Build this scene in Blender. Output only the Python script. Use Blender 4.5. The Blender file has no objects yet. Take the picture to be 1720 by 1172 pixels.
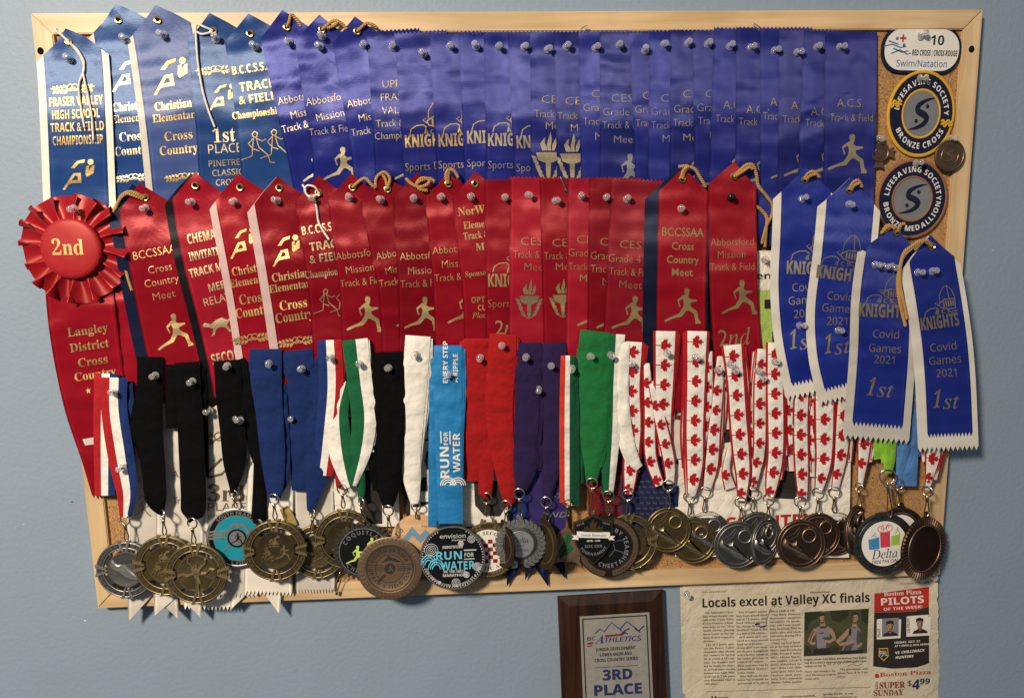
import bpy, bmesh, math, random
from mathutils import Vector, Matrix
PI = math.pi
random.seed(7)
SC = bpy.context.scene
COL = SC.collection
# ------------------------------------------------------------------ camera
F, CX, CY = 1150.0, 860.0, 586.0                      # focal length and centre in photo pixels (1720 x 1172)
RC = [Vector((0.9988011583677879, -0.04540562172890486, -0.018291406686652384)),     # camera right
      Vector((-0.02465124170032578, -0.14372227398692858, -0.9893109845961775)),     # camera down
      Vector((0.04229139777539906, 0.9885758632879106, -0.14466927869718968))]       # camera forward
CL = Vector((-0.04643764, -0.72950495, 0.07481067))
cd = bpy.data.cameras.new("camera")
cam = bpy.data.objects.new("camera", cd)
COL.objects.link(cam)
SC.camera = cam
cd.sensor_fit = 'HORIZONTAL'
cd.sensor_width = 36
cd.lens = F / 1720.0 * 36
cd.clip_start = 0.01
cd.clip_end = 50
mw = Matrix.Identity(4)
for i in range(3):
    mw[i][0], mw[i][1], mw[i][2], mw[i][3] = RC[0][i], -RC[1][i], -RC[2][i], CL[i]
cam.matrix_world = mw
# ------------------------------------------------------------------ world, lamp, exposure
wd = bpy.data.worlds.new("World")
SC.world = wd
wd.use_nodes = True
wn = wd.node_tree.nodes
wl = wd.node_tree.links
bg = wn['Background']
tc = wn.new('ShaderNodeTexCoord'); sx = wn.new('ShaderNodeSeparateXYZ'); rp = wn.new('ShaderNodeValToRGB')
mp_ = wn.new('ShaderNodeMapRange')
mp_.inputs['From Min'].default_value = -1; mp_.inputs['From Max'].default_value = 1
wl.new(tc.outputs['Generated'], sx.inputs[0]); wl.new(sx.outputs['Z'], mp_.inputs[0])
wl.new(mp_.outputs[0], rp.inputs[0]); wl.new(rp.outputs[0], bg.inputs[0])
rp.color_ramp.elements[0].color = (0.10, 0.11, 0.13, 1); rp.color_ramp.elements[0].position = 0.25
k_ = rp.color_ramp.elements.new(0.55); k_.color = (0.42, 0.46, 0.50, 1)
rp.color_ramp.elements[1].color = (0.85, 0.92, 1.0, 1); rp.color_ramp.elements[1].position = 0.85
bg.inputs[1].default_value = 0.33
LP = Vector((-1.0, -1.55, 0.92))                        # the room lamp, up and to the left of the photographer
ld = bpy.data.lights.new("room_lamp", 'AREA')
ld.shape = 'DISK'
ld.size = 0.28
ld.energy = 44
ld.spread = math.radians(152)
ld.color = (1.0, 0.86, 0.69)
lo = bpy.data.objects.new("room_lamp", ld)
COL.objects.link(lo)
lo.location = LP
lo.rotation_euler = (Vector((-0.25, 0, -0.65)) - LP).to_track_quat('-Z', 'Y').to_euler()
SC.view_settings.view_transform = 'Standard'
SC.view_settings.look = 'None'
SC.view_settings.exposure = 0.0
SC.view_settings.gamma = 1
SC.view_settings.use_curve_mapping = False
SC.render.engine = 'CYCLES'
SC.cycles.max_bounces = 8
SC.cycles.transmission_bounces = 6
SC.cycles.sample_clamp_indirect = 3
WALL_D = -13.0                                          # wall plane, mm behind the front of the frame


def P(px, py, d=0.0):
    """world point seen at photo pixel (px, py), d millimetres in front of the frame's front plane"""
    v = RC[0] * ((px - CX) / F) + RC[1] * ((py - CY) / F) + RC[2]
    return CL + v * ((-d / 1000.0 - CL.y) / v.y)


# ------------------------------------------------------------------ materials
def nt(name):
    m = bpy.data.materials.new(name)
    m.use_nodes = True
    return m, m.node_tree.nodes, m.node_tree.links, m.node_tree.nodes['Principled BSDF']


def rgb(c):
    return (c[0], c[1], c[2], 1.0)


def bump_noise(n, l, b, scale, strength, dist=0.0004, detail=3, coord='Object', stretch=None):
    t = n.new('ShaderNodeTexCoord'); no = n.new('ShaderNodeTexNoise'); bu = n.new('ShaderNodeBump')
    no.inputs['Scale'].default_value = scale
    no.inputs['Detail'].default_value = detail
    src = t.outputs[coord]
    if stretch:
        mp = n.new('ShaderNodeMapping'); mp.inputs['Scale'].default_value = stretch
        l.new(src, mp.inputs[0]); src = mp.outputs[0]
    l.new(src, no.inputs['Vector'])
    bu.inputs['Strength'].default_value = strength
    bu.inputs['Distance'].default_value = dist
    l.new(no.outputs['Fac'], bu.inputs['Height'])
    l.new(bu.outputs[0], b.inputs['Normal'])
    return no, bu


def mottled(n, l, b, c, scale=40, amt=0.12, coord='Object', detail=4):
    """base colour with slight uneven dye or wear"""
    t = n.new('ShaderNodeTexCoord'); no = n.new('ShaderNodeTexNoise'); mx = n.new('ShaderNodeMix')
    mx.data_type = 'RGBA'
    no.inputs['Scale'].default_value = scale
    no.inputs['Detail'].default_value = detail
    l.new(t.outputs[coord], no.inputs['Vector'])
    l.new(no.outputs['Fac'], mx.inputs[0])
    mx.inputs[6].default_value = rgb([x * (1 - amt) for x in c])
    mx.inputs[7].default_value = rgb([x * (1 + amt) for x in c])
    l.new(mx.outputs[2], b.inputs['Base Color'])
    return mx


def satin(name, c, tint, rough=0.36, spec=0.9, creases=0.25, sel=True, uv=True):
    m, n, l, b = nt(name)
    rough += 0.14
    t = n.new('ShaderNodeTexCoord')
    mx = mottled(n, l, b, c, 30, 0.10)
    o0 = n.new('ShaderNodeObjectInfo'); mr = n.new('ShaderNodeMapRange'); mr.inputs['To Min'].default_value = 0.7; mr.inputs['To Max'].default_value = 1.22
    l.new(o0.outputs['Random'], mr.inputs[0]); vm = n.new('ShaderNodeVectorMath'); vm.operation = 'SCALE'   # base brightness differs at random per object
    l.new(mx.outputs[2], vm.inputs[0]); l.new(mr.outputs[0], vm.inputs['Scale']); l.new(vm.outputs[0], b.inputs['Base Color'])
    if sel:                                             # woven selvedge line; outer edges darkened further so overlapping ribbons stand apart
        s = n.new('ShaderNodeSeparateXYZ'); l.new(t.outputs['UV'], s.inputs[0])
        r = n.new('ShaderNodeValToRGB')
        e = r.color_ramp.elements
        e[0].position = 0.0; e[0].color = (0.45, 0.45, 0.45, 1)
        e[1].position = 1.0; e[1].color = (0.45, 0.45, 0.45, 1)
        for p, v in ((0.02, 0.75), (0.045, 1.3), (0.06, 1.3), (0.07, 1.0), (0.93, 1.0), (0.94, 1.3), (0.955, 1.3), (0.98, 0.75)):
            k = e.new(p); k.color = (v, v, v, 1)
        l.new(s.outputs['X'], r.inputs[0])
        mu = n.new('ShaderNodeMix'); mu.data_type = 'RGBA'; mu.blend_type = 'MULTIPLY'; mu.inputs[0].default_value = 1
        l.new(vm.outputs[0], mu.inputs[6]); l.new(r.outputs[0], mu.inputs[7]); l.new(mu.outputs[2], b.inputs['Base Color'])
    b.inputs['Roughness'].default_value = rough
    b.inputs['Specular IOR Level'].default_value = spec
    b.inputs['Specular Tint'].default_value = rgb(tint)
    b.inputs['Anisotropic'].default_value = 0.9 if uv else 0.0
    b.inputs['Sheen Weight'].default_value = 0.15
    b.inputs['Sheen Roughness'].default_value = 0.4
    b.inputs['Sheen Tint'].default_value = rgb(tint)
    tg = n.new('ShaderNodeTangent'); tg.direction_type = 'UV_MAP'; tg.uv_map = 'UVMap'
    if uv: l.new(tg.outputs[0], b.inputs['Tangent'])
    # fine weave + soft handling creases
    no = n.new('ShaderNodeTexNoise'); mp = n.new('ShaderNodeMapping'); no.inputs['Scale'].default_value = 900
    mp.inputs['Scale'].default_value = (0.35, 1, 1.6)
    l.new(t.outputs['Object'], mp.inputs[0]); l.new(mp.outputs[0], no.inputs['Vector'])
    b1 = n.new('ShaderNodeBump'); b1.inputs['Strength'].default_value = 0.22; b1.inputs['Distance'].default_value = 0.0003
    l.new(no.outputs['Fac'], b1.inputs['Height'])
    n2 = n.new('ShaderNodeTexNoise'); m2 = n.new('ShaderNodeMapping'); n2.inputs['Scale'].default_value = 17; n2.inputs['Detail'].default_value = 2.2
    m2.inputs['Scale'].default_value = (1.1, 1, 0.9)
    oi = n.new('ShaderNodeObjectInfo'); ad = n.new('ShaderNodeVectorMath')
    ad.operation = 'ADD'; mz = n.new('ShaderNodeMath'); mz.operation = 'MULTIPLY'; mz.inputs[1].default_value = 37.0; l.new(oi.outputs['Random'], mz.inputs[0])
    l.new(t.outputs['Object'], ad.inputs[0]); l.new(mz.outputs[0], ad.inputs[1])
    l.new(ad.outputs[0], m2.inputs[0]); l.new(m2.outputs[0], n2.inputs['Vector'])
    b2 = n.new('ShaderNodeBump'); b2.inputs['Strength'].default_value = creases; b2.inputs['Distance'].default_value = 0.019
    l.new(n2.outputs['Fac'], b2.inputs['Height']); l.new(b1.outputs[0], b2.inputs['Normal'])
    l.new(b2.outputs[0], b.inputs['Normal'])
    return m


def stripes_ramp(n, l, stops):
    t = n.new('ShaderNodeTexCoord'); s = n.new('ShaderNodeSeparateXYZ'); r = n.new('ShaderNodeValToRGB')
    l.new(t.outputs['UV'], s.inputs[0]); l.new(s.outputs['X'], r.inputs[0])
    r.color_ramp.interpolation = 'CONSTANT'
    e = r.color_ramp.elements
    e[0].position = stops[0][0]; e[0].color = rgb(stops[0][1])
    e[1].position = stops[1][0]; e[1].color = rgb(stops[1][1])
    for p, c in stops[2:]:
        k = e.new(p); k.color = rgb(c)
    return r


def fabric(name, c, stops=None, rough=0.85, weave=0.5, sheen=0.05):
    m, n, l, b = nt(name)
    if stops:
        r = stripes_ramp(n, l, stops); l.new(r.outputs[0], b.inputs['Base Color'])
    else:
        mottled(n, l, b, c, 60, 0.15)
    b.inputs['Roughness'].default_value = rough
    b.inputs['Specular IOR Level'].default_value = 0.15 if stops or max(c) > 0.02 else 0.06
    b.inputs['Sheen Weight'].default_value = sheen
    b.inputs['Sheen Roughness'].default_value = 0.5
    t = n.new('ShaderNodeTexCoord'); w = n.new('ShaderNodeTexWave'); w.wave_type = 'BANDS'; w.bands_direction = 'Y'
    mp = n.new('ShaderNodeMapping'); mp.inputs['Scale'].default_value = (1, 1, 1)
    l.new(t.outputs['UV'], mp.inputs[0]); l.new(mp.outputs[0], w.inputs[0])
    w.inputs['Scale'].default_value = 16; w.inputs['Distortion'].default_value = 0.6; w.inputs['Detail'].default_value = 1
    no = n.new('ShaderNodeTexNoise'); no.inputs['Scale'].default_value = 1400
    l.new(t.outputs['Object'], no.inputs['Vector'])
    a = n.new('ShaderNodeMath'); a.operation = 'ADD'; l.new(w.outputs['Fac'], a.inputs[0]); l.new(no.outputs['Fac'], a.inputs[1])
    bu = n.new('ShaderNodeBump'); bu.inputs['Strength'].default_value = weave; bu.inputs['Distance'].default_value = 0.0004
    l.new(a.outputs[0], bu.inputs['Height'])
    n2 = n.new('ShaderNodeTexNoise'); n2.inputs['Scale'].default_value = 55; l.new(t.outputs['Object'], n2.inputs['Vector'])
    b2 = n.new('ShaderNodeBump'); b2.inputs['Strength'].default_value = 0.45; b2.inputs['Distance'].default_value = 0.008
    l.new(n2.outputs['Fac'], b2.inputs['Height']); l.new(bu.outputs[0], b2.inputs['Normal']); l.new(b2.outputs[0], b.inputs['Normal'])
    return m


def metal(name, c, rough=0.35, met=1.0, bump=0.15, scale=350, amt=0.25):
    m, n, l, b = nt(name)
    mottled(n, l, b, c, 160, amt)
    b.inputs['Metallic'].default_value = met
    b.inputs['Roughness'].default_value = rough
    bump_noise(n, l, b, scale, bump, 0.0006)
    return m


def plain(name, c, rough=0.6, spec=0.4, bump=0.1, scale=400, amt=0.08, dist=0.0004):
    m, n, l, b = nt(name)
    mottled(n, l, b, c, 50, amt)
    b.inputs['Roughness'].default_value = rough
    b.inputs['Specular IOR Level'].default_value = spec
    bump_noise(n, l, b, scale, bump, dist)
    return m


def paper(name, c, crumple=0.5, scale=18, rough=0.8, amt=0.06):
    m, n, l, b = nt(name)
    mottled(n, l, b, c, 25, amt)
    b.inputs['Roughness'].default_value = rough
    b.inputs['Specular IOR Level'].default_value = 0.2
    t = n.new('ShaderNodeTexCoord'); v = n.new('ShaderNodeTexNoise'); v.inputs['Scale'].default_value = scale
    v.inputs['Detail'].default_value = 5; v.inputs['Roughness'].default_value = 0.6; v.inputs['Distortion'].default_value = 0.6
    l.new(t.outputs['Object'], v.inputs['Vector'])
    bu = n.new('ShaderNodeBump'); bu.inputs['Strength'].default_value = crumple; bu.inputs['Distance'].default_value = 0.01
    l.new(v.outputs['Fac'], bu.inputs['Height']); l.new(bu.outputs[0], b.inputs['Normal'])
    return m


def wood(name, c1, c2, vertical=False, rough=0.45, scale=1.0, spec=0.4):
    m, n, l, b = nt(name)
    t = n.new('ShaderNodeTexCoord'); mp = n.new('ShaderNodeMapping')
    mp.inputs['Scale'].default_value = (90, 60, 5) if vertical else (5, 60, 90)
    l.new(t.outputs['Object'], mp.inputs[0])
    no = n.new('ShaderNodeTexNoise'); no.inputs['Scale'].default_value = 1.0 * scale; no.inputs['Detail'].default_value = 6; no.inputs['Distortion'].default_value = 0.7
    l.new(mp.outputs[0], no.inputs['Vector'])
    r = n.new('ShaderNodeValToRGB'); r.color_ramp.elements[0].color = rgb(c1); r.color_ramp.elements[0].position = 0.3
    r.color_ramp.elements[1].color = rgb(c2); r.color_ramp.elements[1].position = 0.65
    k = r.color_ramp.elements.new(0.47); k.color = rgb([x * 0.55 + y * 0.45 for x, y in zip(c1, c2)])
    l.new(no.outputs['Fac'], r.inputs[0])
    big = n.new('ShaderNodeTexNoise'); big.inputs['Scale'].default_value = 9; big.inputs['Detail'].default_value = 3
    l.new(t.outputs['Object'], big.inputs['Vector'])
    rr = n.new('ShaderNodeValToRGB'); rr.color_ramp.elements[0].color = (0.78, 0.78, 0.78, 1); rr.color_ramp.elements[0].position = 0.3
    rr.color_ramp.elements[1].color = (1.1, 1.1, 1.1, 1); rr.color_ramp.elements[1].position = 0.7
    l.new(big.outputs['Fac'], rr.inputs[0])
    mu = n.new('ShaderNodeMix'); mu.data_type = 'RGBA'; mu.blend_type = 'MULTIPLY'; mu.inputs[0].default_value = 1
    l.new(r.outputs[0], mu.inputs[6]); l.new(rr.outputs[0], mu.inputs[7]); l.new(mu.outputs[2], b.inputs['Base Color'])
    b.inputs['Roughness'].default_value = rough
    b.inputs['Specular IOR Level'].default_value = spec
    bu = n.new('ShaderNodeBump'); bu.inputs['Strength'].default_value = 0.15; bu.inputs['Distance'].default_value = 0.0006
    l.new(no.outputs['Fac'], bu.inputs['Height']); l.new(bu.outputs[0], b.inputs['Normal'])
    return m


def cork_mat():
    m, n, l, b = nt("cork")
    t = n.new('ShaderNodeTexCoord')
    v = n.new('ShaderNodeTexVoronoi'); v.inputs['Scale'].default_value = 800
    no = n.new('ShaderNodeTexNoise'); no.inputs['Scale'].default_value = 600; no.inputs['Detail'].default_value = 5
    l.new(t.outputs['Object'], v.inputs['Vector']); l.new(t.outputs['Object'], no.inputs['Vector'])
    mx = n.new('ShaderNodeMix'); mx.data_type = 'RGBA'; mx.inputs[0].default_value = 0.5
    l.new(v.outputs['Color'], mx.inputs[6]); l.new(no.outputs['Color'], mx.inputs[7])
    bw = n.new('ShaderNodeRGBToBW'); l.new(mx.outputs[2], bw.inputs[0])
    r = n.new('ShaderNodeValToRGB'); e = r.color_ramp.elements
    e[0].position = 0.28; e[0].color = (0.17, 0.08, 0.028, 1)
    e[1].position = 0.68; e[1].color = (0.46, 0.26, 0.10, 1)
    k = e.new(0.40); k.color = (0.32, 0.165, 0.058, 1)
    k = e.new(0.52); k.color = (0.40, 0.215, 0.08, 1)
    l.new(bw.outputs[0], r.inputs[0]); l.new(r.outputs[0], b.inputs['Base Color'])
    b.inputs['Roughness'].default_value = 0.85
    bu = n.new('ShaderNodeBump'); bu.inputs['Strength'].default_value = 0.4; bu.inputs['Distance'].default_value = 0.0008
    l.new(bw.outputs[0], bu.inputs['Height']); l.new(bu.outputs[0], b.inputs['Normal'])
    return m


def wall_mat():
    m, n, l, b = nt("wall_paint")
    mottled(n, l, b, (0.228, 0.293, 0.370), 6, 0.06)
    b.inputs['Roughness'].default_value = 0.55
    b.inputs['Specular IOR Level'].default_value = 0.35
    bump_noise(n, l, b, 190, 0.45, 0.0011, 5)
    return m


def clear_plastic():
    m, n, l, b = nt("clear_plastic")
    b.inputs['Base Color'].default_value = (1.0, 0.99, 0.97, 1)
    b.inputs['Roughness'].default_value = 0.03
    b.inputs['Transmission Weight'].default_value = 0.85  # remaining diffuse white stands in for reflections and inner caustics
    b.inputs['IOR'].default_value = 1.3
    b.inputs['Coat Weight'].default_value = 1.0
    b.inputs['Coat IOR'].default_value = 1.6
    b.inputs['Coat Roughness'].default_value = 0.03
    bump_noise(n, l, b, 150, 0.02, 0.0002)
    return m


M = {}
M['royal'] = satin("royal_blue_satin", (0.010, 0.042, 0.165), (0.55, 0.72, 1.0), 0.34, 1.0)
M['pale_royal'] = satin("highlight_blue_satin", (0.040, 0.070, 0.22), (0.75, 0.82, 1.0), 0.40, 1.0)  # royal blue paled: the satin highlight is painted into the base colour
M['violet'] = satin("violet_blue_satin", (0.0105, 0.0150, 0.150), (0.40, 0.43, 1.0), 0.31, 1.0, 0.36)
M['covid'] = satin("bright_blue_satin", (0.008, 0.018, 0.19), (0.42, 0.5, 1.0), 0.28, 1.0, 0.3)
M['red'] = satin("red_satin", (0.215, 0.0035, 0.011), (1.0, 0.26, 0.26), 0.29, 1.0, 0.36)
M['pinkred'] = satin("light_red_satin", (0.26, 0.007, 0.019), (1.0, 0.30, 0.30), 0.33, 1.0, 0.32)
M['rosette'] = satin("rosette_red_satin", (0.26, 0.005, 0.010), (1.0, 0.40, 0.33), 0.30, 1.0, 0.12, False)
M['white_satin'] = satin("white_satin", (0.66, 0.62, 0.55), (1, 1, 1), 0.42, 0.5, 0.12, False)
M['pink_satin'] = satin("pale_pink_satin", (0.62, 0.44, 0.42), (1, 0.95, 0.9), 0.42, 0.5, 0.12, False)
M['navy_satin'] = satin("navy_satin", (0.007, 0.010, 0.030), (0.5, 0.6, 1.0), 0.38, 0.5, 0.15, False)
M['black_satin'] = satin("black_satin", (0.006, 0.006, 0.007), (0.8, 0.8, 0.8), 0.4, 0.4, 0.15, False)
M['white_ribbon'] = satin("white_award_satin", (0.72, 0.665, 0.58), (1, 1, 1), 0.42, 0.5, 0.25)
M['yellow_satin'] = satin("golden_yellow_satin", (0.34, 0.25, 0.08), (1, 0.9, 0.6), 0.3, 0.8, 0.6)
M['purple_satin'] = satin("purple_satin", (0.042, 0.030, 0.14), (0.6, 0.55, 1.0), 0.42, 0.6)
M['navyblue_satin'] = satin("deep_blue_satin", (0.012, 0.03, 0.14), (0.5, 0.6, 1.0), 0.4, 0.6)
M['gold'] = metal("gold_foil", (0.58, 0.405, 0.16), 0.46, 0.8, 0.3, 500, 0.15)
M['palegold'] = metal("pale_gold_foil", (0.62, 0.51, 0.31), 0.42, 0.75, 0.3, 500, 0.15)
M['warmgold'] = metal("warm_gold_foil", (0.52, 0.385, 0.18), 0.46, 0.8, 0.3, 500, 0.2)
M['darkfoil'] = metal("dull_foil", (0.42, 0.33, 0.19), 0.5, 0.8, 0.3, 500, 0.3)
M['silverfoil'] = metal("silver_foil", (0.55, 0.55, 0.56), 0.4, 0.85, 0.3, 500, 0.15)
M['brass'] = metal("brass", (0.62, 0.44, 0.18), 0.28)
M['steel'] = metal("nickel_steel", (0.62, 0.58, 0.50), 0.22, 1.0, 0.05)
M['antbrass'] = metal("antique_clasp_brass", (0.52, 0.42, 0.25), 0.25, 1.0, 0.1)
M['bronze_d'] = metal("antique_bronze_recess", (0.060, 0.045, 0.021), 0.45, 0.7, 0.5, 220, 0.4)
M['bronze_l'] = metal("antique_bronze_relief", (0.40, 0.31, 0.155), 0.40, 0.95, 0.25, 300, 0.35)  # relief colours lightened as polish and to stand in for bright highlights
M['copper_d'] = metal("antique_copper_recess", (0.050, 0.029, 0.019), 0.45, 0.7, 0.5, 220, 0.4)
M['copper_l'] = metal("antique_copper_relief", (0.40, 0.275, 0.19), 0.40, 0.95, 0.25, 300, 0.35)
M['silver_d'] = metal("antique_silver_recess", (0.075, 0.075, 0.071), 0.45, 0.7, 0.5, 220, 0.4)
M['silver_l'] = metal("antique_silver_relief", (0.47, 0.46, 0.43), 0.40, 0.95, 0.25, 300, 0.3)
M['gold_d'] = metal("antique_gold_recess", (0.092, 0.068, 0.027), 0.45, 0.7, 0.5, 220, 0.4)
M['gold_l'] = metal("antique_gold_relief", (0.46, 0.365, 0.20), 0.40, 0.95, 0.25, 300, 0.3)
M['bronze_s'] = metal("antique_bronze_block", (0.155, 0.118, 0.055), 0.42, 0.85, 0.3, 300, 0.35)
M['silver_s'] = metal("antique_silver_block", (0.17, 0.17, 0.16), 0.42, 0.85, 0.3, 300, 0.35)
M['gold_s'] = metal("antique_gold_block", (0.165, 0.128, 0.064), 0.42, 0.85, 0.3, 300, 0.35)
M['copper_s'] = metal("antique_copper_block", (0.13, 0.078, 0.050), 0.42, 0.85, 0.3, 300, 0.35)
M['fineb'] = metal("brushed_bronze", (0.27, 0.185, 0.11), 0.45, 0.85, 0.2, 500, 0.15)
M['mahogany'] = metal("dark_maroon_metal", (0.070, 0.026, 0.016), 0.28, 0.9, 0.1, 200, 0.3)
M['gunmetal'] = metal("gunmetal", (0.10, 0.10, 0.10), 0.42, 0.9, 0.3, 300, 0.3)
M['gold_rope'] = fabric("gold_cord", (0.42, 0.235, 0.075), None, 0.5, 0.3, 0.2)
M['white_cord'] = fabric("white_cotton_cord", (0.68, 0.64, 0.56))
M['black_f'] = fabric("black_fabric", (0.0030, 0.0030, 0.0034), None, 0.9, 0.5, 0.0)
M['blue_f'] = fabric("blue_fabric", (0.006, 0.020, 0.098))
M['white_f'] = fabric("white_fabric", (0.74, 0.71, 0.64))
M['red_f'] = fabric("red_fabric", (0.31, 0.007, 0.008))
M['purple_f'] = fabric("purple_fabric", (0.019, 0.010, 0.052))
M['green_f'] = fabric("green_fabric", (0.010, 0.135, 0.033))
M['dkgreen_f'] = fabric("dark_green_fabric", (0.006, 0.085, 0.035))
M['lime_f'] = fabric("lime_fabric", (0.22, 0.48, 0.04))
M['sky_f'] = fabric("light_blue_fabric", (0.075, 0.20, 0.46))
M['rfw_f'] = fabric("water_blue_fabric", (0.016, 0.17, 0.40), None, 0.5, 0.2)
Rr, Ww, Bb, Gg = (0.34, 0.010, 0.014), (0.74, 0.71, 0.64), (0.009, 0.026, 0.125), (0.007, 0.10, 0.036)
M['rwb'] = fabric("red_white_blue_fabric", None, [(0, Rr), (0.32, Ww), (0.66, Bb)])
M['bwr'] = fabric("blue_white_red_fabric", None, [(0, Bb), (0.36, Ww), (0.68, Rr)])
M['gw'] = fabric("green_white_fabric", None, [(0, Gg), (0.52, Ww)])
M['wg'] = fabric("white_green_fabric", None, [(0, Ww), (0.55, Gg)])
M['owg'] = fabric("red_white_green_fabric", None, [(0, (0.50, 0.035, 0.015)), (0.33, Ww), (0.64, (0.006, 0.07, 0.035))])
M['maple'] = fabric("red_edged_white_fabric", None, [(0, Rr), (0.11, Ww), (0.89, Rr)])
M['leaf_red'] = fabric("leaf_red_print", (0.36, 0.008, 0.016))
M['button'] = satin("button_red_satin", (0.28, 0.006, 0.012), (1.0, 0.40, 0.33), 0.36, 0.8, 0.12, False, False)
M['wall'] = wall_mat()
M['cork'] = cork_mat()
M['pine_h'] = wood("pine_horizontal", (0.50, 0.335, 0.165), (0.70, 0.51, 0.295), False)
M['pine_v'] = wood("pine_vertical", (0.50, 0.335, 0.165), (0.70, 0.51, 0.295), True)
M['walnut'] = wood("walnut", (0.013, 0.0055, 0.003), (0.052, 0.021, 0.010), True, 0.28, 1.3, 0.6)
M['maplewood'] = wood("pale_wood", (0.46, 0.27, 0.13), (0.62, 0.40, 0.22), False)
M['plastic'] = clear_plastic()
M['blackplastic'] = plain("black_plastic", (0.006, 0.006, 0.006), 0.2, 0.5, 0.02)
M['white'] = plain("white_enamel", (0.72, 0.70, 0.65), 0.4)
M['black'] = plain("black_enamel", (0.006, 0.006, 0.007), 0.22, 0.5, 0.03)
M['silverpaint'] = plain("silver_paint", (0.46, 0.46, 0.45), 0.4)
M['teal'] = plain("teal_enamel", (0.010, 0.22, 0.30), 0.25, 0.5, 0.03)
M['cyan'] = plain("cyan_enamel", (0.12, 0.45, 0.60), 0.3, 0.5, 0.05)
M['green_e'] = plain("green_enamel", (0.012, 0.09, 0.03), 0.3)
M['lime_e'] = plain("lime_enamel", (0.45, 0.60, 0.12), 0.4)
M['white_bib'] = paper("white_bib_paper", (0.74, 0.69, 0.60), 0.9, 14)
M['green_bib'] = paper("green_bib_paper", (0.36, 0.48, 0.12), 0.6, 14)
M['news'] = paper("newsprint", (0.575, 0.505, 0.38), 0.5, 22, 0.85, 0.08)
M['ink'] = plain("black_ink", (0.020, 0.018, 0.018), 0.7, 0.2)
M['greyink'] = plain("grey_ink", (0.075, 0.062, 0.045), 0.8, 0.1)
M['redink'] = plain("red_ink", (0.42, 0.025, 0.02), 0.7, 0.2)
M['maroonink'] = plain("maroon_ink", (0.20, 0.012, 0.018), 0.7, 0.2)
M['blueink'] = plain("blue_ink", (0.020, 0.028, 0.10), 0.7, 0.2)
M['whiteink'] = plain("white_ink", (0.70, 0.66, 0.58), 0.6, 0.2)
M['swimblue'] = plain("swim_blue_thread", (0.07, 0.16, 0.34), 0.8, 0.2)
M['navythread'] = plain("navy_thread", (0.008, 0.011, 0.035), 0.85, 0.2, 0.8, 900, 0.2)
M['goldthread'] = plain("gold_thread", (0.62, 0.34, 0.02), 0.7, 0.3, 0.8, 900, 0.2)
M['copperthread'] = plain("copper_thread", (0.26, 0.11, 0.05), 0.6, 0.3, 0.8, 900, 0.2)
M['greythread'] = plain("grey_thread", (0.17, 0.175, 0.185), 0.7, 0.3, 0.8, 900, 0.2)
M['whitethread'] = plain("white_thread", (0.70, 0.68, 0.63), 0.8, 0.2, 0.8, 900, 0.1)
M['badge'] = metal("bronze_badge", (0.20, 0.125, 0.075), 0.42, 0.9, 0.3)
M['badge_l'] = metal("bronze_badge_relief", (0.34, 0.22, 0.14), 0.38, 0.95, 0.2)
M['plate'] = metal("satin_plate", (0.45, 0.43, 0.385), 0.48, 0.5, 0.05)
M['fieldgreen'] = plain("photo_green", (0.060, 0.064, 0.030), 0.7, 0.2, 0.05, 300, 0.6)
M['skin'] = plain("photo_skin", (0.33, 0.205, 0.14), 0.7, 0.2)
M['skin_dark'] = plain("photo_skin_shade", (0.13, 0.065, 0.040), 0.7, 0.2)
M['vest_dark'] = plain("photo_grey_shade", (0.07, 0.068, 0.075), 0.7, 0.2)
M['field_dark'] = plain("photo_green_shade", (0.028, 0.035, 0.018), 0.7, 0.2, 0.05, 300, 0.5)
M['greyvest'] = plain("photo_grey", (0.21, 0.20, 0.215), 0.7, 0.2)
M['dark'] = plain("photo_dark", (0.025, 0.022, 0.02), 0.7, 0.2)
M['cloth_red'] = fabric("red_running_cloth", (0.17, 0.006, 0.012))
M['cloth_navy'] = fabric("navy_running_cloth", (0.010, 0.016, 0.070))
M['meshgrey'] = plain("grey_print", (0.055, 0.050, 0.055), 0.6, 0.3)
M['blueprint'] = plain("triathlon_blue", (0.05, 0.22, 0.45), 0.5, 0.3)
M['redprint'] = plain("triathlon_red", (0.55, 0.05, 0.08), 0.5, 0.3)
M['greenprint'] = plain("triathlon_green", (0.30, 0.48, 0.08), 0.5, 0.3)
M['bluewash'] = plain("blue_wash_paint", (0.14, 0.24, 0.34), 0.7, 0.2)
M['hole'] = plain("dark_hole", (0.004, 0.003, 0.003), 0.9, 0.1)

# ------------------------------------------------------------------ objects and meshes
ORG = {}


def tag(o, label=None, cat=None, group=None, kind=None):
    if label: o['label'] = label
    if cat: o['category'] = cat
    if group: o['group'] = group
    if kind: o['kind'] = kind
    return o


def thing(name, label, cat, origin, group=None):
    o = bpy.data.objects.new(name, None)
    o.empty_display_size = 0.01
    COL.objects.link(o)
    o.location = origin
    ORG[o] = Vector(origin)
    return tag(o, label, cat, group)


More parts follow.
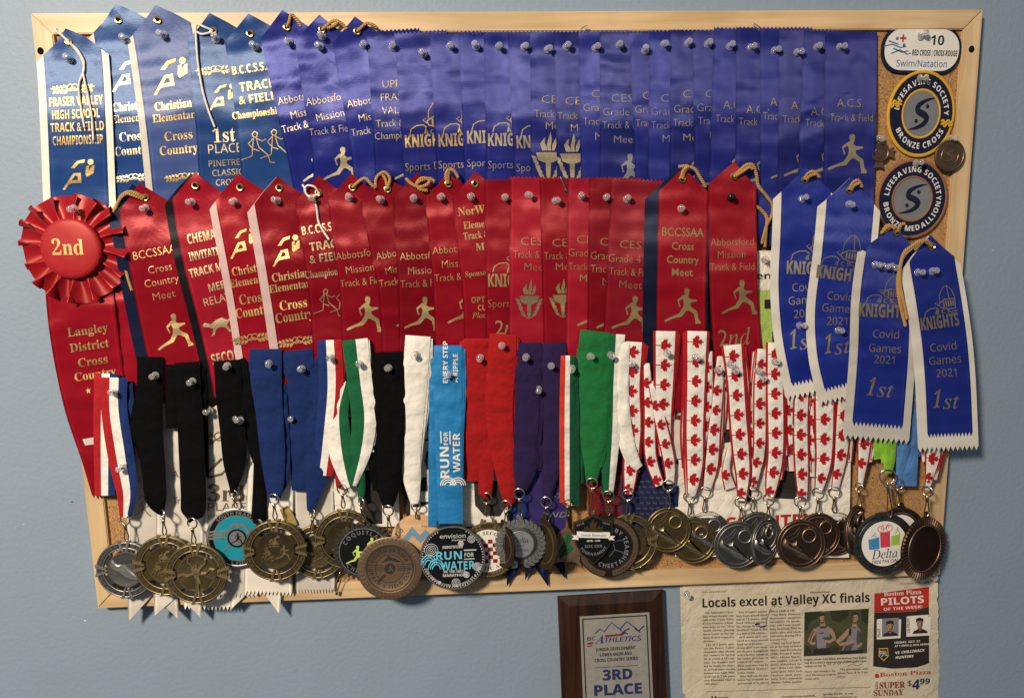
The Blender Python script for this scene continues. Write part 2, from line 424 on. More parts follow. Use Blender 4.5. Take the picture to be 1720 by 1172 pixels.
class MB:
    def __init__(s):
        s.v = []; s.f = []; s.uv = None

    def add(s, vs, fs):
        b = len(s.v)
        s.v += [Vector(v) for v in vs]
        s.f += [tuple(i + b for i in f) for f in fs]

    def grid(s, rows, uvs=None, close=False):
        b = len(s.v); nr = len(rows); nc = len(rows[0])
        if uvs is not None:
            if s.uv is None: s.uv = [(0.5, 0)] * b
            s.uv += [u for r in uvs for u in r]
        for r in rows: s.v += r
        for i in range(nr - 1):
            for j in range(nc if close else nc - 1):
                k = (j + 1) % nc
                s.f.append((b + i * nc + j, b + (i + 1) * nc + j, b + (i + 1) * nc + k, b + i * nc + k))

    def tube(s, pts, r, n=6, closed=False):
        pts = [Vector(p) for p in pts]
        m = len(pts); rows = []
        up = Vector((0.13, -0.9, 0.4)).normalized()
        for i in range(m):
            a = pts[(i - 1) % m] if (closed or i > 0) else pts[i]
            c = pts[(i + 1) % m] if (closed or i < m - 1) else pts[i]
            t = (c - a)
            t = t.normalized() if t.length > 1e-9 else Vector((0, 0, 1))
            x = t.cross(up)
            x = x.normalized() if x.length > 1e-4 else Vector((1, 0, 0))
            up2 = x.cross(t).normalized()
            rr = r[i] if isinstance(r, (list, tuple)) else r
            rows.append([pts[i] + x * math.cos(2 * PI * k / n) * rr + up2 * math.sin(2 * PI * k / n) * rr for k in range(n)])
        if closed: rows.append([v.copy() for v in rows[0]])
        b = len(s.v)
        s.grid(rows, None, True)
        if not closed:
            s.f.append(tuple(b + k for k in range(n)))
            s.f.append(tuple(b + (m - 1) * n + k for k in reversed(range(n))))

    def lathe(s, prof, mp, n=48, cap=True):
        """prof: (r, z) from outside/back to the centre/front; mp(x, y, z) places it"""
        rows = [[mp(r * math.cos(2 * PI * k / n), r * math.sin(2 * PI * k / n), z) for k in range(n)] for r, z in prof]
        b = len(s.v)
        s.grid(rows, None, True)
        if cap:
            s.f.append(tuple(b + (len(prof) - 1) * n + k for k in range(n)))

    def prism(s, poly, z0, z1, mp, inset=0.0):
        n = len(poly)
        if isinstance(poly, Band):
            for i in range(n // 2 - 1): s.prism([poly[i], poly[i + 1], poly[n - 2 - i], poly[n - 1 - i]], z0, z1, mp, 0.0)
            return
        ar = sum(poly[i][0] * poly[(i + 1) % n][1] - poly[(i + 1) % n][0] * poly[i][1] for i in range(n))
        if ar < 0: poly = poly[::-1]
        top = []
        for i in range(n):
            if inset:
                (ax, ay), (bx, by), (cx, cy) = poly[i - 1], poly[i], poly[(i + 1) % n]
                e1 = Vector((bx - ax, by - ay)); e2 = Vector((cx - bx, cy - by))
                if e1.length < 1e-9 or e2.length < 1e-9: top.append((bx, by)); continue
                n1 = Vector((-e1.y, e1.x)).normalized(); n2 = Vector((-e2.y, e2.x)).normalized()
                q = n1 + n2
                q = q.normalized() if q.length > 0.2 else n1
                top.append((bx + q.x * inset, by + q.y * inset))
            else: top.append(poly[i])
        b = len(s.v)
        s.v += [mp(x, y, z0) for x, y in poly] + [mp(x, y, z1) for x, y in top]
        for i in range(n):
            j = (i + 1) % n
            s.f.append((b + i, b + j, b + n + j, b + n + i))
        s.f.append(tuple(b + n + i for i in range(n)))


def mk(name, mb, mat, parent=None, smooth=40, label=None):
    me = bpy.data.meshes.new(name)
    o = bpy.data.objects.new(name, me)
    COL.objects.link(o)
    if parent is not None:
        o.parent = parent
        org = ORG[parent]
    else:
        org = sum(mb.v, Vector()) / max(1, len(mb.v))
        o.location = org
    ORG[o] = org
    me.from_pydata([tuple(v - org) for v in mb.v], [], mb.f)
    if mb.uv is not None:
        uv = me.uv_layers.new(name="UVMap")
        us = mb.uv + [(0.5, 0)] * (len(mb.v) - len(mb.uv))
        for li, lp in enumerate(me.loops): uv.data[li].uv = us[lp.vertex_index]
    if smooth:
        me.shade_smooth()
        if smooth < 180: me.set_sharp_from_angle(angle=math.radians(smooth))
    me.materials.append(M[mat] if isinstance(mat, str) else mat)
    if label: o['label'] = label
    return o


def catmull(pts, n=8, closed=False):
    pts = [tuple(p) for p in pts]
    if len(pts) < 3 and not closed:
        return [tuple(a + (b - a) * i / n for a, b in zip(pts[0], pts[1])) for i in range(n + 1)]
    out = []; m = len(pts)
    for i in range(m if closed else m - 1):
        if closed: q = [pts[(i + k) % m] for k in (-1, 0, 1, 2)]
        else:
            p1, p2 = pts[i], pts[i + 1]
            p0 = pts[i - 1] if i else tuple(2 * a - b for a, b in zip(p1, p2))
            p3 = pts[i + 2] if i + 2 < m else tuple(2 * b - a for a, b in zip(p1, p2))
            q = [p0, p1, p2, p3]
        for k in range(n):
            t = k / n
            out.append(tuple(0.5 * ((2 * b) + (-a + c) * t + (2 * a - 5 * b + 4 * c - d) * t * t + (-a + 3 * b - 3 * c + d) * t ** 3) for a, b, c, d in zip(*q)))
    if not closed: out.append(pts[-1])
    return out


def sm(a, b, x):
    t = min(1, max(0, (x - a) / (b - a)))
    return t * t * (3 - 2 * t)


class Strip:
    """a hanging band of cloth: centre line (x, y, width, d) in photo pixels and millimetres"""
    def __init__(s, ctr, tilt=0.0, wave=0.3, field=None, camber=0.0, seed=None, roll=0.0, creases=(), dents=()):
        s.tilt, s.field, s.camber, s.roll, s.creases, s.dents = tilt, field, camber, roll, creases, dents
        pl = catmull(ctr, 10)
        s.pl = pl; s.T = [0.0]
        for a, b in zip(pl, pl[1:]): s.T.append(s.T[-1] + math.hypot(b[0] - a[0], b[1] - a[1]))
        s.L = s.T[-1]
        r = random.Random(seed if seed is not None else int(ctr[0][0] * 13 + ctr[0][1] * 7))
        s.ws = [(wave * r.uniform(0.4, 1) / (k + 1) ** 0.5, r.uniform(60, 110) / (k + 1), r.uniform(0, 6.28), r.uniform(-1.6, 1.6)) for k in range(3)]

    def row(s, t):
        T = s.T
        if t <= 0: i = 0; k = t / max(T[1], 1e-6)
        elif t >= s.L: i = len(T) - 2; k = 1 + (t - s.L) / max(T[-1] - T[-2], 1e-6)
        else:
            lo, hi = 0, len(T) - 1
            while hi - lo > 1:
                m = (lo + hi) // 2
                if T[m] <= t: lo = m
                else: hi = m
            i = lo; k = (t - T[i]) / max(T[i + 1] - T[i], 1e-6)
        a, b = s.pl[i], s.pl[i + 1]
        p = [x + (y - x) * k for x, y in zip(a, b)]
        # smooth direction
        i0, i1 = max(0, i - 3), min(len(s.pl) - 1, i + 4)
        dx, dy = s.pl[i1][0] - s.pl[i0][0], s.pl[i1][1] - s.pl[i0][1]
        h = math.hypot(dx, dy) or 1
        return p, dx / h, dy / h

    def pix(s, u, t):
        p, dx, dy = s.row(t)
        w = p[2]
        return p[0] + dy * (u - 0.5) * w, p[1] - dx * (u - 0.5) * w, p[3], w

    def depth(s, u, t, x, y, d, w):
        uu = min(1.2, max(-0.2, u))
        d += s.tilt * (0.5 - uu)
        if s.field: d += s.field(x, y)
        for a, lam, ph, sl in s.ws: d += a * math.sin(6.283 * t / lam + ph + sl * uu)
        if s.camber: d -= s.camber * abs(2 * uu - 1) ** 3
        if s.roll: d -= s.roll * math.exp(-max(t, 0) / 3.5)
        for t0, amp, sl, wd in s.creases:
            d += amp * math.exp(-(((t - t0) - sl * (uu - 0.5) * w) / wd) ** 2)
        for x0, y0 in s.dents:
            r2 = (x - x0) ** 2 + (y - y0) ** 2
            d += -0.55 * math.exp(-r2 / 500.0)
        return d

    def S(s, u, t, off=0.0):
        x, y, d, w = s.pix(u, t)
        return P(x, y, s.depth(u, t, x, y, d, w) + off)

    def locate(s, x, y):
        best = min(range(len(s.pl)), key=lambda i: (s.pl[i][0] - x) ** 2 + (s.pl[i][1] - y) ** 2)
        t = s.T[best]
        for _ in range(6):
            p, dx, dy = s.row(t)
            t += (x - p[0]) * dx + (y - p[1]) * dy
        p, dx, dy = s.row(t)
        return 0.5 + ((x - p[0]) * dy - (y - p[1]) * dx) / p[2], t, p[2]

    def d_at(s, x, y):
        u, t, w = s.locate(x, y)
        X, Y, d, w = s.pix(u, t)
        return s.depth(u, t, X, Y, d, w)

    def mesh(s, top='flat', bot='flat', nu=16, off=0.0, wide=0.0, longer=0.0, peak=38, teeth=13, step=9, tail=26, tooth=4.0):
        """wide/longer enlarge the sheet (borders)"""
        if 'pink' in (top, bot): nu = teeth * 2
        nr = max(4, int(s.L / step))
        mb = MB(); rows = []; uvs = []
        for i in range(nr + 1):
            r = []; uv = []
            for j in range(nu + 1):
                u = j / nu; a = abs(2 * u - 1)
                t0 = {'peak': peak * a, 'pink': (tooth if j % 2 else 0.0), 'flat': 0.0}[top]
                t1 = s.L + longer
                if bot == 'pink': t1 += (tooth if j % 2 else -tooth)
                elif bot == 'tail': t1 -= tail * (1 - a)
                if top == 'pink':
                    t = (t0 if i == 0 else tooth + 1 + (i - 1) / (nr - 1) * (s.L + longer - tooth * 2 - 2 - tooth))
                    if i == nr: t = t1
                else:
                    body = t1 if bot != 'pink' else s.L + longer - tooth - 1
                    t = t0 + (i / (nr if bot != 'pink' else nr - 1)) * (body - t0)
                    if i == nr: t = t1
                p, dx, dy = s.row(t)
                ue = 0.5 + (u - 0.5) * (p[2] + wide) / p[2]
                r.append(s.S(ue, t, off)); uv.append((u, t / 100.0))
            rows.append(r); uvs.append(uv)
        mb.grid(rows, uvs)
        return mb


# ------------------------------------------------------------------ lettering
_G = {}
_CAP = {}


def conv(s, st):
    base = {'sb': (0x1d400, 0x1d41a, 0x1d7ce), 'si': (0x1d434, 0x1d44e, None), 'sbi': (0x1d468, 0x1d482, None),
            's': (0x1d5a0, 0x1d5ba, 0x1d7e2), 'b': (0x1d5d4, 0x1d5ee, 0x1d7ec), 'i': (0x1d608, 0x1d622, None)}.get(st)
    if not base: return s
    o = ''
    for ch in s:
        if 'A' <= ch <= 'Z': o += chr(base[0] + ord(ch) - 65)
        elif 'a' <= ch <= 'z': o += '\u210e' if (st == 'si' and ch == 'h') else chr(base[1] + ord(ch) - 97)
        elif base[2] and '0' <= ch <= '9': o += chr(base[2] + ord(ch) - 48)
        else: o += ch
    return o


def glyph(s, st='r', bold=0.0):
    k = (s, st, bold)
    if k in _G: return _G[k]
    c = bpy.data.curves.new("lettering_curve", 'FONT')
    c.body = conv(s, st)
    c.resolution_u = 2
    c.offset = bold
    o = bpy.data.objects.new("lettering_curve", c)
    COL.objects.link(o)
    dg = bpy.context.evaluated_depsgraph_get()
    me = bpy.data.meshes.new_from_object(o.evaluated_get(dg))
    vs = [(v.co.x, v.co.y) for v in me.vertices]
    fs = [tuple(p.vertices) for p in me.polygons]
    bpy.data.objects.remove(o); bpy.data.curves.remove(c); bpy.data.meshes.remove(me)
    _G[k] = (vs, fs)
    return _G[k]


def cap(st):
    if st not in _CAP:
        v, f = glyph('H', st)
        _CAP[st] = max(y for x, y in v) - min(y for x, y in v)
    return _CAP[st]


def text2d(s, st='r', h=10.0, w=None, anchor='L', bold=0.0, shear=0.0, rot=0.0):
    """flat lettering, x right, y up, baseline at 0, cap height h"""
    vs, fs = glyph(s, st, bold)
    if not vs: return [], []
    k = h / cap(st)
    x0 = min(x for x, y in vs); x1 = max(x for x, y in vs)
    kx = k if w is None else w / max(1e-6, x1 - x0)
    ax = {'L': x0, 'C': (x0 + x1) / 2, 'R': x1}[anchor]
    out = [((x - ax) * kx + y * k * shear, y * k) for x, y in vs]
    if rot:
        c, n = math.cos(rot), math.sin(rot)
        out = [(x * c - y * n, x * n + y * c) for x, y in out]
    return out, fs


def arc_text(s, st, h, R, mid, up=True, bold=0.0, spread=1.0):
    """lettering along a circle of radius R centred on 0; mid angle in degrees, up: reads clockwise over the top"""
    V, FF = [], []
    adv = []
    sp = cap(st)
    for ch in s:
        if ch == ' ': adv.append(h * 0.45); continue
        v, f = glyph(ch, st, bold)
        adv.append((max(x for x, y in v) - min(x for x, y in v)) * h / sp + h * 0.16)
    adv = [a * spread for a in adv]
    tot = sum(adv); pos = -tot / 2
    for ch, a in zip(s, adv):
        if ch != ' ':
            v, f = text2d(ch, st, h, None, 'C', bold)
            th = (pos + a / 2) / R
            b = len(V)
            for x, y in v:
                if up:
                    r = R + y; an = math.radians(mid) - th; c, n = math.cos(an), math.sin(an)
                    V.append((c * r + n * x, n * r - c * x))
                else:
                    r = R + h - y; an = math.radians(mid) + th; c, n = math.cos(an), math.sin(an)
                    V.append((c * r - n * x, n * r + c * x))
            FF += [tuple(i + b for i in q) for q in f]
        pos += a
    return V, FF


def refine(vs, fs, mx):
    """split long edges so that flat lettering can follow a curved surface"""
    if mx is None: return vs, fs
    bm = bmesh.new()
    bv = [bm.verts.new((x, y, 0)) for x, y in vs]
    for f in fs:
        try: bm.faces.new([bv[i] for i in f])
        except ValueError: pass
    for _ in range(3):
        es = [e for e in bm.edges if e.calc_length() > mx]
        if not es: break
        bmesh.ops.subdivide_edges(bm, edges=es, cuts=1)
        bm.normal_update()
        bmesh.ops.triangulate(bm, faces=[f for f in bm.faces if len(f.verts) > 3])
    bm.verts.index_update()
    out = [(v.co.x, v.co.y) for v in bm.verts]
    of = [tuple(v.index for v in f.verts) for f in bm.faces]
    bm.free()
    return out, of


class Quad:
    """flat sheet from four photo corners, local size W x H pixels"""
    def __init__(s, TL, TR, BR, BL, W, H, d, fn=None):
        s.c = (TL, TR, BR, BL); s.W, s.H, s.d, s.fn = W, H, d, fn

    def S(s, x, y, off=0.0):
        u, v = x / s.W, y / s.H
        TL, TR, BR, BL = s.c
        px = (TL[0] * (1 - u) + TR[0] * u) * (1 - v) + (BL[0] * (1 - u) + BR[0] * u) * v
        py = (TL[1] * (1 - u) + TR[1] * u) * (1 - v) + (BL[1] * (1 - u) + BR[1] * u) * v
        return P(px, py, s.d + (s.fn(x, y) if s.fn else 0) + off)

    def put(s, mb, vf, x, y, off=0.3, mx=None):
        vs, fs = vf
        vs, fs = refine(vs, fs, mx)
        mb.add([s.S(x + a, y - b, off) for a, b in vs], fs)


def onstrip(mb, st, vf, x, y, off=0.35, mx=8.0):
    """lay flat lettering on a strip: (x, y) photo pixel of the anchor, y down the strip"""
    u0, t0, w0 = st.locate(x, y)
    vs, fs = refine(vf[0], vf[1], mx)
    pts = []
    for a, b in vs:
        t = t0 - b
        w = st.row(t)[0][2]
        pts.append(st.S(u0 + a / w, t, off))
    mb.add(pts, fs)


def polys(lst, cx, cy, k, flip=-1):
    """list of outlines in drawing pixels (y down) -> flat faces, y up, scaled"""
    V, FF = [], []
    for p in lst:
        b = len(V)
        V += [((x - cx) * k, (y - cy) * k * flip) for x, y in p]
        n = len(p)
        if isinstance(p, Band): FF += [(b + i, b + i + 1, b + n - 2 - i, b + n - 1 - i) for i in range(n // 2 - 1)]
        else: FF.append(tuple(range(b, b + n)))
    bm = bmesh.new()
    bv = [bm.verts.new((x, y, 0)) for x, y in V]
    for f in FF:
        try: bm.faces.new([bv[i] for i in f])
        except ValueError: pass
    bm.normal_update()
    bmesh.ops.triangulate(bm, faces=bm.faces[:])
    bm.verts.index_update()
    out = [(v.co.x, v.co.y) for v in bm.verts], [tuple(v.index for v in f.verts) for f in bm.faces]
    bm.free()
    return out


class Band(list):
    """a thick line as an outline that is filled segment by segment"""


def stroke(pts, w):
    """outline of a thick polyline, w may vary along it"""
    L, R = [], []
    m = len(pts)
    for i, (x, y) in enumerate(pts):
        a = pts[max(0, i - 1)]; c = pts[min(m - 1, i + 1)]
        dx, dy = c[0] - a[0], c[1] - a[1]
        h = math.hypot(dx, dy) or 1
        q = w[i] if isinstance(w, (list, tuple)) else w
        L.append((x - dy / h * q / 2, y + dx / h * q / 2)); R.append((x + dy / h * q / 2, y - dx / h * q / 2))
    return Band(L + R[::-1])


def mapp(p, f):
    q = [f(x, y) for x, y in p]
    return Band(q) if isinstance(p, Band) else q


def circ(x, y, r, n=14, ry=None):
    ry = ry or r
    return [(x + r * math.cos(2 * PI * k / n), y + ry * math.sin(2 * PI * k / n)) for k in range(n)]


def leafshape(x, y, ang, L, w):
    c, s = math.cos(ang), math.sin(ang)
    pr = [(0, 0), (0.3, 0.5), (0.65, 0.42), (1, 0), (0.65, -0.42), (0.3, -0.5)]
    return [(x + (a * L) * c - (b * w) * s, y + (a * L) * s + (b * w) * c) for a, b in pr]


RUN = [(515, 780), (528, 788), (530, 800), (526, 820), (520, 835), (536, 848), (574, 850), (576, 860), (545, 868), (533, 872), (536, 890), (550, 903), (573, 918), (579, 930), (584, 968), (600, 988), (598, 998), (566, 998), (567, 984), (558, 938), (527, 917), (512, 918), (482, 955), (430, 966), (386, 986), (377, 978), (395, 966), (432, 950), (466, 936), (490, 900), (496, 872), (490, 846), (466, 862), (477, 893), (468, 897), (457, 853), (488, 826), (503, 820), (497, 803), (499, 787)]
AI = [[(410, 975), (450, 935), (495, 928), (490, 946), (456, 951), (434, 977)],
      [(360, 1095), (425, 1005), (446, 1004), (388, 1078), (373, 1098)],
      [(446, 1004), (468, 1003), (470, 1061), (450, 1061), (450, 1024), (436, 1018)],
      [(398, 1066), (412, 1046), (450, 1044), (450, 1061), (416, 1062)],
      [(500, 968), (518, 962), (514, 992), (534, 966), (548, 963), (541, 1010), (500, 1028), (494, 1012)], circ(526, 944, 17)]
_m = [(0, -2000), (332, -1348), (423, -1321), (750, -1510), (546, -458), (657, -401), (1080, -855), (1185, -608), (1258, -570), (1800, -685), (1614, -113), (1648, -34), (1860, 65), (919, 827), (899, 900), (1015, 1220), (156, 1069), (45, 1167), (90, 2030)]
MAPLE = [(x / 2000.0, -y / 2000.0) for x, y in _m] + [(-x / 2000.0, -y / 2000.0) for x, y in _m[::-1][:-1]]
SHOE = [(875, 605), (890, 608), (908, 630), (935, 656), (975, 650), (988, 630), (998, 638), (1005, 665), (1060, 720), (1100, 760), (1160, 798), (1169, 818), (1150, 831), (1070, 823), (1000, 796), (940, 742), (880, 706), (850, 670), (860, 632)]


def laurel(n=4):
    o = []
    for s in (-1, 1):
        o.append(stroke([(0, 0), (s * 12, 7), (s * 26, 5), (s * 48, 0)], 2.2))
        for i in range(n):
            x = s * (12 + i * 8.5)
            o.append(leafshape(x, 2, math.atan2(-0.8, s * 0.7), 12 - i, 6)); o.append(leafshape(x, 5, math.atan2(0.8, s * 0.7), 12 - i, 6))
    o.append(stroke(circ(-5, 0, 7, 12), 2)); o.append(stroke(circ(5, 0, 7, 12), 2))
    return o


def torch():
    o = [[(-42, -20), (42, -20), (34, 6), (14, 14), (-14, 14), (-34, 6)], [(-9, 14), (9, 14), (7, 60), (0, 72), (-7, 60)],
         [(-20, -26), (-28, -50), (-10, -72), (-12, -50), (-4, -36), (-4, -26)], [(-2, -26), (-4, -50), (8, -90), (12, -62), (8, -40), (10, -26)],
         [(12, -26), (14, -46), (26, -70), (28, -48), (24, -34), (20, -26)]]
    for s in (-1, 1):
        for i in range(5):
            o.append(leafshape(s * (14 + i * 6), 66 - i * 15, math.atan2(-0.75, s * 0.9), 26, 12))
        o.append(stroke([(0, 74), (s * 24, 62), (s * 42, 30)], 3))
    return o


def knight():
    """helmet over broken letters, about 180 wide"""
    o = [stroke([(-5, -72), (-2, -110), (22, -146), (40, -152), (62, -128), (72, -90), (70, -70)], 4),
         stroke([(40, -152), (44, -78)], 4), stroke([(-12, -66), (20, -84), (72, -82)], 6), stroke([(-12, -66), (-4, -48), (30, -36), (68, -34), (72, -82)], 5),
         stroke([(-16, -78), (-30, -72), (-12, -56)], 4), stroke([(-92, -8), (-84, -34), (-60, -48), (-30, -50), (-16, -40)], 4.5),
         stroke([(-16, -40), (-26, -12)], 4), stroke([(30, -30), (60, -6), (66, -18)], 4), stroke([(50, -22), (78, -22)], 4)]
    for i in range(5): o.append([(10 + i * 12, -74), (17 + i * 12, -75), (17 + i * 12, -46), (10 + i * 12, -48)])
    return o


def runpair():
    o = []
    for dx in (0, 92):
        o += [stroke([(x + dx, y) for x, y in q], 4.5) for q in ([(-40, -80), (-26, -92), (-14, -82), (-20, -64), (-34, -64), (-40, -80)], [(-36, -60), (-62, -36), (-48, -16)], [(-24, -60), (4, -42), (24, -50)], [(-36, -58), (-44, -10), (-14, 4)], [(-22, -58), (-14, -14), (28, 28), (34, 62), (56, 66)], [(-44, -10), (-50, 26), (-104, 40)])]
    return o


def cheetah():
    return [[(-60, -18), (-48, -30), (-36, -24), (-20, -14), (10, -30), (40, -34), (64, -16), (84, -26), (86, -20), (64, -4), (56, 6), (66, 30), (78, 40), (60, 42), (48, 20), (34, 10), (10, 10), (-4, 20), (-14, 40), (-30, 42), (-20, 32), (-14, 8), (-34, -4), (-56, -8)]]


EMB = {'run': (([RUN], 490, 890), 220.0), 'ai': ((AI, 455, 1012), 170.0), 'laurel': ((laurel(), 0, 0), 26.0), 'torch': ((torch(), 0, -8), 165.0),
       'knight': ((knight(), 0, 0), 155.0), 'pair': ((runpair(), 0, 0), 165.0), 'cheetah': ((cheetah(), 0, 0), 75.0)}


def emblem2d(kind, h):
    (a, H) = EMB[kind]
    return polys(a[0], a[1], a[2], h / H)


# ------------------------------------------------------------------ small hardware
def mmpx(px, py, d):
    return (P(px + 1, py, d) - P(px, py, d)).length


def rope_mb(path, r=1.7, strands=2, pitch=7.5, sides=5):
    """twisted cord along (x, y, d) points"""
    pl = catmull(path, 10)
    pts = [P(x, y, d) for x, y, d in pl]
    k = mmpx(path[0][0], path[0][1], path[0][2])
    # resample
    S = [0]
    for a, b in zip(pts, pts[1:]): S.append(S[-1] + (b - a).length)
    n = max(6, int(S[-1] / (k * 1.1)))
    res = []; j = 0
    for i in range(n + 1):
        t = S[-1] * i / n
        while j < len(S) - 2 and S[j + 1] < t: j += 1
        f = (t - S[j]) / max(1e-9, S[j + 1] - S[j])
        res.append(pts[j].lerp(pts[j + 1], f))
    mb = MB()
    if strands == 1:
        mb.tube(res, r * k, 7); return mb
    for s in range(strands):
        hp = []
        for i, p in enumerate(res):
            t = (res[min(n, i + 1)] - res[max(0, i - 1)])
            t = t.normalized() if t.length > 1e-9 else Vector((0, 0, 1))
            x = t.cross(Vector((0.13, -0.9, 0.4))); x = x.normalized() if x.length > 1e-4 else Vector((1, 0, 0))
            y = x.cross(t)
            a = 2 * PI * (i * S[-1] / n / (pitch * k) + s / strands)
            hp.append(p + (x * math.cos(a) + y * math.sin(a)) * r * k * 0.62)
        mb.tube(hp, r * k * 0.72, sides)
    return mb


def ring_pts(px, py, d, r, n=20, ry=None, ax=0.0):
    """circle facing the camera side, turned about its vertical axis by ax"""
    c = P(px, py, d); k = mmpx(px, py, d); ry = ry or r
    X = Vector((math.cos(ax), -math.sin(ax), 0))
    return [c + X * (r * k * math.cos(2 * PI * i / n)) + Vector((0, 0, 1)) * (ry * k * math.sin(2 * PI * i / n)) for i in range(n)]


def eyelet(parent, x, y, d, mat='brass', r=4.8):
    mb = MB(); mb.tube(ring_pts(x, y, d + 0.5, r, 18), 0.0011, 7, True)
    e = mk("eyelet", mb, mat, parent)
    c = P(x, y, d + 0.42); k = mmpx(x, y, d)
    h = MB(); h.add([c + Vector((math.cos(2 * PI * i / 14) * r * k * 0.8, 0, math.sin(2 * PI * i / 14) * r * k * 0.8)) for i in range(14)], [tuple(range(14))])
    mk("eyelet_hole", h, 'hole', e)
    return e


PIN_MESH = {}


def pin_meshes():
    mp = lambda x, y, z: Vector((x, -z, y))
    k = 0.00050
    prof = [(0.5, 0.3), (7.4, 0.3), (8.2, 0.9), (8.2, 2.2), (7.3, 3.2), (4.6, 4.2), (3.7, 6.5), (3.6, 10.5), (4.3, 13.0), (6.0, 14.6), (6.5, 15.6), (6.5, 17.2), (5.8, 18.3), (4.2, 18.9), (2.0, 19.1), (0.4, 19.1)]
    a = MB(); a.lathe([(r * k, z * k) for r, z in prof], mp, 24)
    a.f.append(tuple(range(23, -1, -1)))
    b = MB(); b.tube([Vector((0, 0.0005, 0)), Vector((0, -0.007, 0))], 0.0005, 6)
    for nm, q in (('body', a), ('needle', b)):
        me = bpy.data.meshes.new("push_pin_" + nm)
        me.from_pydata([tuple(v) for v in q.v], [], q.f)
        me.shade_smooth()
        if nm == 'body': me.set_sharp_from_angle(angle=math.radians(50))
        PIN_MESH[nm] = me
    PIN_MESH['body'].materials.append(M['plastic']); PIN_MESH['needle'].materials.append(M['steel'])
    c = PIN_MESH['body'].copy(); c.materials[0] = M['blackplastic']; PIN_MESH['black'] = c


pin_meshes()
prnd = random.Random(3)


def pin(x, y, d, label, black=False, group="clear push pins on the board"):
    t = thing("push_pin", label, "push pin", P(x, y, d - 0.1), None if black else group)
    # photo pixel given is the visual centre of the pin; bring the base under it
    c = P(x, y, d + 6)
    t.location = Vector((c.x, -d / 1000.0 + 0.0001, c.z))
    t.rotation_euler = (math.radians(prnd.uniform(-13, 9)), 0, math.radians(prnd.uniform(-12, 12)))
    o = bpy.data.objects.new("pin_head", PIN_MESH['black' if black else 'body']); COL.objects.link(o); o.parent = t
    if not black:
        q = bpy.data.objects.new("needle", PIN_MESH['needle']); COL.objects.link(q); q.parent = t
    return t
# ------------------------------------------------------------------ the setting: wall and board
mb = MB()
wy = -WALL_D / 1000.0
mb.add([(-2.2, wy, -1.6), (2.2, wy, -1.6), (2.2, wy, 1.6), (-2.2, wy, 1.6)], [(0, 1, 2, 3)])
wall = tag(mk("wall", mb, 'wall', None, 0), "plain grey blue painted wall behind the board", "wall", None, "structure")
for x, y, r, mt in ((121, 843, 1.3, 'ink'), (143, 1042, 1.7, 'whiteink'), (1592, 906, 1.6, 'whiteink'), (40, 880, 0.9, 'whiteink'), (700, 1062, 0.7, 'ink'), (1668, 420, 0.8, 'whiteink')):
    c = P(x, y, WALL_D + 0.12)
    mb = MB(); mb.add([c + Vector((math.cos(i) * r * 0.0006 * (1 + .4 * math.sin(i * 3)), 0, math.sin(i) * r * 0.0006)) for i in [PI * k / 5 for k in range(10)]], [tuple(range(10))])
    mk("paint_chip", mb, mt, wall, 0)

HW, HH, RW = 0.48, 0.3108, 0.0192
board = thing("cork_board", "cork notice board in a pale pine frame, crowded with ribbons and medals", "notice board", (0, wy, 0))
FC = [(-HW, HH), (HW, HH), (HW, -HH), (-HW, -HH)]
FI = [(-HW + RW, HH - RW), (HW - RW, HH - RW), (HW - RW, -HH + RW), (-HW + RW, -HH + RW)]
for i in range(4):
    j = (i + 1) % 4
    a, b, c, d = FC[i], FC[j], FI[j], FI[i]
    g = 0.00022                                         # hairline of the mitre joints
    cx_, cz_ = (a[0] + b[0] + c[0] + d[0]) / 4, (a[1] + b[1] + c[1] + d[1]) / 4
    dv = Vector((b[0] - a[0], b[1] - a[1])).normalized() * g
    a = (a[0] + dv.x, a[1] + dv.y); d = (d[0] + dv.x, d[1] + dv.y); b = (b[0] - dv.x, b[1] - dv.y); c = (c[0] - dv.x, c[1] - dv.y)
    bm = bmesh.new()
    lo_ = [bm.verts.new((x, wy - 0.0001, z)) for x, z in (a, b, c, d)]
    hi = [bm.verts.new((x, 0, z)) for x, z in (a, b, c, d)]
    bm.faces.new(hi); bm.faces.new(lo_[::-1])
    for k in range(4): bm.faces.new((lo_[k], lo_[(k + 1) % 4], hi[(k + 1) % 4], hi[k]))
    bmesh.ops.recalc_face_normals(bm, faces=bm.faces[:])
    bmesh.ops.bevel(bm, geom=[e for e in bm.edges if all(abs(v.co.y) < 1e-6 for v in e.verts)], offset=0.0009, segments=2, affect='EDGES')
    bm.verts.index_update()
    m_ = MB(); m_.v = [v.co.copy() for v in bm.verts]; m_.f = [tuple(v.index for v in f.verts) for f in bm.faces]
    bm.free()
    mk("frame_rail", m_, 'pine_h' if i % 2 == 0 else 'pine_v', board, 30)
mb = MB()
q = [(-HW + RW - 0.003, HH - RW + 0.003), (HW - RW + 0.003, HH - RW + 0.003), (HW - RW + 0.003, -HH + RW - 0.003), (-HW + RW - 0.003, -HH + RW - 0.003)]
mb.add([(x, 0.0042, z) for x, z in q], [(0, 3, 2, 1)])
mk("cork_panel", mb, 'cork', board, 0)
for hx, hy in ((1632, 83), (68, 86)):
    c = P(hx, hy, 0.12)
    mb = MB(); mb.add([c + Vector((math.cos(2 * PI * i / 16) * 0.0032, 0, math.sin(2 * PI * i / 16) * 0.0036)) for i in range(16)], [tuple(range(16))])
    mk("screw_hole", mb, 'hole', board, 0)


# ------------------------------------------------------------------ award ribbons
def W1(x, y):
    y += 9 * math.sin(x / 23.0) + 7 * math.sin(x / 61.0 + 2)
    return 2.2 * (1 - sm(18, 78, y)) + 5.4 * sm(75, 205, y) - 5.6 * sm(200, 330, y) + 0.35 * math.sin(x / 37.0 + y / 90.0)


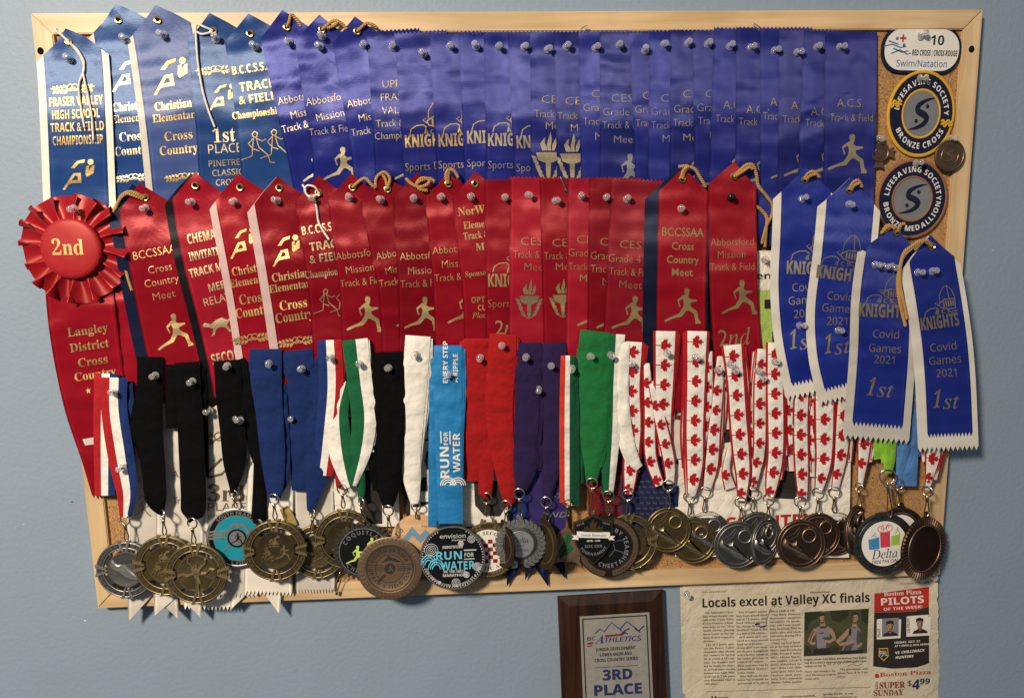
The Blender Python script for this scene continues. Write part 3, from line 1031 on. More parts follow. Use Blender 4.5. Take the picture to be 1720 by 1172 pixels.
def W2(x, y):
    y += 10 * math.sin(x / 29.0 + 1) + 7 * math.sin(x / 67.0)
    return 1.4 * (1 - sm(285, 335, y)) + 4.4 * sm(335, 450, y) - 4.4 * sm(440, 560, y) + 0.3 * math.sin(x / 41.0 + y / 80.0)


PINS = []
RIBS = {}


def ribbon(key, label, short, ctr, w, mat, top='peak', bot='pink', d0=3.0, tilt=4.2, field=None, tx=(), em=(), foil='gold', eye=None,
           rope=None, cord=None, border=None, pins=(), creases=(), group=None, wave=0.42, peak=40, bold=0.0, name="award_ribbon"):
    c4 = []
    for i, p in enumerate(ctr): c4.append((p[0], p[1], p[2] if len(p) > 2 else w, d0))
    st = Strip(c4, tilt, wave, field, 0.0, None, 0.0, creases, [(a, b) for a, b in pins])
    t = thing(name, label, "ribbon", st.S(0.5, 0), group)
    mk("band", st.mesh(top, bot, peak=peak), mat, t, 180)
    if border:                                          # wider sheet of cloth under the printed band
        bmat, bw, bl, shift = border
        c5 = [(p[0] + shift, p[1] + 1.5, p[2] + bw, p[3]) for p in c4]
        s2 = Strip(c5, tilt, 0, field, 0.0, 1, 0.0, creases, st.dents)
        s2.ws = st.ws
        mk("border", s2.mesh(top, bot, off=-0.55, longer=bl, peak=peak * (c5[0][2] / c4[0][2])), bmat, t, 180)
    if tx:
        m = MB()
        for e in tx:
            s, sty, h, wd, x, y = e[:6]
            kw = e[6] if len(e) > 6 else {}
            an = kw.pop('an', 'L') if kw else 'L'
            onstrip(m, st, text2d(s, sty, h, wd, an, kw.get('bold', -0.012 if sty == 'r' else bold), kw.get('shear', 0)), x, y + h / 2)
        mk("lettering", m, foil, t, 0)
    for kind, x, y, h in em:
        m = MB()
        onstrip(m, st, emblem2d(kind, h), x, y, 0.33)
        mk({'run': "runner_emblem", 'pair': "runners_emblem", 'ai': "angular_emblem"}.get(kind, kind + "_emblem"), m, foil, t, 0)
    if eye: eyelet(t, eye[0], eye[1], st.d_at(*eye))
    for r in (rope or ()):
        mk("gold_cord", rope_mb([(x, y, st.d_at(x, y) + 2.2 if d is None else d) for x, y, d in r], 2.3, 2), 'gold_rope', t, 180)
    for r in (cord or ()):
        mk("white_cord", rope_mb([(x, y, st.d_at(x, y) + 1.8 if d is None else d) for x, y, d in r], 1.9, 1), 'white_cord', t, 180)
    for i, (x, y) in enumerate(pins):
        w_ = "" if len(pins) == 1 else (("upper ", "lower ") if len(pins) == 2 else ("left ", "middle ", "right "))[i]
        PINS.append((x, y, st.d_at(x, y), "%sclear push pin through the %s" % (w_, short)))
    RIBS[key] = (st, t)
    return st, t


GB = "blue ribbons in the top row"
GR = "red ribbons in the second row"


def AMT(a, m, t, h=12.5):
    return [("Abbotsford", 'r', h, 73) + a, ("Mission", 'r', h, 47) + m, ("Track & Field", 'r', h, 75) + t]


B1 = dict(field=W1, group=GB)
ribbon('R1', "royal blue ribbon with white borders and white cord reading Fraser Valley High School", "Fraser Valley High School ribbon",
       [(110, 48), (121, 90), (128, 200), (134, 350)], 97, 'royal', d0=5.4, tilt=-0.5, border=('white_satin', 25, 0, 0),
       tx=[("FRASER VALLEY", 'b', 15, 90, 83, 172), ("HIGH SCHOOL", 'b', 15, 80, 88, 193.5), ("TRACK & FIELD", 'b', 15, 90, 85, 215), ("CHAMPIONSHIP", 'b', 15, 84, 89, 237)],
       em=[('ai', 132, 293, 50), ('laurel', 122, 147, 20)], eye=(115, 70),
       cord=[[(116, 70, None), (104, 60, None), (94, 52, None), (96, 50, 5.5), (112, 68, None), (126, 82, None), (138, 100, None), (141, 118, None), (133, 140, None), (134, 165, None), (142, 215, None)],
             [(116, 72, None), (130, 84, None), (141, 104, None), (140, 125, None), (148, 160, None), (155, 200, None), (157, 236, None)]],
       pins=[(112, 98)], **B1)
ribbon('R2', "royal blue Christian Elementary ribbon half hidden between two white bordered ribbons", "half hidden royal blue Christian Elementary ribbon",
       [(194, 7), (207, 56), (222, 180), (236, 350)], 98, 'royal', d0=2.4, tilt=0.6, border=('white_satin', 22, 0, 0),
       tx=[("Christian", 'sb', 14, 62, 190, 181), ("Elementary", 'sb', 13, 74, 188, 201), ("Cross", 'sb', 15, 44, 201, 231), ("Country", 'sb', 15, 60, 193, 255)],
       em=[('ai', 214, 127, 50), ('laurel', 224, 297, 17)], foil='palegold', eye=(199, 34), pins=[(206, 64)], **B1)
ribbon('R3', "pale shining blue Christian Elementary ribbon with white left border and eyelet", "pale shining Christian Elementary ribbon",
       [(261, 9), (273, 56), (287, 150), (297, 230), (309, 350)], 99, 'pale_royal', border=('white_satin', 22, 0, 0),
       tx=[("Christian", 'sb', 14, 62, 261, 180), ("Elementary", 'sb', 13, 78, 257, 200), ("Cross", 'sb', 15, 47, 277, 230), ("Country", 'sb', 15, 64, 269, 254)],
       em=[('ai', 286, 128, 57), ('laurel', 307, 296, 17)], eye=(265, 34), pins=[(271, 56)], **B1)
ribbon('R4', "royal blue ribbon with white cord reading 1st Place under a laurel", "royal blue 1st Place ribbon with white cord",
       [(352, 22), (362, 70), (370, 150), (377, 230), (384, 350)], 94, 'royal',
       tx=[("1st", 'sb', 24, 38, 358, 228), ("PLACE", 's', 15, 56, 350, 251), ("PINETREE", 's', 10, 60, 351, 275), ("CLASSIC", 's', 10, 52, 357, 291), ("CROSS", 's', 10, 40, 363, 307)],
       em=[('laurel', 363, 116, 19), ('ai', 372, 165, 46)], foil='darkfoil', eye=(358, 52),
       cord=[[(358, 52, None), (346, 47, None), (332, 42, None), (329, 52, None), (332, 100, None), (340, 150, None), (350, 185, None), (361, 214, None)], [(357, 54, None), (340, 58, None), (331, 54, None)]],
       pins=[(359, 64)], **B1)
ribbon('R5', "royal blue BCCSSAA Track and Field Championships ribbon with two outlined runners", "royal blue BCCSSAA ribbon",
       [(417, 23), (426, 70), (438, 150), (448, 230), (458, 350)], 96, 'royal',
       tx=[("B.C.C.S.S.A.A.", 'b', 14, 82, 391, 119), ("TRACK", 'b', 15, 62, 403, 147), ("& FIELD", 'b', 14, 66, 402, 169), ("Championships", 'sb', 12, 88, 391, 195)],
       em=[('pair', 440, 252, 58)], eye=(420, 57), pins=[(426, 77)], **B1)
ribbon('R6', "violet blue Abbotsford Mission ribbon, leftmost of three in the top row", "leftmost violet Abbotsford Mission ribbon",
       [(474, 17), (485, 75), (505, 170), (524, 250), (543, 350)], 87, 'violet', tx=AMT((468, 171), (490, 194), (475, 218)), foil='palegold', em=[('run', 533, 276, 58)],
       eye=(482, 46), rope=[[(482, 46, None), (486, 36, None), (489, 25, 5), (497, 32, 4), (506, 45, 3.0)]], pins=[(483, 68)], creases=[(120, 0.5, 0.12, 8), (250, 0.5, 0.05, 7)], **B1)
ribbon('R7', "violet blue Abbotsford Mission ribbon with two push pins, middle of three in the top row", "middle violet Abbotsford Mission ribbon",
       [(536, 25), (541, 80), (555, 172), (565, 225), (573, 350)], 87, 'violet', tx=AMT((515, 172), (533, 198), (520, 222)), foil='palegold', em=[('run', 571, 276, 58)],
       eye=(541, 50), rope=[[(541, 50, None), (553, 40, 5), (563, 35, 6), (574, 40, 6), (583, 50, 5)], [(550, 48, 6), (560, 44, 6), (570, 36, 6)]], pins=[(539, 58), (536, 76)], **B1)
ribbon('R8', "violet blue Abbotsford Mission ribbon beside the Upper Fraser Valley ribbon", "violet Abbotsford Mission ribbon beside the Upper Fraser one",
       [(596, 28), (604, 85), (620, 175), (631, 240), (642, 350)], 86, 'violet', tx=AMT((584, 175), (604, 199), (591, 223)), foil='palegold',
       eye=(600, 53), rope=[[(600, 53, None), (608, 46, 5), (616, 40, 6), (626, 42, 6), (634, 48, 5)]], pins=[(609, 74)], **B1)
ribbon('R9', "violet blue ribbon with pinked top reading Upper Fraser Valley", "Upper Fraser Valley ribbon",
       [(660, 49), (671, 230), (676, 350)], 88, 'violet', 'pink',
       tx=[("UPPER", 'r', 12.5, 50, 643, 142), ("FRASER", 'r', 12.5, 54, 640, 164), ("VALLEY", 'r', 12.5, 54, 642, 186), ("Track & Field", 'r', 12, 78, 632, 208), ("Championship", 'r', 12, 84, 630, 229)],
       foil='palegold', em=[('run', 690, 276, 58)], pins=[(658.5, 77)], **B1)
kn = [("leftmost", 663, 679, 711, 88, 681, 248, 281), ("second", 722, 735, 756, 76, 737, 246, 277), ("third", 771, 781, 800, 76, 785, 241, 274), ("fourth", 813, 818, 839, 76, 820, 245, 277), ("fifth", 853, 865, 881, 77, 868, 249, 282)]
for i, (nm, xa, xb, px_, py_, xs, kb, sy) in enumerate(kn):
    ribbon('K%d' % i, "violet blue ribbon with gold knight and Sports lettering, %s of five from the left" % nm, "%s violet knight ribbon from the left" % nm,
           [(xa + 43, 52 + (i % 3)), (xb + 42, 290), (xb + 44, 400)], 87, 'violet', 'pink',
           tx=[("KNIGHTS", 'b', 21, 78, xs, kb - 10, dict(bold=0.01)), ("A C S", 'b', 7, 24, xs + 32, kb - 26), ("Sports Day", 'r', 13, 74, xs, sy)],
           em=[('knight', xs + 42, kb - 20, 58)], foil='gold' if i < 2 else 'palegold', pins=[(px_, py_)], creases=[(95 + 20 * i, 0.25, 0.3 - 0.15 * i, 12)], **B1)
ce = [("CES Track & Field ribbon with torch, left of a similar pair", 891, 892, 921, 81, (910, 167), None, (898, 191), (917, 211), ('torch', 921, 262, 82), "left CES torch ribbon"),
      ("CES Track & Field ribbon with torch, right of a similar pair", 931, 936, 952.5, 77, (950, 170), None, (937, 195), (959, 215), ('torch', 961, 264, 80), "right CES torch ribbon"),
      ("CES Grade 4 ribbon just right of the torch ribbons", 972, 976, 1001.5, 79, (994, 158), (980, 181), (980, 204), (1000, 229), ('run', 1022, 292, 60), "CES Grade 4 ribbon beside the torch ribbons"),
      ("CES Grade 4 ribbon, widest in view, with gold runner showing", 1008, 1008, 1043, 73, (1027, 165), (1013, 188), (1012, 210), (1031.5, 234), ('run', 1052, 288, 60), "widest CES Grade 4 ribbon"),
      ("narrow CES Grade 4 strip between two wider ribbons, no runner showing", 1057, 1067, 1086, 83, (1080, 161), (1067, 184), (1068, 207), (1090, 231), None, "narrow CES Grade 4 strip"),
      ("creased CES Grade 4 ribbon with its Track line on the fold", 1091.6, 1089, 1118, 72, (1110, 165), (1094, 187), (1094, 210), (1113, 233), ('run', 1133, 292, 60), "creased CES Grade 4 ribbon"),
      ("CES Grade 4 ribbon above the tall red BCCSSAA ribbon's cord", 1127, 1125, 1158.5, 70.5, (1147, 158), (1132, 183), (1130.6, 206), (1148, 231), ('run', 1170, 285, 58), "CES ribbon above the tall BCCSSAA ribbon"),
      ("pale lettered CES Grade 4 ribbon, rightmost of the CES ribbons", 1163, 1167, 1192, 72, (1185, 158), (1171, 181), (1173, 203), (1193, 227), ('run', 1203, 291, 58), "rightmost CES Grade 4 ribbon")]
for i, (lb, xa, xb, px_, py_, c_, g_, t_, m_, e_, sh) in enumerate(ce):
    tx = [("CES", 'r', 13, 36, c_[0], c_[1]), ("Track & Field", 'r', 12.5, 76, t_[0], t_[1]), ("Meet", 'r', 12.5, 38, m_[0], m_[1])]
    if g_: tx.append(("Grade 4", 'r', 13, 58, g_[0], g_[1]))
    ribbon('C%d' % i, "violet blue " + lb, sh, [(xa + 43, 51 - (i > 4) * 1.5 + (i % 2)), (xb + 43, 290), (xb + 43, 405)], 87, 'violet', 'pink', tx=tx,
           em=[e_] if e_ else [], foil=('palegold', 'silverfoil')[i % 2] if i > 2 else 'palegold', pins=[(px_, py_)], creases=([(150, 0.5, 0.1, 7), (120, 0.3, -0.3, 9)] if i in (0, 5) else [(60, 0.35, 0.25, 9)] if i in (1, 3) else ()), **B1)
ac = [("leftmost A.C.S. ribbon, over the CES ribbons", 1200, 1193, 1229, 76, (1215, 176), (1202, 199), ('run', 1238, 281, 60), "leftmost A.C.S. ribbon"),
      ("A.C.S. ribbon with a pale crease line under its pin", 1237, 1236, 1264, 78, (1253.5, 184), (1241, 204), ('run', 1280, 285, 60), "A.C.S. ribbon with the pale crease"),
      ("A.C.S. ribbon, third of six, foot of its runner showing", 1277, 1278, 1304.5, 83, (1294, 171.5), (1281.6, 195), ('run', 1324, 276, 58), "third A.C.S. ribbon from the left"),
      ("A.C.S. ribbon, fourth of six, with sheer right edge", 1309, 1308, 1343, 86, (1329, 177), (1315, 200), ('run', 1346, 272, 58), "fourth A.C.S. ribbon from the left"),
      ("badly crumpled A.C.S. ribbon with folds across its lettering", 1351, 1342, 1377, 77, (1362, 187), (1352.5, 206), ('run', 1388, 270, 58), "badly crumpled A.C.S. ribbon"),
      ("fully visible A.C.S. Track & Field ribbon at the right end", 1387, 1384, 1415, 77, (1406, 173), (1394, 197), ('run', 1424, 258, 66), "fully visible A.C.S. ribbon")]
for i, (lb, xa, xb, px_, py_, a_, t_, e_, sh) in enumerate(ac):
    cr = {1: [(40, 0.9, 0.12, 4), (140, 1.1, -0.1, 5), (100, 0.7, 0.3, 9)], 2: [(200, 0.4, 0.2, 8)], 4: [(118, 1.5, -0.5, 7), (140, 1.6, 0.35, 5), (85, 1.1, 0.5, 8), (165, 1.2, -0.6, 6), (195, 1.0, -0.3, 9)], 5: [(28, 0.5, 0.55, 7)]}.get(i, ())
    ribbon('A%d' % i, "violet blue " + lb, sh, [(xa + 43, (46, 45, 45, 49, 51, 51)[i]), (xb + 42, 290), (xb + 36, 410)], 87, 'violet', 'pink',
           tx=[("A.C.S.", 'r', 13.5, 44, a_[0], a_[1]), ("Track & Field", 'r', 12.5, 72, t_[0], t_[1]), ("1st", 'sb', 22, 40, xs + 500, 330)][:2], em=[e_], foil='palegold', pins=[(px_, py_)], creases=cr, **B1)

# second row -------------------------------------------------------
B2 = dict(field=W2, group=GR, d0=9.8)
ribbon('S1', "red BCCSSAA Cross Country ribbon with navy back, beside the rosette", "red BCCSSAA ribbon beside the rosette",
       [(234, 308), (243, 352), (258, 430), (272, 505), (292, 600), (306, 660)], 87, 'red', border=('navy_satin', 14, 0, -12),
       tx=[("BCCSSAA", 'r', 14, 72, 225, 430), ("Cross", 'r', 12.5, 40, 250, 454), ("Country", 'r', 12.5, 58, 244, 477), ("Meet", 'r', 12.5, 38, 258, 499)], em=[('run', 290, 557, 60)],
       eye=(244, 332), rope=[[(244, 332, None), (232, 326, 13), (218, 322, 13), (205, 328, 13), (197, 342, 12), (190, 358, 11)], [(241, 335, None), (226, 329, 13.5), (212, 326, 13.5), (201, 336, 12.5), (194, 352, 11.5)],
                                        [(212, 455, 13.5), (216, 470, 13.5), (222, 488, 13.5)]], pins=[(240, 349)], foil='warmgold', **B2)
ribbon('S2', "red ribbon with black back reading CHEM INVITATIONAL and a running animal", "red Invitational ribbon with black back",
       [(328, 290), (333, 340), (349, 430), (372, 520), (393, 610), (402, 660)], 86, 'pinkred', border=('black_satin', 12, 0, -7),
       tx=[("CHEMAINUS", 'b', 16, 82, 316, 402), ("INVITATIONAL", 'b', 14, 82, 319, 432), ("TRACK MEET", 'b', 14, 78, 320, 460), ("MEET", 'b', 13, 36, 352, 484), ("RELAY", 's', 13, 46, 344, 508), ("SECOND", 'b', 18, 62, 357, 604)],
       em=[('cheetah', 362, 548, 26)], foil='darkfoil', eye=(328, 312), pins=[(319, 339)], **B2)
ribbon('S3', "red Christian Elementary ribbon with pale pink left border, next to the Invitational ribbon", "red Christian ribbon next to the Invitational one",
       [(400, 291), (407, 340), (424, 430), (440, 520), (458, 640)], 88, 'red', border=('pink_satin', 22, 0, -1),
       tx=[("Christian", 'sb', 14, 62, 391, 457), ("Elementary", 'sb', 13, 74, 387, 477), ("Cross", 'sb', 16, 46, 403, 504), ("Country", 'sb', 16, 62, 397, 527)],
       em=[('ai', 408, 408, 46), ('laurel', 424, 566, 19)], eye=(403, 315), pins=[(390, 338)], **B2)
ribbon('S4', "red Christian Elementary ribbon with pale pink border, overlapping its twin on the right", "right hand red Christian Elementary ribbon",
       [(466, 296), (471, 340), (487, 430), (503, 530), (519, 640)], 87, 'red', border=('pink_satin', 24, 0, -2),
       tx=[("Christian", 'sb', 14, 64, 458, 467), ("Elementary", 'sb', 13, 76, 453, 486), ("Cross", 'sb', 16, 46, 471, 514), ("Country", 'sb', 16, 64, 464, 535)],
       em=[('ai', 480, 421, 47), ('laurel', 500, 571, 19)], eye=(469, 316), pins=[(463.5, 337)], **B2)
ribbon('S5', "red B.C.C.S.S.A.A. Track & Field ribbon with knotted white cord", "red ribbon with knotted white cord",
       [(535, 295), (540, 340), (553, 420), (563, 500), (573, 640)], 88, 'red',
       tx=[("B.C.C.S.S.A.A.", 'b', 14, 78, 508, 388), ("TRACK", 'b', 14, 58, 521, 415), ("& FIELD", 'b', 14, 62, 521, 436), ("Championships", 'sb', 12, 84, 513, 462)], em=[('pair', 557, 512, 50)],
       foil='darkfoil', eye=(535, 324), cord=[[(536, 324, None), (528, 314, 14), (516, 312, 14), (512, 320, 14), (519, 330, 14), (531, 328, 14), (537, 324, 14)], [(508, 310, 14), (514, 320, 14)], [(527, 333, 14), (532, 350, None), (535, 372, None), (543, 388, None), (553, 403, None)]],
       pins=[(521.5, 332)], **B2)
ribbon('S6', "red Abbotsford Mission ribbon with whole gold runner, left of the shiny ones", "red Abbotsford Mission ribbon with whole runner",
       [(590, 292), (595, 345), (606, 430), (614, 500), (618, 650)], 86, 'red', tx=AMT((565, 431), (582, 454), (572, 476)), foil='warmgold', em=[('run', 612, 528, 61)],
       eye=(592, 315), rope=[[(592, 315, None), (604, 304, 13), (614, 300, 14), (624, 310, 14), (631, 316, 13)]], pins=[(584.5, 332)], **B2)
ribbon('S7', "narrow shiny red Abbotsford Mission strip with bright folds", "narrow shiny red Abbotsford Mission strip",
       [(640, 292), (650, 340), (665, 420), (680, 500), (686, 650)], 86, 'red', tx=AMT((633, 431), (649, 455), (638, 476)), foil='warmgold', em=[('run', 694, 522, 58)], eye=(651, 318),
       rope=[[(651, 318, None), (648, 302, 13), (640, 292, 13), (632, 300, 13), (631, 316, 12)], [(651, 317, None), (655, 300, 14), (646, 289, 14), (636, 294, 14)]], pins=[(639, 335)], creases=[(160, 0.9, 0.1, 10), (240, 0.9, 0.05, 8), (85, 0.8, 0.2, 16)], **B2)
ribbon('S8', "red Abbotsford Mission ribbon under a loose gold knot", "red Abbotsford Mission ribbon under the gold knot",
       [(701, 290), (704, 340), (709, 430), (713, 520), (712, 650)], 87, 'red', tx=AMT((672, 431), (686, 455), (673, 477)), foil='warmgold', em=[('run', 708, 527, 58)],
       rope=[[(682, 300, 13), (690, 308, 14), (702, 314, 14), (714, 312, 15), (722, 304, 15), (714, 299, 15), (704, 302, 14), (700, 312, 14), (708, 319, 14), (718, 320, 13)], [(730, 305, 14), (722, 300, 14), (708, 303, 14), (698, 311, 14)]], pins=[(694, 333)], creases=[(130, 0.6, -0.3, 12)], **B2)
ribbon('S9', "red Abbotsford Mission ribbon, rightmost pointed one before the NorWest ribbon", "red Abbotsford Mission ribbon before the NorWest one",
       [(752, 290), (757, 335), (765, 420), (772, 520), (776, 650)], 86, 'red', tx=AMT((727, 421), (743, 444), (730.5, 467)), foil='warmgold', em=[('run', 780, 517, 58)], eye=(753, 309),
       rope=[[(753, 309, None), (753, 296, 13), (755, 286, 13), (763, 287, 13), (770, 299, 12)], [(751, 309, None), (749, 294, 14), (753, 284, 14)]], pins=[(741.5, 330)], creases=[(150, 0.5, 0.2, 10)], **B2)
ribbon('S10', "red NorWest Elementary ribbon with gold serif lettering and open eyelet", "red NorWest Elementary ribbon",
       [(798, 289), (803, 335), (812, 420), (820, 500), (826, 650)], 86, 'red', tx=[("NorWest", 'sb', 14, 66, 770, 356), ("Elementary", 'sb', 12, 66, 779, 379), ("Track & Field", 'sb', 12, 72, 779, 397), ("Meet", 'sb', 12, 34, 800, 415), ("Sponsored by", 'sb', 9, 66, 782, 461), ("OPTIMIST", 'b', 10, 56, 792, 504), ("CLUB", 'b', 9, 28, 803, 517), ("Place", 'si', 9, 30, 793, 530)],
       eye=(798, 309), pins=[(792, 330)], **B2)
ribbon('S11', "red pinked ribbon with gold knight and Sports lettering", "red knight ribbon",
       [(857, 300), (859, 470), (860, 650)], 87, 'red', 'pink', tx=[("KNIGHTS", 'b', 21, 78, 820, 471, dict(bold=0.01)), ("A C S", 'b', 7, 24, 851, 455), ("Sports Day", 'r', 13, 74, 820, 510), ("2nd", 'si', 24, 50, 832, 550)], em=[('knight', 862, 460, 58)], pins=[(849, 331)], **B2)
cr = [("CES Track & Field Meet ribbon with whole gold torch", 858, 855, 296, 888, 327, (875, 405), None, (862, 427), (881, 448), ('torch', 889, 502, 66), "red CES ribbon with whole torch", 'darkfoil', [(60, 0.3, 0.2, 12)]),
      ("CES ribbon with torch cut by a shiny fold, safety pin at its top", 907, 914, 299, 934, 337, (928, 408), None, (914, 430), (934, 448), ('torch', 945, 500, 66), "red CES ribbon with the shiny fold", 'warmgold', [(224, 1.2, 0.2, 7), (90, 0.6, -0.2, 14), (120, 0.6, 0.3, 12)]),
      ("CES Grade 4 ribbon, lightest red, just right of the safety pin", 955, 951, 298, 978.5, 329, (969, 402), (955, 424), (955, 447), (974, 467), ('run', 1000, 522, 60), "lightest red CES Grade 4 ribbon", 'warmgold', ()),
      ("dark red CES Grade 4 strip between two Grade 4 ribbons", 990.5, 987, 297, 1021, 331, (1008, 406), (992, 429), (992.5, 451), (1012, 473), ('run', 1032, 526, 60), "dark red CES Grade 4 strip", 'warmgold', ()),
      ("CES Grade 4 Track & Field Meet ribbon showing its whole runner", 1028, 1014, 300, 1055, 334, (1041, 410), (1022, 433), (1023, 455), (1040, 477), ('run', 1059, 527, 61), "red CES Grade 4 ribbon with whole runner", 'warmgold', ())]
for i, (lb, xa, xb, ty, px_, py_, c_, g_, t_, m_, e_, sh, fo, crs) in enumerate(cr):
    tx = [("CES", 'r', 13, 36, c_[0], c_[1]), ("Track & Field", 'r', 12.5, 74, t_[0], t_[1]), ("Meet", 'r', 12.5, 38, m_[0], m_[1])]
    if g_: tx.append(("Grade 4", 'r', 13, 54, g_[0], g_[1]))
    k_ = dict(B2); k_['d0'] = 9.8 + (0.2 if i == 4 else 0)
    ribbon('T%d' % i, "red " + lb, sh, [(xa + 43, ty), ((xa + xb) / 2 + 43, 440), (xb + 43, 580), (xb + 43, 660)], 88, ('pinkred', 'red', 'pinkred', 'red', 'pinkred')[i], 'pink', tx=tx, em=[e_], foil=fo, pins=[(px_, py_)], creases=crs, **k_)
k_ = dict(B2); k_['d0'] = 10.6; k_['tilt'] = 1.0
ribbon('S17', "tall red BCCSSAA Cross Country ribbon with wide navy back and gold cord", "tall red BCCSSAA ribbon",
       [(1148.5, 282), (1148, 325), (1145, 450), (1144, 560), (1146, 690)], 83, 'red', border=('navy_satin', 26, 0, -10),
       tx=[("BCCSSAA", 'r', 14, 70, 1147, 390, dict(an='C', bold=0.01)), ("Cross", 'r', 12.5, 37, 1147, 413.5, dict(an='C', bold=0.01)), ("Country", 'r', 12.5, 54, 1147, 436, dict(an='C', bold=0.01)), ("Meet", 'r', 12.5, 35, 1146, 457, dict(an='C', bold=0.01))],
       em=[('run', 1147, 514, 61)], foil='warmgold', eye=(1146, 301), rope=[[(1146, 301, None), (1150, 288, 14), (1158, 281, 14), (1168, 285, 14), (1176, 298, 13), (1186, 314, 12)], [(1144, 300, None), (1148, 286, 15), (1156, 279, 15), (1140, 280, 13)]], pins=[(1147, 350)], **k_)
k_['d0'] = 11.0
st18, t18 = ribbon('S18', "red Abbotsford Mission ribbon held by a black pin, trailing a gold cord", "red ribbon with the black pin",
       [(1234, 272), (1230, 320), (1231, 420), (1233, 500), (1239, 590), (1246, 655)], 81, 'red',
       tx=[("Abbotsford", 'r', 12.5, 72, 1230, 406, dict(an='C')), ("Mission", 'r', 12.5, 46, 1229, 427, dict(an='C')), ("Track & Field", 'r', 12.5, 74, 1230, 448, dict(an='C')), ("2nd", 'si', 28, 54, 1208, 568)],
       em=[('run', 1241, 500, 60)], foil='warmgold', eye=(1233, 296), creases=[(220, 0.5, -0.15, 10), (252, 0.6, 0.1, 8), (150, 0.3, 0.3, 9)],
       rope=[[(1233, 296, None), (1243, 286, 15), (1254, 277, 15), (1265, 278, 14), (1271, 295, 12), (1274, 312, 10), (1288, 330, 9), (1298, 345, 9), (1296, 362, 9), (1288, 378, 9), (1283, 395, 9), (1280, 409, 9)],
             [(1233, 297, None), (1246, 289, 16), (1258, 281, 16), (1264, 284, 15)], [(1270, 346, 8), (1280, 354, 8), (1288, 366, 8.6), (1287, 385, 9), (1285, 415, 8)]], **k_)

# the four bordered ribbons at the right -------------------------------------------------------
V = dict(group="white bordered blue ribbons at the right", mat='covid', tilt=2.0, peak=40, foil='palegold')


def COV(k, c, g, y, f, an='L', hw=1.0):
    return [("KNIGHTS", 'b', 21, 86 * hw, k[0], k[1], dict(an='C', bold=0.015)), ("A C S", 'b', 7, 26, k[0] + 4, k[1] - 17, dict(an='C')), ("Covid", 's', 13, 44, c[0], c[1], dict(an=an)), ("Games", 's', 13, 54, g[0], g[1], dict(an=an)),
            ("2021", 's', 13, 34, y[0], y[1], dict(an=an)), ("1st", 'si', 0.1, 1, 0, 0), ("1", 'sb', 29, 12, f[0] - 20, f[1], dict(shear=0.22, an='C')), ("st", 'si', 25, 28, f[0] - 8, f[1] + 4)]


def cov(key, label, short, ctr, w, d0, k, kh, c, g, y, f, eye, rp, pins, an, bl, bw, cr=(), foil='palegold', sh=0):
    tx = [e for e in COV(k, c, g, y, f, an, 0.75 if key == 'V4' else 0.93) if e[2] > 1]
    a = dict(V); a['foil'] = foil
    ribbon(key, label, short, ctr, w, d0=d0, tx=tx, em=[('knight', k[0] + 4, k[1] - 8, kh)], eye=eye, rope=rp, pins=pins, border=('white_satin', bw, bl, sh), creases=cr, wave=0.5, **a)


cov('V1', "blue Covid Games 2021 ribbon, topmost of four with white borders", "topmost white bordered Covid Games ribbon",
    [(1352, 281), (1354, 325), (1352, 400), (1349, 480), (1355, 560), (1370, 637)], 83, 18, (1361, 450), 62, (1331, 483), (1325, 505.5), (1334, 528), (1352, 571), (1352, 302),
    [[(1352, 302, None), (1356, 293, 23), (1366, 288, 24), (1377, 298, 22)], [(1354, 303, None), (1360, 296, 24), (1370, 292, 24)]], [(1351, 334), (1347, 548)], 'L', 20, 26, [(265, -0.8, 0.05, 14), (318, 2.6, 0.1, 28), (110, 2.0, 0.2, 50)], 'palegold', -1)
cov('V2', "blue Covid Games 2021 ribbon, second from top of the four white bordered ones", "second white bordered Covid Games ribbon",
    [(1430, 297), (1428, 345), (1420, 430), (1409, 520), (1412, 590), (1424, 645)], 80, 20, (1410, 460), 60, (1411, 498), (1408, 518), (1406, 539), (1410, 579), (1427, 319),
    [[(1427, 319, None), (1432, 308, 25), (1441, 303, 26), (1448, 314, 24)], [(1429, 320, None), (1436, 311, 26), (1445, 307, 26)]], [(1431, 342.5), (1412.5, 556)], 'C', 20, 26, [(262, -0.9, 0.05, 14), (312, 2.8, 0.1, 28), (115, 2.4, -0.2, 45)], 'darkfoil', -2)
cov('V3', "blue Covid Games 2021 ribbon with clear 1st lettering, pinned over the frame edge row", "white bordered Covid Games ribbon with clear 1st",
    [(1504, 379), (1498, 420), (1487, 500), (1483, 600), (1474, 714)], 85, 22, (1482, 522), 54, (1488, 561), (1486.5, 585), (1485, 604), (1480, 649), (1506, 390),
    [[(1506, 390, None), (1500, 380, 27), (1488, 383, 26), (1480, 392, 25)], [(1508, 390, None), (1512, 378, 28), (1520, 376, 26)], [(1504, 384, 28), (1492, 378, 27), (1484, 386, 25)]], [(1475, 445), (1489, 448), (1503, 448)], 'C', 22, 27, [(160, 3.6, 0.2, 52), (230, 0.8, -0.3, 20)], 'darkfoil', -1)
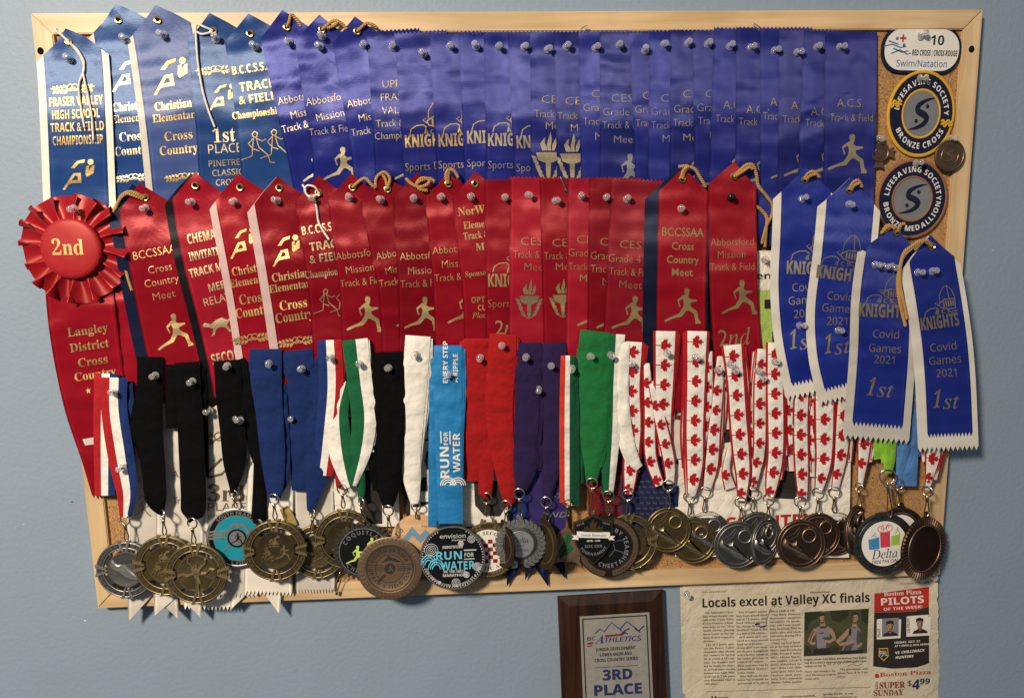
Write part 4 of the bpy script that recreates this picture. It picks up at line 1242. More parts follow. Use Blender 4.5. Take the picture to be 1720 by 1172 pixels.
cov('V4', "blue Covid Games 2021 ribbon hanging lowest, over the board's right edge", "lowest white bordered Covid Games ribbon",
    [(1563, 395), (1566, 440), (1576, 500), (1586, 570), (1592, 640), (1596, 730)], 76, 24, (1580, 540), 52, (1585, 582), (1588, 604), (1590, 626), (1592, 670), (1565, 414),
    [[(1565, 414, None), (1556, 404, 30), (1544, 408, 31), (1530, 418, 30), (1517, 432, 29), (1510, 455, 28), (1508, 480, 27), (1512, 510, 27), (1521, 548, 27)], [(1563, 412, None), (1548, 404, 31), (1534, 412, 31), (1519, 424, 30), (1512, 450, 29), (1512, 480, 28), (1519, 512, 28), (1524, 536, 28)]],
    [(1547, 458), (1572, 456)], 'C', 22, 26, [(125, 3.0, 0.4, 42), (95, 0.6, -0.6, 10)], 'darkfoil', -4)
P_BLACK = (1231, 332, st18.d_at(1231, 332))

# rosette -------------------------------------------------------
RX, RY, RD = 125, 418, 14.0
ros = thing("rosette", "pleated red second place rosette with two streamers over the board's left edge", "rosette", P(RX, RY, RD))
sA = Strip([(132, 440, 112, 9), (134, 500, 114, 9), (144, 580, 114, 8), (160, 680, 104, 7), (172, 770, 70, 6), (177, 832, 44, 5)], 0.5, 0.6, None, 0.0, 5, 0, [(92, 3.0, -0.12, 20), (150, 1.2, 0.2, 24)])
a = sA.mesh('flat', 'pink', nu=16, teeth=8); mk("streamer", a, 'red', ros, 180)
m = MB()
for s, h, w, x, y in (("Langley", 14, 68, 148, 554), ("District", 14, 66, 151, 580), ("Cross", 14, 50, 157, 606), ("Country", 14, 70, 161, 628), ("\u2605", 9, 9, 149, 656)):
    onstrip(m, sA, text2d(s, 'sb', h, w, 'C'), x, y + h / 2)
mk("lettering", m, 'gold', ros, 0)
sB = Strip([(180, 440, 70, 7), (194, 520, 62, 7), (212, 600, 56, 6.5), (232, 690, 40, 6), (246, 770, 24, 6)], 0.4, 0.6, None, 0.0, 9, 0, [(70, 0.8, 0.3, 12), (130, 0.6, -0.3, 10)])
mk("streamer", sB.mesh('flat', 'flat'), 'red', ros, 180)
k = mmpx(RX, RY, RD)
C0 = P(RX, RY, RD)
rows = []; uvs = []
NP = 16
NA = NP * 14
for i in range(9):
    f = i / 8; r_ = []; uv = []
    for j in range(NA + 1):
        a = 2 * PI * j / NA
        ph = (j / 14.0) % 1.0
        fold = (0.5 - 0.5 * math.cos(2 * PI * ph ** 1.25)) * (0.85 + 0.3 * math.sin(3.3 * a)) - 0.4 + 0.15 * math.sin(5 * a + 2)
        wob = 1 + 0.035 * math.sin(3 * a + 1) + 0.02 * math.sin(7 * a)
        R_ = 46 + f * (46.5 + 2.0 * math.cos(2 * PI * ph - 1.2)) * wob
        aa = a + 0.16 * f * math.sin(2 * PI * ph + 0.3) + 0.12 + 0.05 * math.sin(4 * a)
        z = (fold * (2.5 + 15 * f) + 1.2 - 3.0 * f) * 0.6
        r_.append(C0 + Vector((math.cos(aa) * R_ * k, -z / 1000 - 0.001, math.sin(aa) * R_ * k))); uv.append((f, j / 30.0))
    rows.append(r_); uvs.append(uv)
mb = MB(); mb.grid(rows, uvs); mk("pleated_ruffle", mb, 'rosette', ros, 180)
mb = MB(); mp = lambda x, y, z: C0 + Vector((x * k, -z * k, y * k))
mb.lathe([(50, 2), (51.5, 8), (51, 10.5), (48.5, 12.6), (44, 13.8), (34, 14.9), (22, 15.6), (10, 15.9), (1, 16)], mp, 56)
bt = mk("center_button", mb, 'button', ros, 60)
mb = MB(); v, f_ = text2d("2nd", 'sb', 26, 52, 'C')
v, f_ = refine(v, f_, 6)
mb.add([mp(x - 2, y - 10, 16.5 - (x * x + y * y) / 50 ** 2 * 2.0) for x, y in v], f_); mk("lettering", mb, 'gold', bt, 0)
PINS.append((119, 350, RD + 6, "clear push pin at the top of the pleated red rosette"))
# ------------------------------------------------------------------ papers and ribbons behind the medals
def sheet(name, label, cat, ctr, mat, top='flat', bot='flat', d=4, tilt=0.0, wave=0.8, group=None, tx=(), foil='darkfoil', nu=16, peak=30, tail=30, shapes=(), creases=(), part="band", teeth=13):
    c4 = [(p[0], p[1], p[2], d) for p in ctr]
    st = Strip(c4, tilt, wave, None, 0, None, 0, creases, [])
    t = thing(name, label, cat, st.S(0.5, 0), group)
    mk(part, st.mesh(top, bot, nu=nu, peak=peak, tail=tail, step=7, teeth=teeth), mat, t, 180)
    if tx:
        m = MB()
        for e in tx: onstrip(m, st, text2d(e[0], e[1], e[2], e[3], 'L', 0, e[6] if len(e) > 6 else 0), e[4], e[5] + e[2] / 2, 0.4, 10)
        mk("lettering", m, foil, t, 0)
    split = []
    for nm, mt, ps in shapes:                           # a few separate printed marks are separate parts
        split += [(nm[:-1] if nm.endswith('s') else nm, mt, [q]) for q in ps] if len(ps) <= 4 else [(nm, mt, ps)]
    for nm, mt, ps in split:
        m = MB()
        for q in ps: onstrip(m, st, polys([q], q[0][0], q[0][1], 1.0), q[0][0], q[0][1], 0.45, 12)
        mk(nm, m, mt, t, 0)
    return st, t


GW = "white award ribbons behind the medals"
sheet("award_ribbon", "white ribbon corner jutting left beside the tricolour medal straps", "ribbon", [(158, 668, 20), (152, 706, 44), (164, 765, 26)], 'white_ribbon', d=6, wave=.3, group=GW)
sheet("award_ribbon", "white ribbon with outlined runners and swallowtail end, leftmost behind the medals", "ribbon", [(234, 652, 70), (242, 760, 74), (252, 900, 78), (258, 1042, 86)], 'white_ribbon', 'peak', 'tail', 3, 0.8, 0.6, GW,
      [("p", 's', 10, None, 234, 803), ("h", 's', 10, None, 268, 900)], tail=44, shapes=[("outline_runners", 'darkfoil', [stroke(p, 1.8) for p in ([(232, 838), (240, 832), (244, 840), (236, 846), (230, 858), (244, 852)], [(226, 866), (242, 856), (256, 846)], [(236, 846), (246, 862), (252, 868)], [(262, 872), (278, 868), (288, 872)])])])
sheet("award_ribbon", "white ribbon lettered A and Track between the two black straps at left", "ribbon", [(296, 660, 78), (300, 760, 80), (302, 900, 80), (298, 1036, 80)], 'white_ribbon', 'peak', 'tail', 4, 1.0, 0.6, GW, [("A.C.S.", 'r', 12, 40, 289, 796), ("Track & Field", 'r', 12, 70, 290, 840)], tail=36)
sheet("award_ribbon", "white ribbon with pinked end hanging below the frame under the finisher medal", "ribbon", [(346, 700, 80), (352, 880, 82), (350, 1020, 84)], 'white_ribbon', 'peak', 'pink', 3.4, 0.8, 0.6, GW)
sheet("award_ribbon", "creamy white 3rd Place ribbon with laurel, behind the teal enamel medal", "ribbon", [(388, 664, 84), (386, 760, 86), (386, 880, 88), (388, 1000, 90)], 'white_ribbon', 'peak', 'pink', 5, 1.0, 0.5, GW,
      [("3rd", 'sb', 27, 62, 349, 828), ("PLACE", 's', 13, 64, 349, 851), ("PINETREE", 's', 8, 60, 350, 868)], foil='fineb', shapes=[("laurel_print", 'fineb', [mapp(q, lambda x, y: (x + 372, y + 733)) for q in laurel(3)] + [stroke(p, 4) for p in ([(342, 802), (356, 786), (372, 770)], [(348, 802), (372, 796), (384, 784)])])])
sheet("award_ribbon", "white ribbon lettered Track and Championship with swallowtail tip, behind the triathlon medal", "ribbon", [(446, 700, 84), (442, 850, 84), (428, 1028, 84)], 'white_ribbon', 'peak', 'tail', 4, 0.8, 0.6, GW, [("Track & Field", 'r', 11, 80, 400, 815), ("Championship", 'r', 10, 84, 398, 833)], tail=48)
sheet("award_ribbon", "white ribbon with zigzag pinked end resting on the lower left frame", "ribbon", [(456, 740, 76), (452, 900, 80), (450, 996, 82)], 'white_ribbon', 'pink', 'pink', 6.0, 0.8, 0.6, GW, [("Track", 'r', 11, 40, 410, 776)])
sheet("award_ribbon", "crinkled golden yellow foil ribbon peeping between the medals", "ribbon", [(476, 852, 14), (484, 866, 18), (492, 884, 16)], 'yellow_satin', d=6.6, wave=1.0, creases=[(8, 1.6, 0.9, 3), (18, 1.8, -0.8, 3), (26, 1.4, 0.4, 3)])
sheet("award_ribbon", "beige ribbon hanging behind the blue strapped medals", "ribbon", [(526, 690, 66), (528, 860, 66), (530, 992, 66)], 'white_ribbon', 'flat', 'pink', 3.4, .6, 0.6, GW)
sheet("race_bib", "crumpled white race bib with dark digits behind the light blue strap", "race bib", [(600, 694, 130), (602, 790, 134), (604, 885, 134)], 'white_bib', d=2.4, wave=0.7, part="bib_paper", shapes=[("dark_digits", 'dark', [[(600, 790), (640, 790), (640, 880), (606, 880)], [(672, 800), (716, 800), (722, 880), (684, 880)], [(560, 700), (590, 700), (590, 760), (560, 760)]])], nu=20)
sheet("race_bib", "white race bib with black bars and grey digits behind the red straps", "race bib", [(772, 688, 170), (774, 790, 172), (776, 884, 172)], 'white_bib', d=3.2, wave=0.7, part="bib_paper",
      shapes=[("black_bars", 'ink', [stroke([(700, 702), (726, 699)], 3), stroke([(724, 702), (710, 738)], 4), stroke([(708, 740), (726, 737)], 3)]),
              ("dark_digits", 'dark', [[(716, 758), (728, 752), (728, 790), (717, 788), (713, 774)], [(796, 808), (848, 808), (850, 850), (838, 868), (812, 866), (797, 848)]])], nu=20)
sheet("award_ribbon", "dark blue ribbon with swallowtail end behind the silver wreath medal", "ribbon", [(884, 700, 66), (886, 820, 66), (886, 985, 70)], 'navy_satin', 'flat', 'tail', 4.0, .5, 0.5, None, tail=52)
sheet("award_ribbon", "bright blue inner ribbon over the dark swallowtail behind the silver wreath medal", "ribbon", [(884, 700, 50), (886, 820, 50), (888, 966, 52)], 'navyblue_satin', 'flat', 'tail', 5.2, .5, 0.5, None, tail=40)
sheet("award_ribbon", "purple second place ribbon with dark blue swallowtail back", "ribbon", [(918, 700, 64), (920, 850, 66), (920, 940, 66)], 'purple_satin', 'flat', 'tail', 6.6, 0.6, 0.5, None,
      [("la.", 'sb', 9, 18, 917, 813), ("2-1", 'sb', 8, 22, 921, 832), ("2ND", 'i', 9, 40, 912, 864, 0.1)], 'silverfoil', tail=20)
sheet("award_ribbon", "black and blue ribbon tail ending in a point beside the copper star medal", "ribbon", [(912, 760, 60), (914, 880, 64), (916, 973, 68)], 'navy_satin', 'flat', 'tail', 4.6, .5, 0.5, None, tail=48)


def dashes(x0, x1, y0, y1, sx_, sy_, w, h, sl=0.0):
    o = []; r = 0; y = y0
    while y < y1:
        x = x0 + (sx_ / 2 if r % 2 else 0)
        while x < x1:
            o.append([(x, y), (x + w, y + sl), (x + w - 1, y + h), (x - 1, y + h - sl)])
            x += sx_
        y += sy_; r += 1
    return o


sheet("running_singlet", "folded dark red mesh cloth behind the shield shaped medal", "cloth", [(1018, 690, 66), (1020, 800, 66), (1020, 905, 62)], 'cloth_red', d=3.4, wave=0.8, part="cloth", shapes=[("mesh_holes", 'meshgrey', dashes(1006, 1044, 800, 860, 6, 5, 3.6, 2.6))])
sheet("running_singlet", "folded navy cloth with rows of grey dashes behind the soccer medals", "cloth", [(1090, 690, 94), (1092, 800, 96), (1092, 905, 92)], 'cloth_navy', d=4.2, wave=0.8, part="cloth", shapes=[("dash_print", 'meshgrey', dashes(1064, 1128, 806, 884, 11, 9, 7, 5, 1.5))])
stc, _ = sheet("race_bib", "large crumpled white race bib with red COUNTRY lettering", "race bib", [(1280, 650, 300), (1281, 760, 296), (1280, 935, 292)], 'white_bib', d=4.4, wave=1.0, part="bib_paper", nu=36,
      shapes=[("black_digit", 'dark', [[(1299, 836), (1302, 818), (1310, 806), (1311, 790), (1340, 790), (1338, 838)], [(1216, 722), (1227, 720), (1227, 742), (1217, 744)], [(1240, 838), (1262, 820), (1262, 842), (1240, 843)], [(1228, 690), (1236, 690), (1236, 704), (1228, 704)]])],
      creases=[(60, 1.0, 0.5, 9), (120, -1.0, -0.4, 10), (180, 1.2, 0.3, 8), (90, 0.8, -0.8, 8)])
m = MB()
v, f_ = text2d("COUNTRY", 'b', 20, 152, 'L', 0.01, 0.06, math.radians(3.2))
onstrip(m, stc, (v, f_), 1218, 889, 0.6, 8)
mk("lettering", m, 'redink', _, 0)
sheet("award_ribbon", "white ribbon tip with a yellow disc between the maple leaf straps", "ribbon", [(1140, 652, 36), (1142, 700, 44), (1143, 770, 48)], 'white_ribbon', 'peak', 'flat', 7.4, .3, 0.3, GW, peak=16, shapes=[("yellow_disc", 'brass', [circ(1140, 701, 4.2)])])
sheet("race_bib", "white and lime green race bib with env lettering beside the black pin ribbon", "race bib", [(1288, 421, 96), (1288, 470, 96), (1288, 497, 96), (1288, 620, 96)], 'white_bib', d=6.5, wave=0.3, part="bib_paper",
      shapes=[("green_panel", 'green_bib', [[(1242, 487), (1334, 487), (1334, 612), (1242, 612)]]), ("black_block", 'ink', [[(1284, 503), (1299, 503), (1299, 519), (1284, 519)], [(1297, 548), (1310, 548), (1310, 590), (1297, 590)]]), ("white_block", 'whiteink', [])][:2],
      tx=[("en", 'b', 11, 25, 1270, 463)], foil='ink')
RIBS['bib'] = None
PINS.append((1288, 436, 7.0, "left clear push pin on the white and green race bib"))
PINS.append((1298, 443, 7.0, "right clear push pin on the white and green race bib"))

# ------------------------------------------------------------------ medals
NM = [0]
LAST = []
SHINE = dict(bronze_d='bronze_s', silver_d='silver_s', gold_d='gold_s', copper_d='copper_s')


def medal(label, short, straps, ring, hook, disc, pins=(), leaves=(), rm='steel', cat="medal", hookmat='antbrass', ringr=9):
    """straps: (points (x, y, width), material, first d, last d); ring (x, y); hook end (x, y); disc (kind, x, y, rx, ry, d, options)"""
    kind, dx, dy, rx, ry, dd, opt = disc
    t = thing("medal", label, "medal", P(straps[0][0][0][0], straps[0][0][0][1], straps[0][2]), "medals hanging on the board")
    NM[0] += 1
    S_ = []
    straps = list(straps)
    if ring:                                            # the strap runs through its ring
        e_ = min(range(len(straps)), key=lambda q: math.hypot(straps[q][0][-1][0] - ring[0], straps[q][0][-1][1] - ring[1]))
        lp = straps[e_][0][-1]
        if lp[1] < ring[1] - 4: straps[e_] = (straps[e_][0] + [(ring[0], ring[1] - ringr + 6, max(9, lp[2] * 0.75))],) + straps[e_][1:]
    n_real = len(straps)
    if opt.get('stack', 1):                             # further turns of the same strap folded behind the front one
        p0, m0, da, db = straps[0]
        sg = -1 if NM[0] % 3 == 0 else 1
        for q in (1, 2):
            cut = max(3, len(p0) - q)
            straps.append(([(x + sg * q * (3.2 + 1.2 * math.sin(i * 1.7 + NM[0] + q)), y + q * 2.5, w_ * (1 - 0.03 * q)) for i, (x, y, w_) in enumerate(p0[:cut])], m0, da - 0.9 * q, db - 0.9 * q))
    for si, (pts, mat, d0, d1) in enumerate(straps):
        n = len(pts)
        d0 += 1.2
        c4 = [(p[0], p[1], p[2], d0 + (d1 - d0) * (i / (n - 1)) ** 1.5) for i, p in enumerate(pts)]
        st = Strip(c4, 0.9 if (si + NM[0]) % 2 == 0 else -0.9, 0.6, None, 1.3, si + NM[0] * 5, 2.6)
        if si >= n_real: st.ws, st.tilt = S_[0].ws, S_[0].tilt
        S_.append(st)
        o = mk("strap", st.mesh('flat', 'flat', nu=14, step=5), mat, t, 180)
        if mat == 'maple' and si < n_real:
            m = MB()
            lw = [p[2] for p in pts]
            tt = (14 + 9 * si + (NM[0] * 7) % 13)
            while tt < st.L - 4:
                (x, y, w, d), ax, ay = st.row(tt)
                if w > 13:
                    sz = 12.0 if w > 24 else 10.5
                    pl = [(q[1] * sz, -q[0] * sz) for q in MAPLE]
                    u_lim = 0.42 * w
                    off = 0 if w > 22 else -2
                    v, f_ = polys([pl], 0, 0, 1.0)
                    v = [(max(-u_lim, min(u_lim, a + off)), b) for a, b in v]  # the weave ends at the red edge
                    onstrip(m, st, (v, f_), x, y, 0.3, 7)
                    v, f_ = polys([[(-0.44 * w, 0.9), (-5, 0.9), (-5, -0.6), (-0.44 * w, -0.6)]], 0, 0, 1.0)
                    onstrip(m, st, (v, f_), x, y, 0.32, 7)
                tt += 33
            if m.v: mk("maple_leaf_print", m, 'leaf_red', o, 0)
    LAST[:] = S_
    if ring:
        mb = MB(); mb.tube(ring_pts(ring[0], ring[1], dd + 2.5, ringr, 22, ringr * (1.0 if len(ring) < 3 else 1.0), ring[2] if len(ring) > 2 else 0.25), 0.00085, 8, True)
        mk("split_ring", mb, rm, t, 180)
    if hook:
        x0, y0 = (ring[0], ring[1] + ringr - 1) if ring else hook[2:]
        x1, y1 = hook[:2]
        vx, vy = x1 - x0, y1 - y0
        L_ = math.hypot(vx, vy) or 1
        nx, ny = -vy / L_, vx / L_
        w = min(4.0, L_ * 0.14)
        pt = lambda a, b, z: P(x0 + vx * a + nx * b, y0 + vy * a + ny * b, dd + 2.5 + z)
        loop = [pt(a, b, z) for a, b, z in ((0.0, 0, 1.2), (0.12, w * .5, 1.2), (0.3, w * .35, 1.1), (0.55, w * .6, 1.2), (0.85, w, 1.2), (1.0, w * .5, 1.0), (1.04, 0, .8), (1.0, -w * .5, .6), (0.8, -w, .3), (0.5, -w * .6, .3), (0.28, -w * .35, .6), (0.1, -w * .5, 0.9))]
        loop = [Vector(q) for q in catmull([tuple(p) for p in loop], 4, True)]
        mb = MB(); mb.tube(loop, 0.00075, 7, True)
        h = mk("swivel_hook", mb, hookmat, t, 180)
        mb = MB(); mb.tube([pt(0.02, 0, 0.6), pt(0.10, 0, 0.7), pt(0.2, 0, 0.8), pt(0.3, 0, 0.8)], [0.0013, 0.0019, 0.0017, 0.0010], 9)
        mk("swivel_barrel", mb, hookmat, h, 60)
    # disc
    c = P(dx, dy, dd); s = mmpx(dx, dy, dd)
    yaw = opt.get('yaw', 0.0)
    if rx != ry and 'yaw' not in opt:                   # turned on its hook until it looks as narrow as in the photo
        tp = (c.x - CL.x) / (c.y - CL.y)
        best = [q * 0.01 * opt.get('side', 1) for q in range(5, 150)]
        yaw = min(best, key=lambda q: abs(math.cos(q) + tp * math.sin(q) - rx / ry))
    R_ = ry
    rot = math.radians(opt.get('rot', 0))
    X = Vector((math.cos(yaw), -math.sin(yaw), 0)); N = Vector((-math.sin(yaw), -math.cos(yaw), 0)); U = Vector((0, 0, 1))
    lean = opt.get('lean', 0.06)
    U, N = (U * math.cos(lean) - N * math.sin(lean)), (N * math.cos(lean) + U * math.sin(lean))
    cr_, sr_ = math.cos(rot), math.sin(rot)

    def L(x, y, z):
        return c + (X * (x * cr_ - y * sr_) + U * (x * sr_ + y * cr_)) * s * R_ + N * (z * s)
    DISC[kind](t, L, opt, R_)
    for i, p in enumerate(pins):
        w_ = "" if len(pins) == 1 else ("upper ", "lower ", "lowest ")[i]
        PINS.append((p[0], p[1], p[2] if len(p) > 2 else max(st.d_at(p[0], p[1]) if 0 <= st.locate(p[0], p[1])[0] <= 1 else 9 for st in S_[:3]), "%sclear push pin holding the %s" % (w_, short)))
    return t


def emb(t, L, name, mat, outlines, z0, z1, inset=0.012, parent=None):
    m = MB()
    for p in outlines: m.prism(p, z0, z1, L, inset)
    return mk(name, m, mat, parent or t, 30)


def domed(t, L, name, mat, poly, levels, parent=None):
    m = MB()
    n = len(poly)
    ar = sum(poly[i][0] * poly[(i + 1) % n][1] - poly[(i + 1) % n][0] * poly[i][1] for i in range(n))
    if ar < 0: poly = poly[::-1]
    nr = []
    for i in range(n):
        a, b, c = poly[i - 1], poly[i], poly[(i + 1) % n]
        e1 = Vector((b[0] - a[0], b[1] - a[1])).normalized(); e2 = Vector((c[0] - b[0], c[1] - b[1])).normalized()
        q = Vector((-e1.y - e2.y, e1.x + e2.x))
        nr.append(q.normalized() if q.length > .2 else Vector((-e1.y, e1.x)))
    m.grid([[L(p[0] + q.x * k, p[1] + q.y * k, z) for p, q in zip(poly, nr)] for k, z in levels], None, True)
    b = len(m.v)
    m.f.append(tuple(range(b - n, b)))
    return mk(name, m, mat, parent or t, 50)


def flat(t, L, name, mat, vf, z, parent=None):
    m = MB()
    m.add([L(x, y, z) for x, y in vf[0]], vf[1])
    return mk(name, m, mat, parent or t, 0)


def merge(*vfs):
    V, F_ = [], []
    for v, f in vfs:
        b = len(V); V += list(v); F_ += [tuple(i + b for i in q) for q in f]
    return V, F_


def mv(vf, x, y, k=1.0):
    return [(a * k + x, b * k + y) for a, b in vf[0]], vf[1]


def glyph_outline(ch, size, x, y):
    """an emoji-like pictogram as flat faces, centred"""
    v, f = glyph(ch)
    x0, x1 = min(a for a, b in v), max(a for a, b in v); y0, y1 = min(b for a, b in v), max(b for a, b in v)
    k = size / (y1 - y0)
    return [((a - (x0 + x1) / 2) * k + x, (b - (y0 + y1) / 2) * k + y) for a, b in v], f


def relief_flat(t, L, name, mat, vf, z0, z1, parent=None):
    """raise flat faces into a low relief"""
    V, F_ = vf
    n = len(V)
    m = MB()
    m.v = [L(x, y, z1) for x, y in V] + [L(x, y, z0) for x, y in V]
    m.f = list(F_)
    cnt = {}
    for f in F_:
        for i in range(len(f)):
            a, b = f[i], f[(i + 1) % len(f)]
            cnt[(a, b)] = cnt.get((a, b), 0) + 1
    for (a, b) in cnt:
        if (b, a) not in cnt: m.f.append((a, b, b + n, a + n))
    return mk(name, m, mat, parent or t, 0)


def finisher():
    return [[(-.03, .30), (.0, .36), (.05, .33), (.05, .24), (.02, .2), (-.03, .24)],
            [(-.14, .14), (-.16, .3), (-.25, .36), (-.28, .5), (-.22, .52), (-.2, .4), (-.1, .3), (-.02, .2), (.06, .2), (.14, .28), (.26, .34), (.28, .5), (.34, .5), (.33, .32), (.24, .24), (.14, .12), (.1, -.08), (.15, -.3), (.1, -.34), (.06, -.3), (.08, -.6), (.04, -.62), (.0, -.4), (-.02, -.16), (-.08, -.06)],
            stroke([(-.6, -.08), (-.45, .0), (-.3, -.06), (-.1, .0), (.1, .0), (.3, .0), (.42, .14), (.56, .1)], .05)]


def d_vring(t, L, o, R):
    d_, l_ = o.get('m', ('bronze_d', 'bronze_l'))
    m = MB(); m.lathe([(.985, -1.6), (1.0, -1.2), (1.0, 1.0), (.985, 1.5), (.955, 1.6), (.94, 1.0), (.80, 1.0), (.785, 1.6), (.755, 1.6), (.745, 1.0), (.745, -1.6), (.985, -1.6)], L, 72, False)
    mk("outer_ring", m, d_, t, 35)
    m = MB()
    for qd in range(4):
        for i in range(5):
            a0 = math.radians(90 * qd + 45 - 31 + i * 12.7); a1 = a0 + math.radians(10.2)
            p = [(math.cos(a) * r, math.sin(a) * r) for a, r in ((a0, .815), (a0, .925), ((a0 + a1) / 2, .93), (a1, .925), (a1, .815), ((a0 + a1) / 2, .82))]
            m.prism(p, 1.0, 1.9, L, .012)
    mk("ring_segments", m, SHINE[d_], t, 30)
    m = MB()
    for r_ in (.958, .772): m.tube([L(r_ * math.cos(2 * PI * i / 64), r_ * math.sin(2 * PI * i / 64), 1.55) for i in range(64)], s_of(L) * .016, 6, True)
    mk("ring_rims", m, l_, t, 180)
    m = MB()
    for qd in range(4):
        a = PI / 2 * qd + PI / 2
        c, s = math.cos(a), math.sin(a)
        for sg in (-1, 1):
            p = [(1.03, sg * .235), (1.03, sg * .095), (.70, sg * .006), (.63, sg * .012), (.64, sg * .10)]
            m.prism([(x * c - y * s, x * s + y * c) for x, y in p], -1.2, 3.2, L, .026)
    mk("v_mounts", m, l_, t, 30)
    m = MB(); m.lathe([(.60, -1.2), (.62, -.8), (.62, .6), (.595, .9), (.57, .5), (.3, .5), (.02, .5)], L, 48)
    ctr = mk("centre_plate", m, SHINE[d_] if o.get('bright') else d_, t, 35)
    # bridges hold the plate off centre on the ring
    m = MB()
    for a in (150, 30, 210, 330):
        c, s = math.cos(math.radians(a)), math.sin(math.radians(a))
        m.prism([(x * c - y * s, x * s + y * c) for x, y in ((.55, -.2), (.78, -.16), (.78, .16), (.55, .2))], -1, .3, L)
    mk("bridges", m, d_, t, 30)
    rl = o.get('relief', 'tri')
    if rl == 'fin':
        emb(t, L, "finisher_relief", l_, finisher(), .5, 3.2, .014, ctr)
        emb(t, L, "road_relief", d_, [[(-.5, -.26), (-.12, .0), (-.06, -.5), (-.3, -.5)], [(.12, .0), (.5, -.2), (.3, -.5), (.06, -.5)]], .5, 1.2, .02, ctr)
    elif rl == 'shoe':
        k = .0034
        domed(t, L, "shoe_relief", l_, [((x - 1010) * k, -(y - 720) * k - .03) for x, y in SHOE], ((0, .5), (.02, 2.0), (.05, 3.0)), ctr)
        emb(t, L, "flag_relief", d_, [[(-.4, .3), (.3, .4), (.4, .3), (.1, .22), (-.3, .2)]], .5, 1.4, .02, ctr)
    elif rl == 'run':
        emb(t, L, "runner_relief", l_, [[((x - 490) * .004, -(y - 890) * .004) for x, y in RUN]], .5, 2.2, .008, ctr)
    else:
        rf = merge(glyph_outline('\U0001F3CA', .36, -.02, .30), glyph_outline('\U0001F6B4', .46, -.24, -.12), mv(polys([RUN], 490, 890, .0023), .24, -.08))
        relief_flat(t, L, "triathlon_relief", l_, rf, .4, 1.9, ctr)


def d_shoe(t, L, o, R):
    d_, l_ = o.get('m', ('bronze_d', 'bronze_l'))
    m = MB(); m.lathe([(.97, -2.0), (1.0, -1.5), (1.0, 1.2), (.985, 1.7), (.955, 1.7), (.94, 1.1), (.86, 1.1), (.845, 1.5), (.82, 1.5), (.80, .5), (.4, .5), (.02, .5)], L, 64)
    m.f.append(tuple(range(63, -1, -1)))
    body = mk("disc", m, d_, t, 35)
    m = MB()
    for i in range(64):
        a = 2 * PI * i / 64; b = a + .085
        m.prism([(math.cos(a) * .865, math.sin(a) * .865), (math.cos(a + .05) * .865, math.sin(a + .05) * .865), (math.cos(b + .04) * .938, math.sin(b + .04) * .938), (math.cos(b - .01) * .938, math.sin(b - .01) * .938)], 1.0, 1.9, L, .008)
    mk("rope_rim", m, SHINE[d_], body, 30)
    m = MB()
    for r_ in (.972, .832): m.tube([L(r_ * math.cos(2 * PI * i / 64), r_ * math.sin(2 * PI * i / 64), 1.5) for i in range(64)], s_of(L) * .017, 6, True)
    mk("rim_lines", m, l_, body, 180)
    k = .0042
    sh = [((x - 1010) * k - .10, -(y - 720) * k - .22) for x, y in SHOE]
    domed(t, L, "shoe_relief", l_, sh, ((0, .5), (.025, 2.4), (.06, 3.6), (.10, 4.2)), body)
    emb(t, L, "shoe_creases", d_, [stroke([((x - 1010) * k - .10, -(y - 720) * k - .22) for x, y in q], .022) for q in ([(890, 650), (930, 690), (985, 672)], [(900, 690), (960, 735), (1030, 770), (1120, 800)], [(990, 672), (1020, 712)], [(1010, 690), (980, 730)], [(1040, 720), (1010, 760)])], 2.6, 4.5, .004, body)
    wx, wy_ = .32, .34
    m = MB()
    m.tube([L(wx + .27 * math.cos(2 * PI * i / 30), wy_ + .27 * math.sin(2 * PI * i / 30), 1.5) for i in range(30)], s_of(L) * .035, 7, True)
    mk("stopwatch_relief", m, l_, body, 180)
    emb(t, L, "stopwatch_knobs", l_, [circ(wx, wy_ + .33, .055, 10), circ(wx - .13, wy_ + .31, .035, 8), circ(wx + .13, wy_ + .31, .035, 8)], .5, 2.4, .01, body)
    emb(t, L, "stopwatch_digits", d_, [stroke([(wx - .1, wy_ - .1), (wx - .1, wy_ + .1)], .03), stroke([(wx, wy_ - .1), (wx + .02, wy_ + .1)], .03), stroke([(wx + .1, wy_ - .1), (wx + .1, wy_ + .1)], .03)], .5, 1.0, .004, body)
    emb(t, L, "speed_lines", l_, [stroke([(-.62, .3), (-.3, .42), (-.05, .7)], .02), stroke([(-.45, .2), (-.2, .3), (.0, .62)], .02)], .5, 1.0, .004, body)


def s_of(L):
    return (L(1, 0, 0) - L(0, 0, 0)).length


def base_disc(t, L, mat, prof=None, n=64):
    m = MB(); m.lathe(prof or [(.97, -2.0), (1.0, -1.5), (1.0, 1.2), (.97, 1.7), (.93, 1.7), (.91, .9), (.4, .9), (.02, .9)], L, n)
    m.f.append(tuple(range(n - 1, -1, -1)))
    return mk("disc", m, mat, t, 35)


def ann(t, L, name, mat, r0, r1, z, parent, n=56):
    m = MB()
    m.grid([[L(r * math.cos(2 * PI * k / n), r * math.sin(2 * PI * k / n), z) for k in range(n)] for r in (r1, max(r0, 0.001))], None, True)
    return mk(name, m, mat, parent, 0)


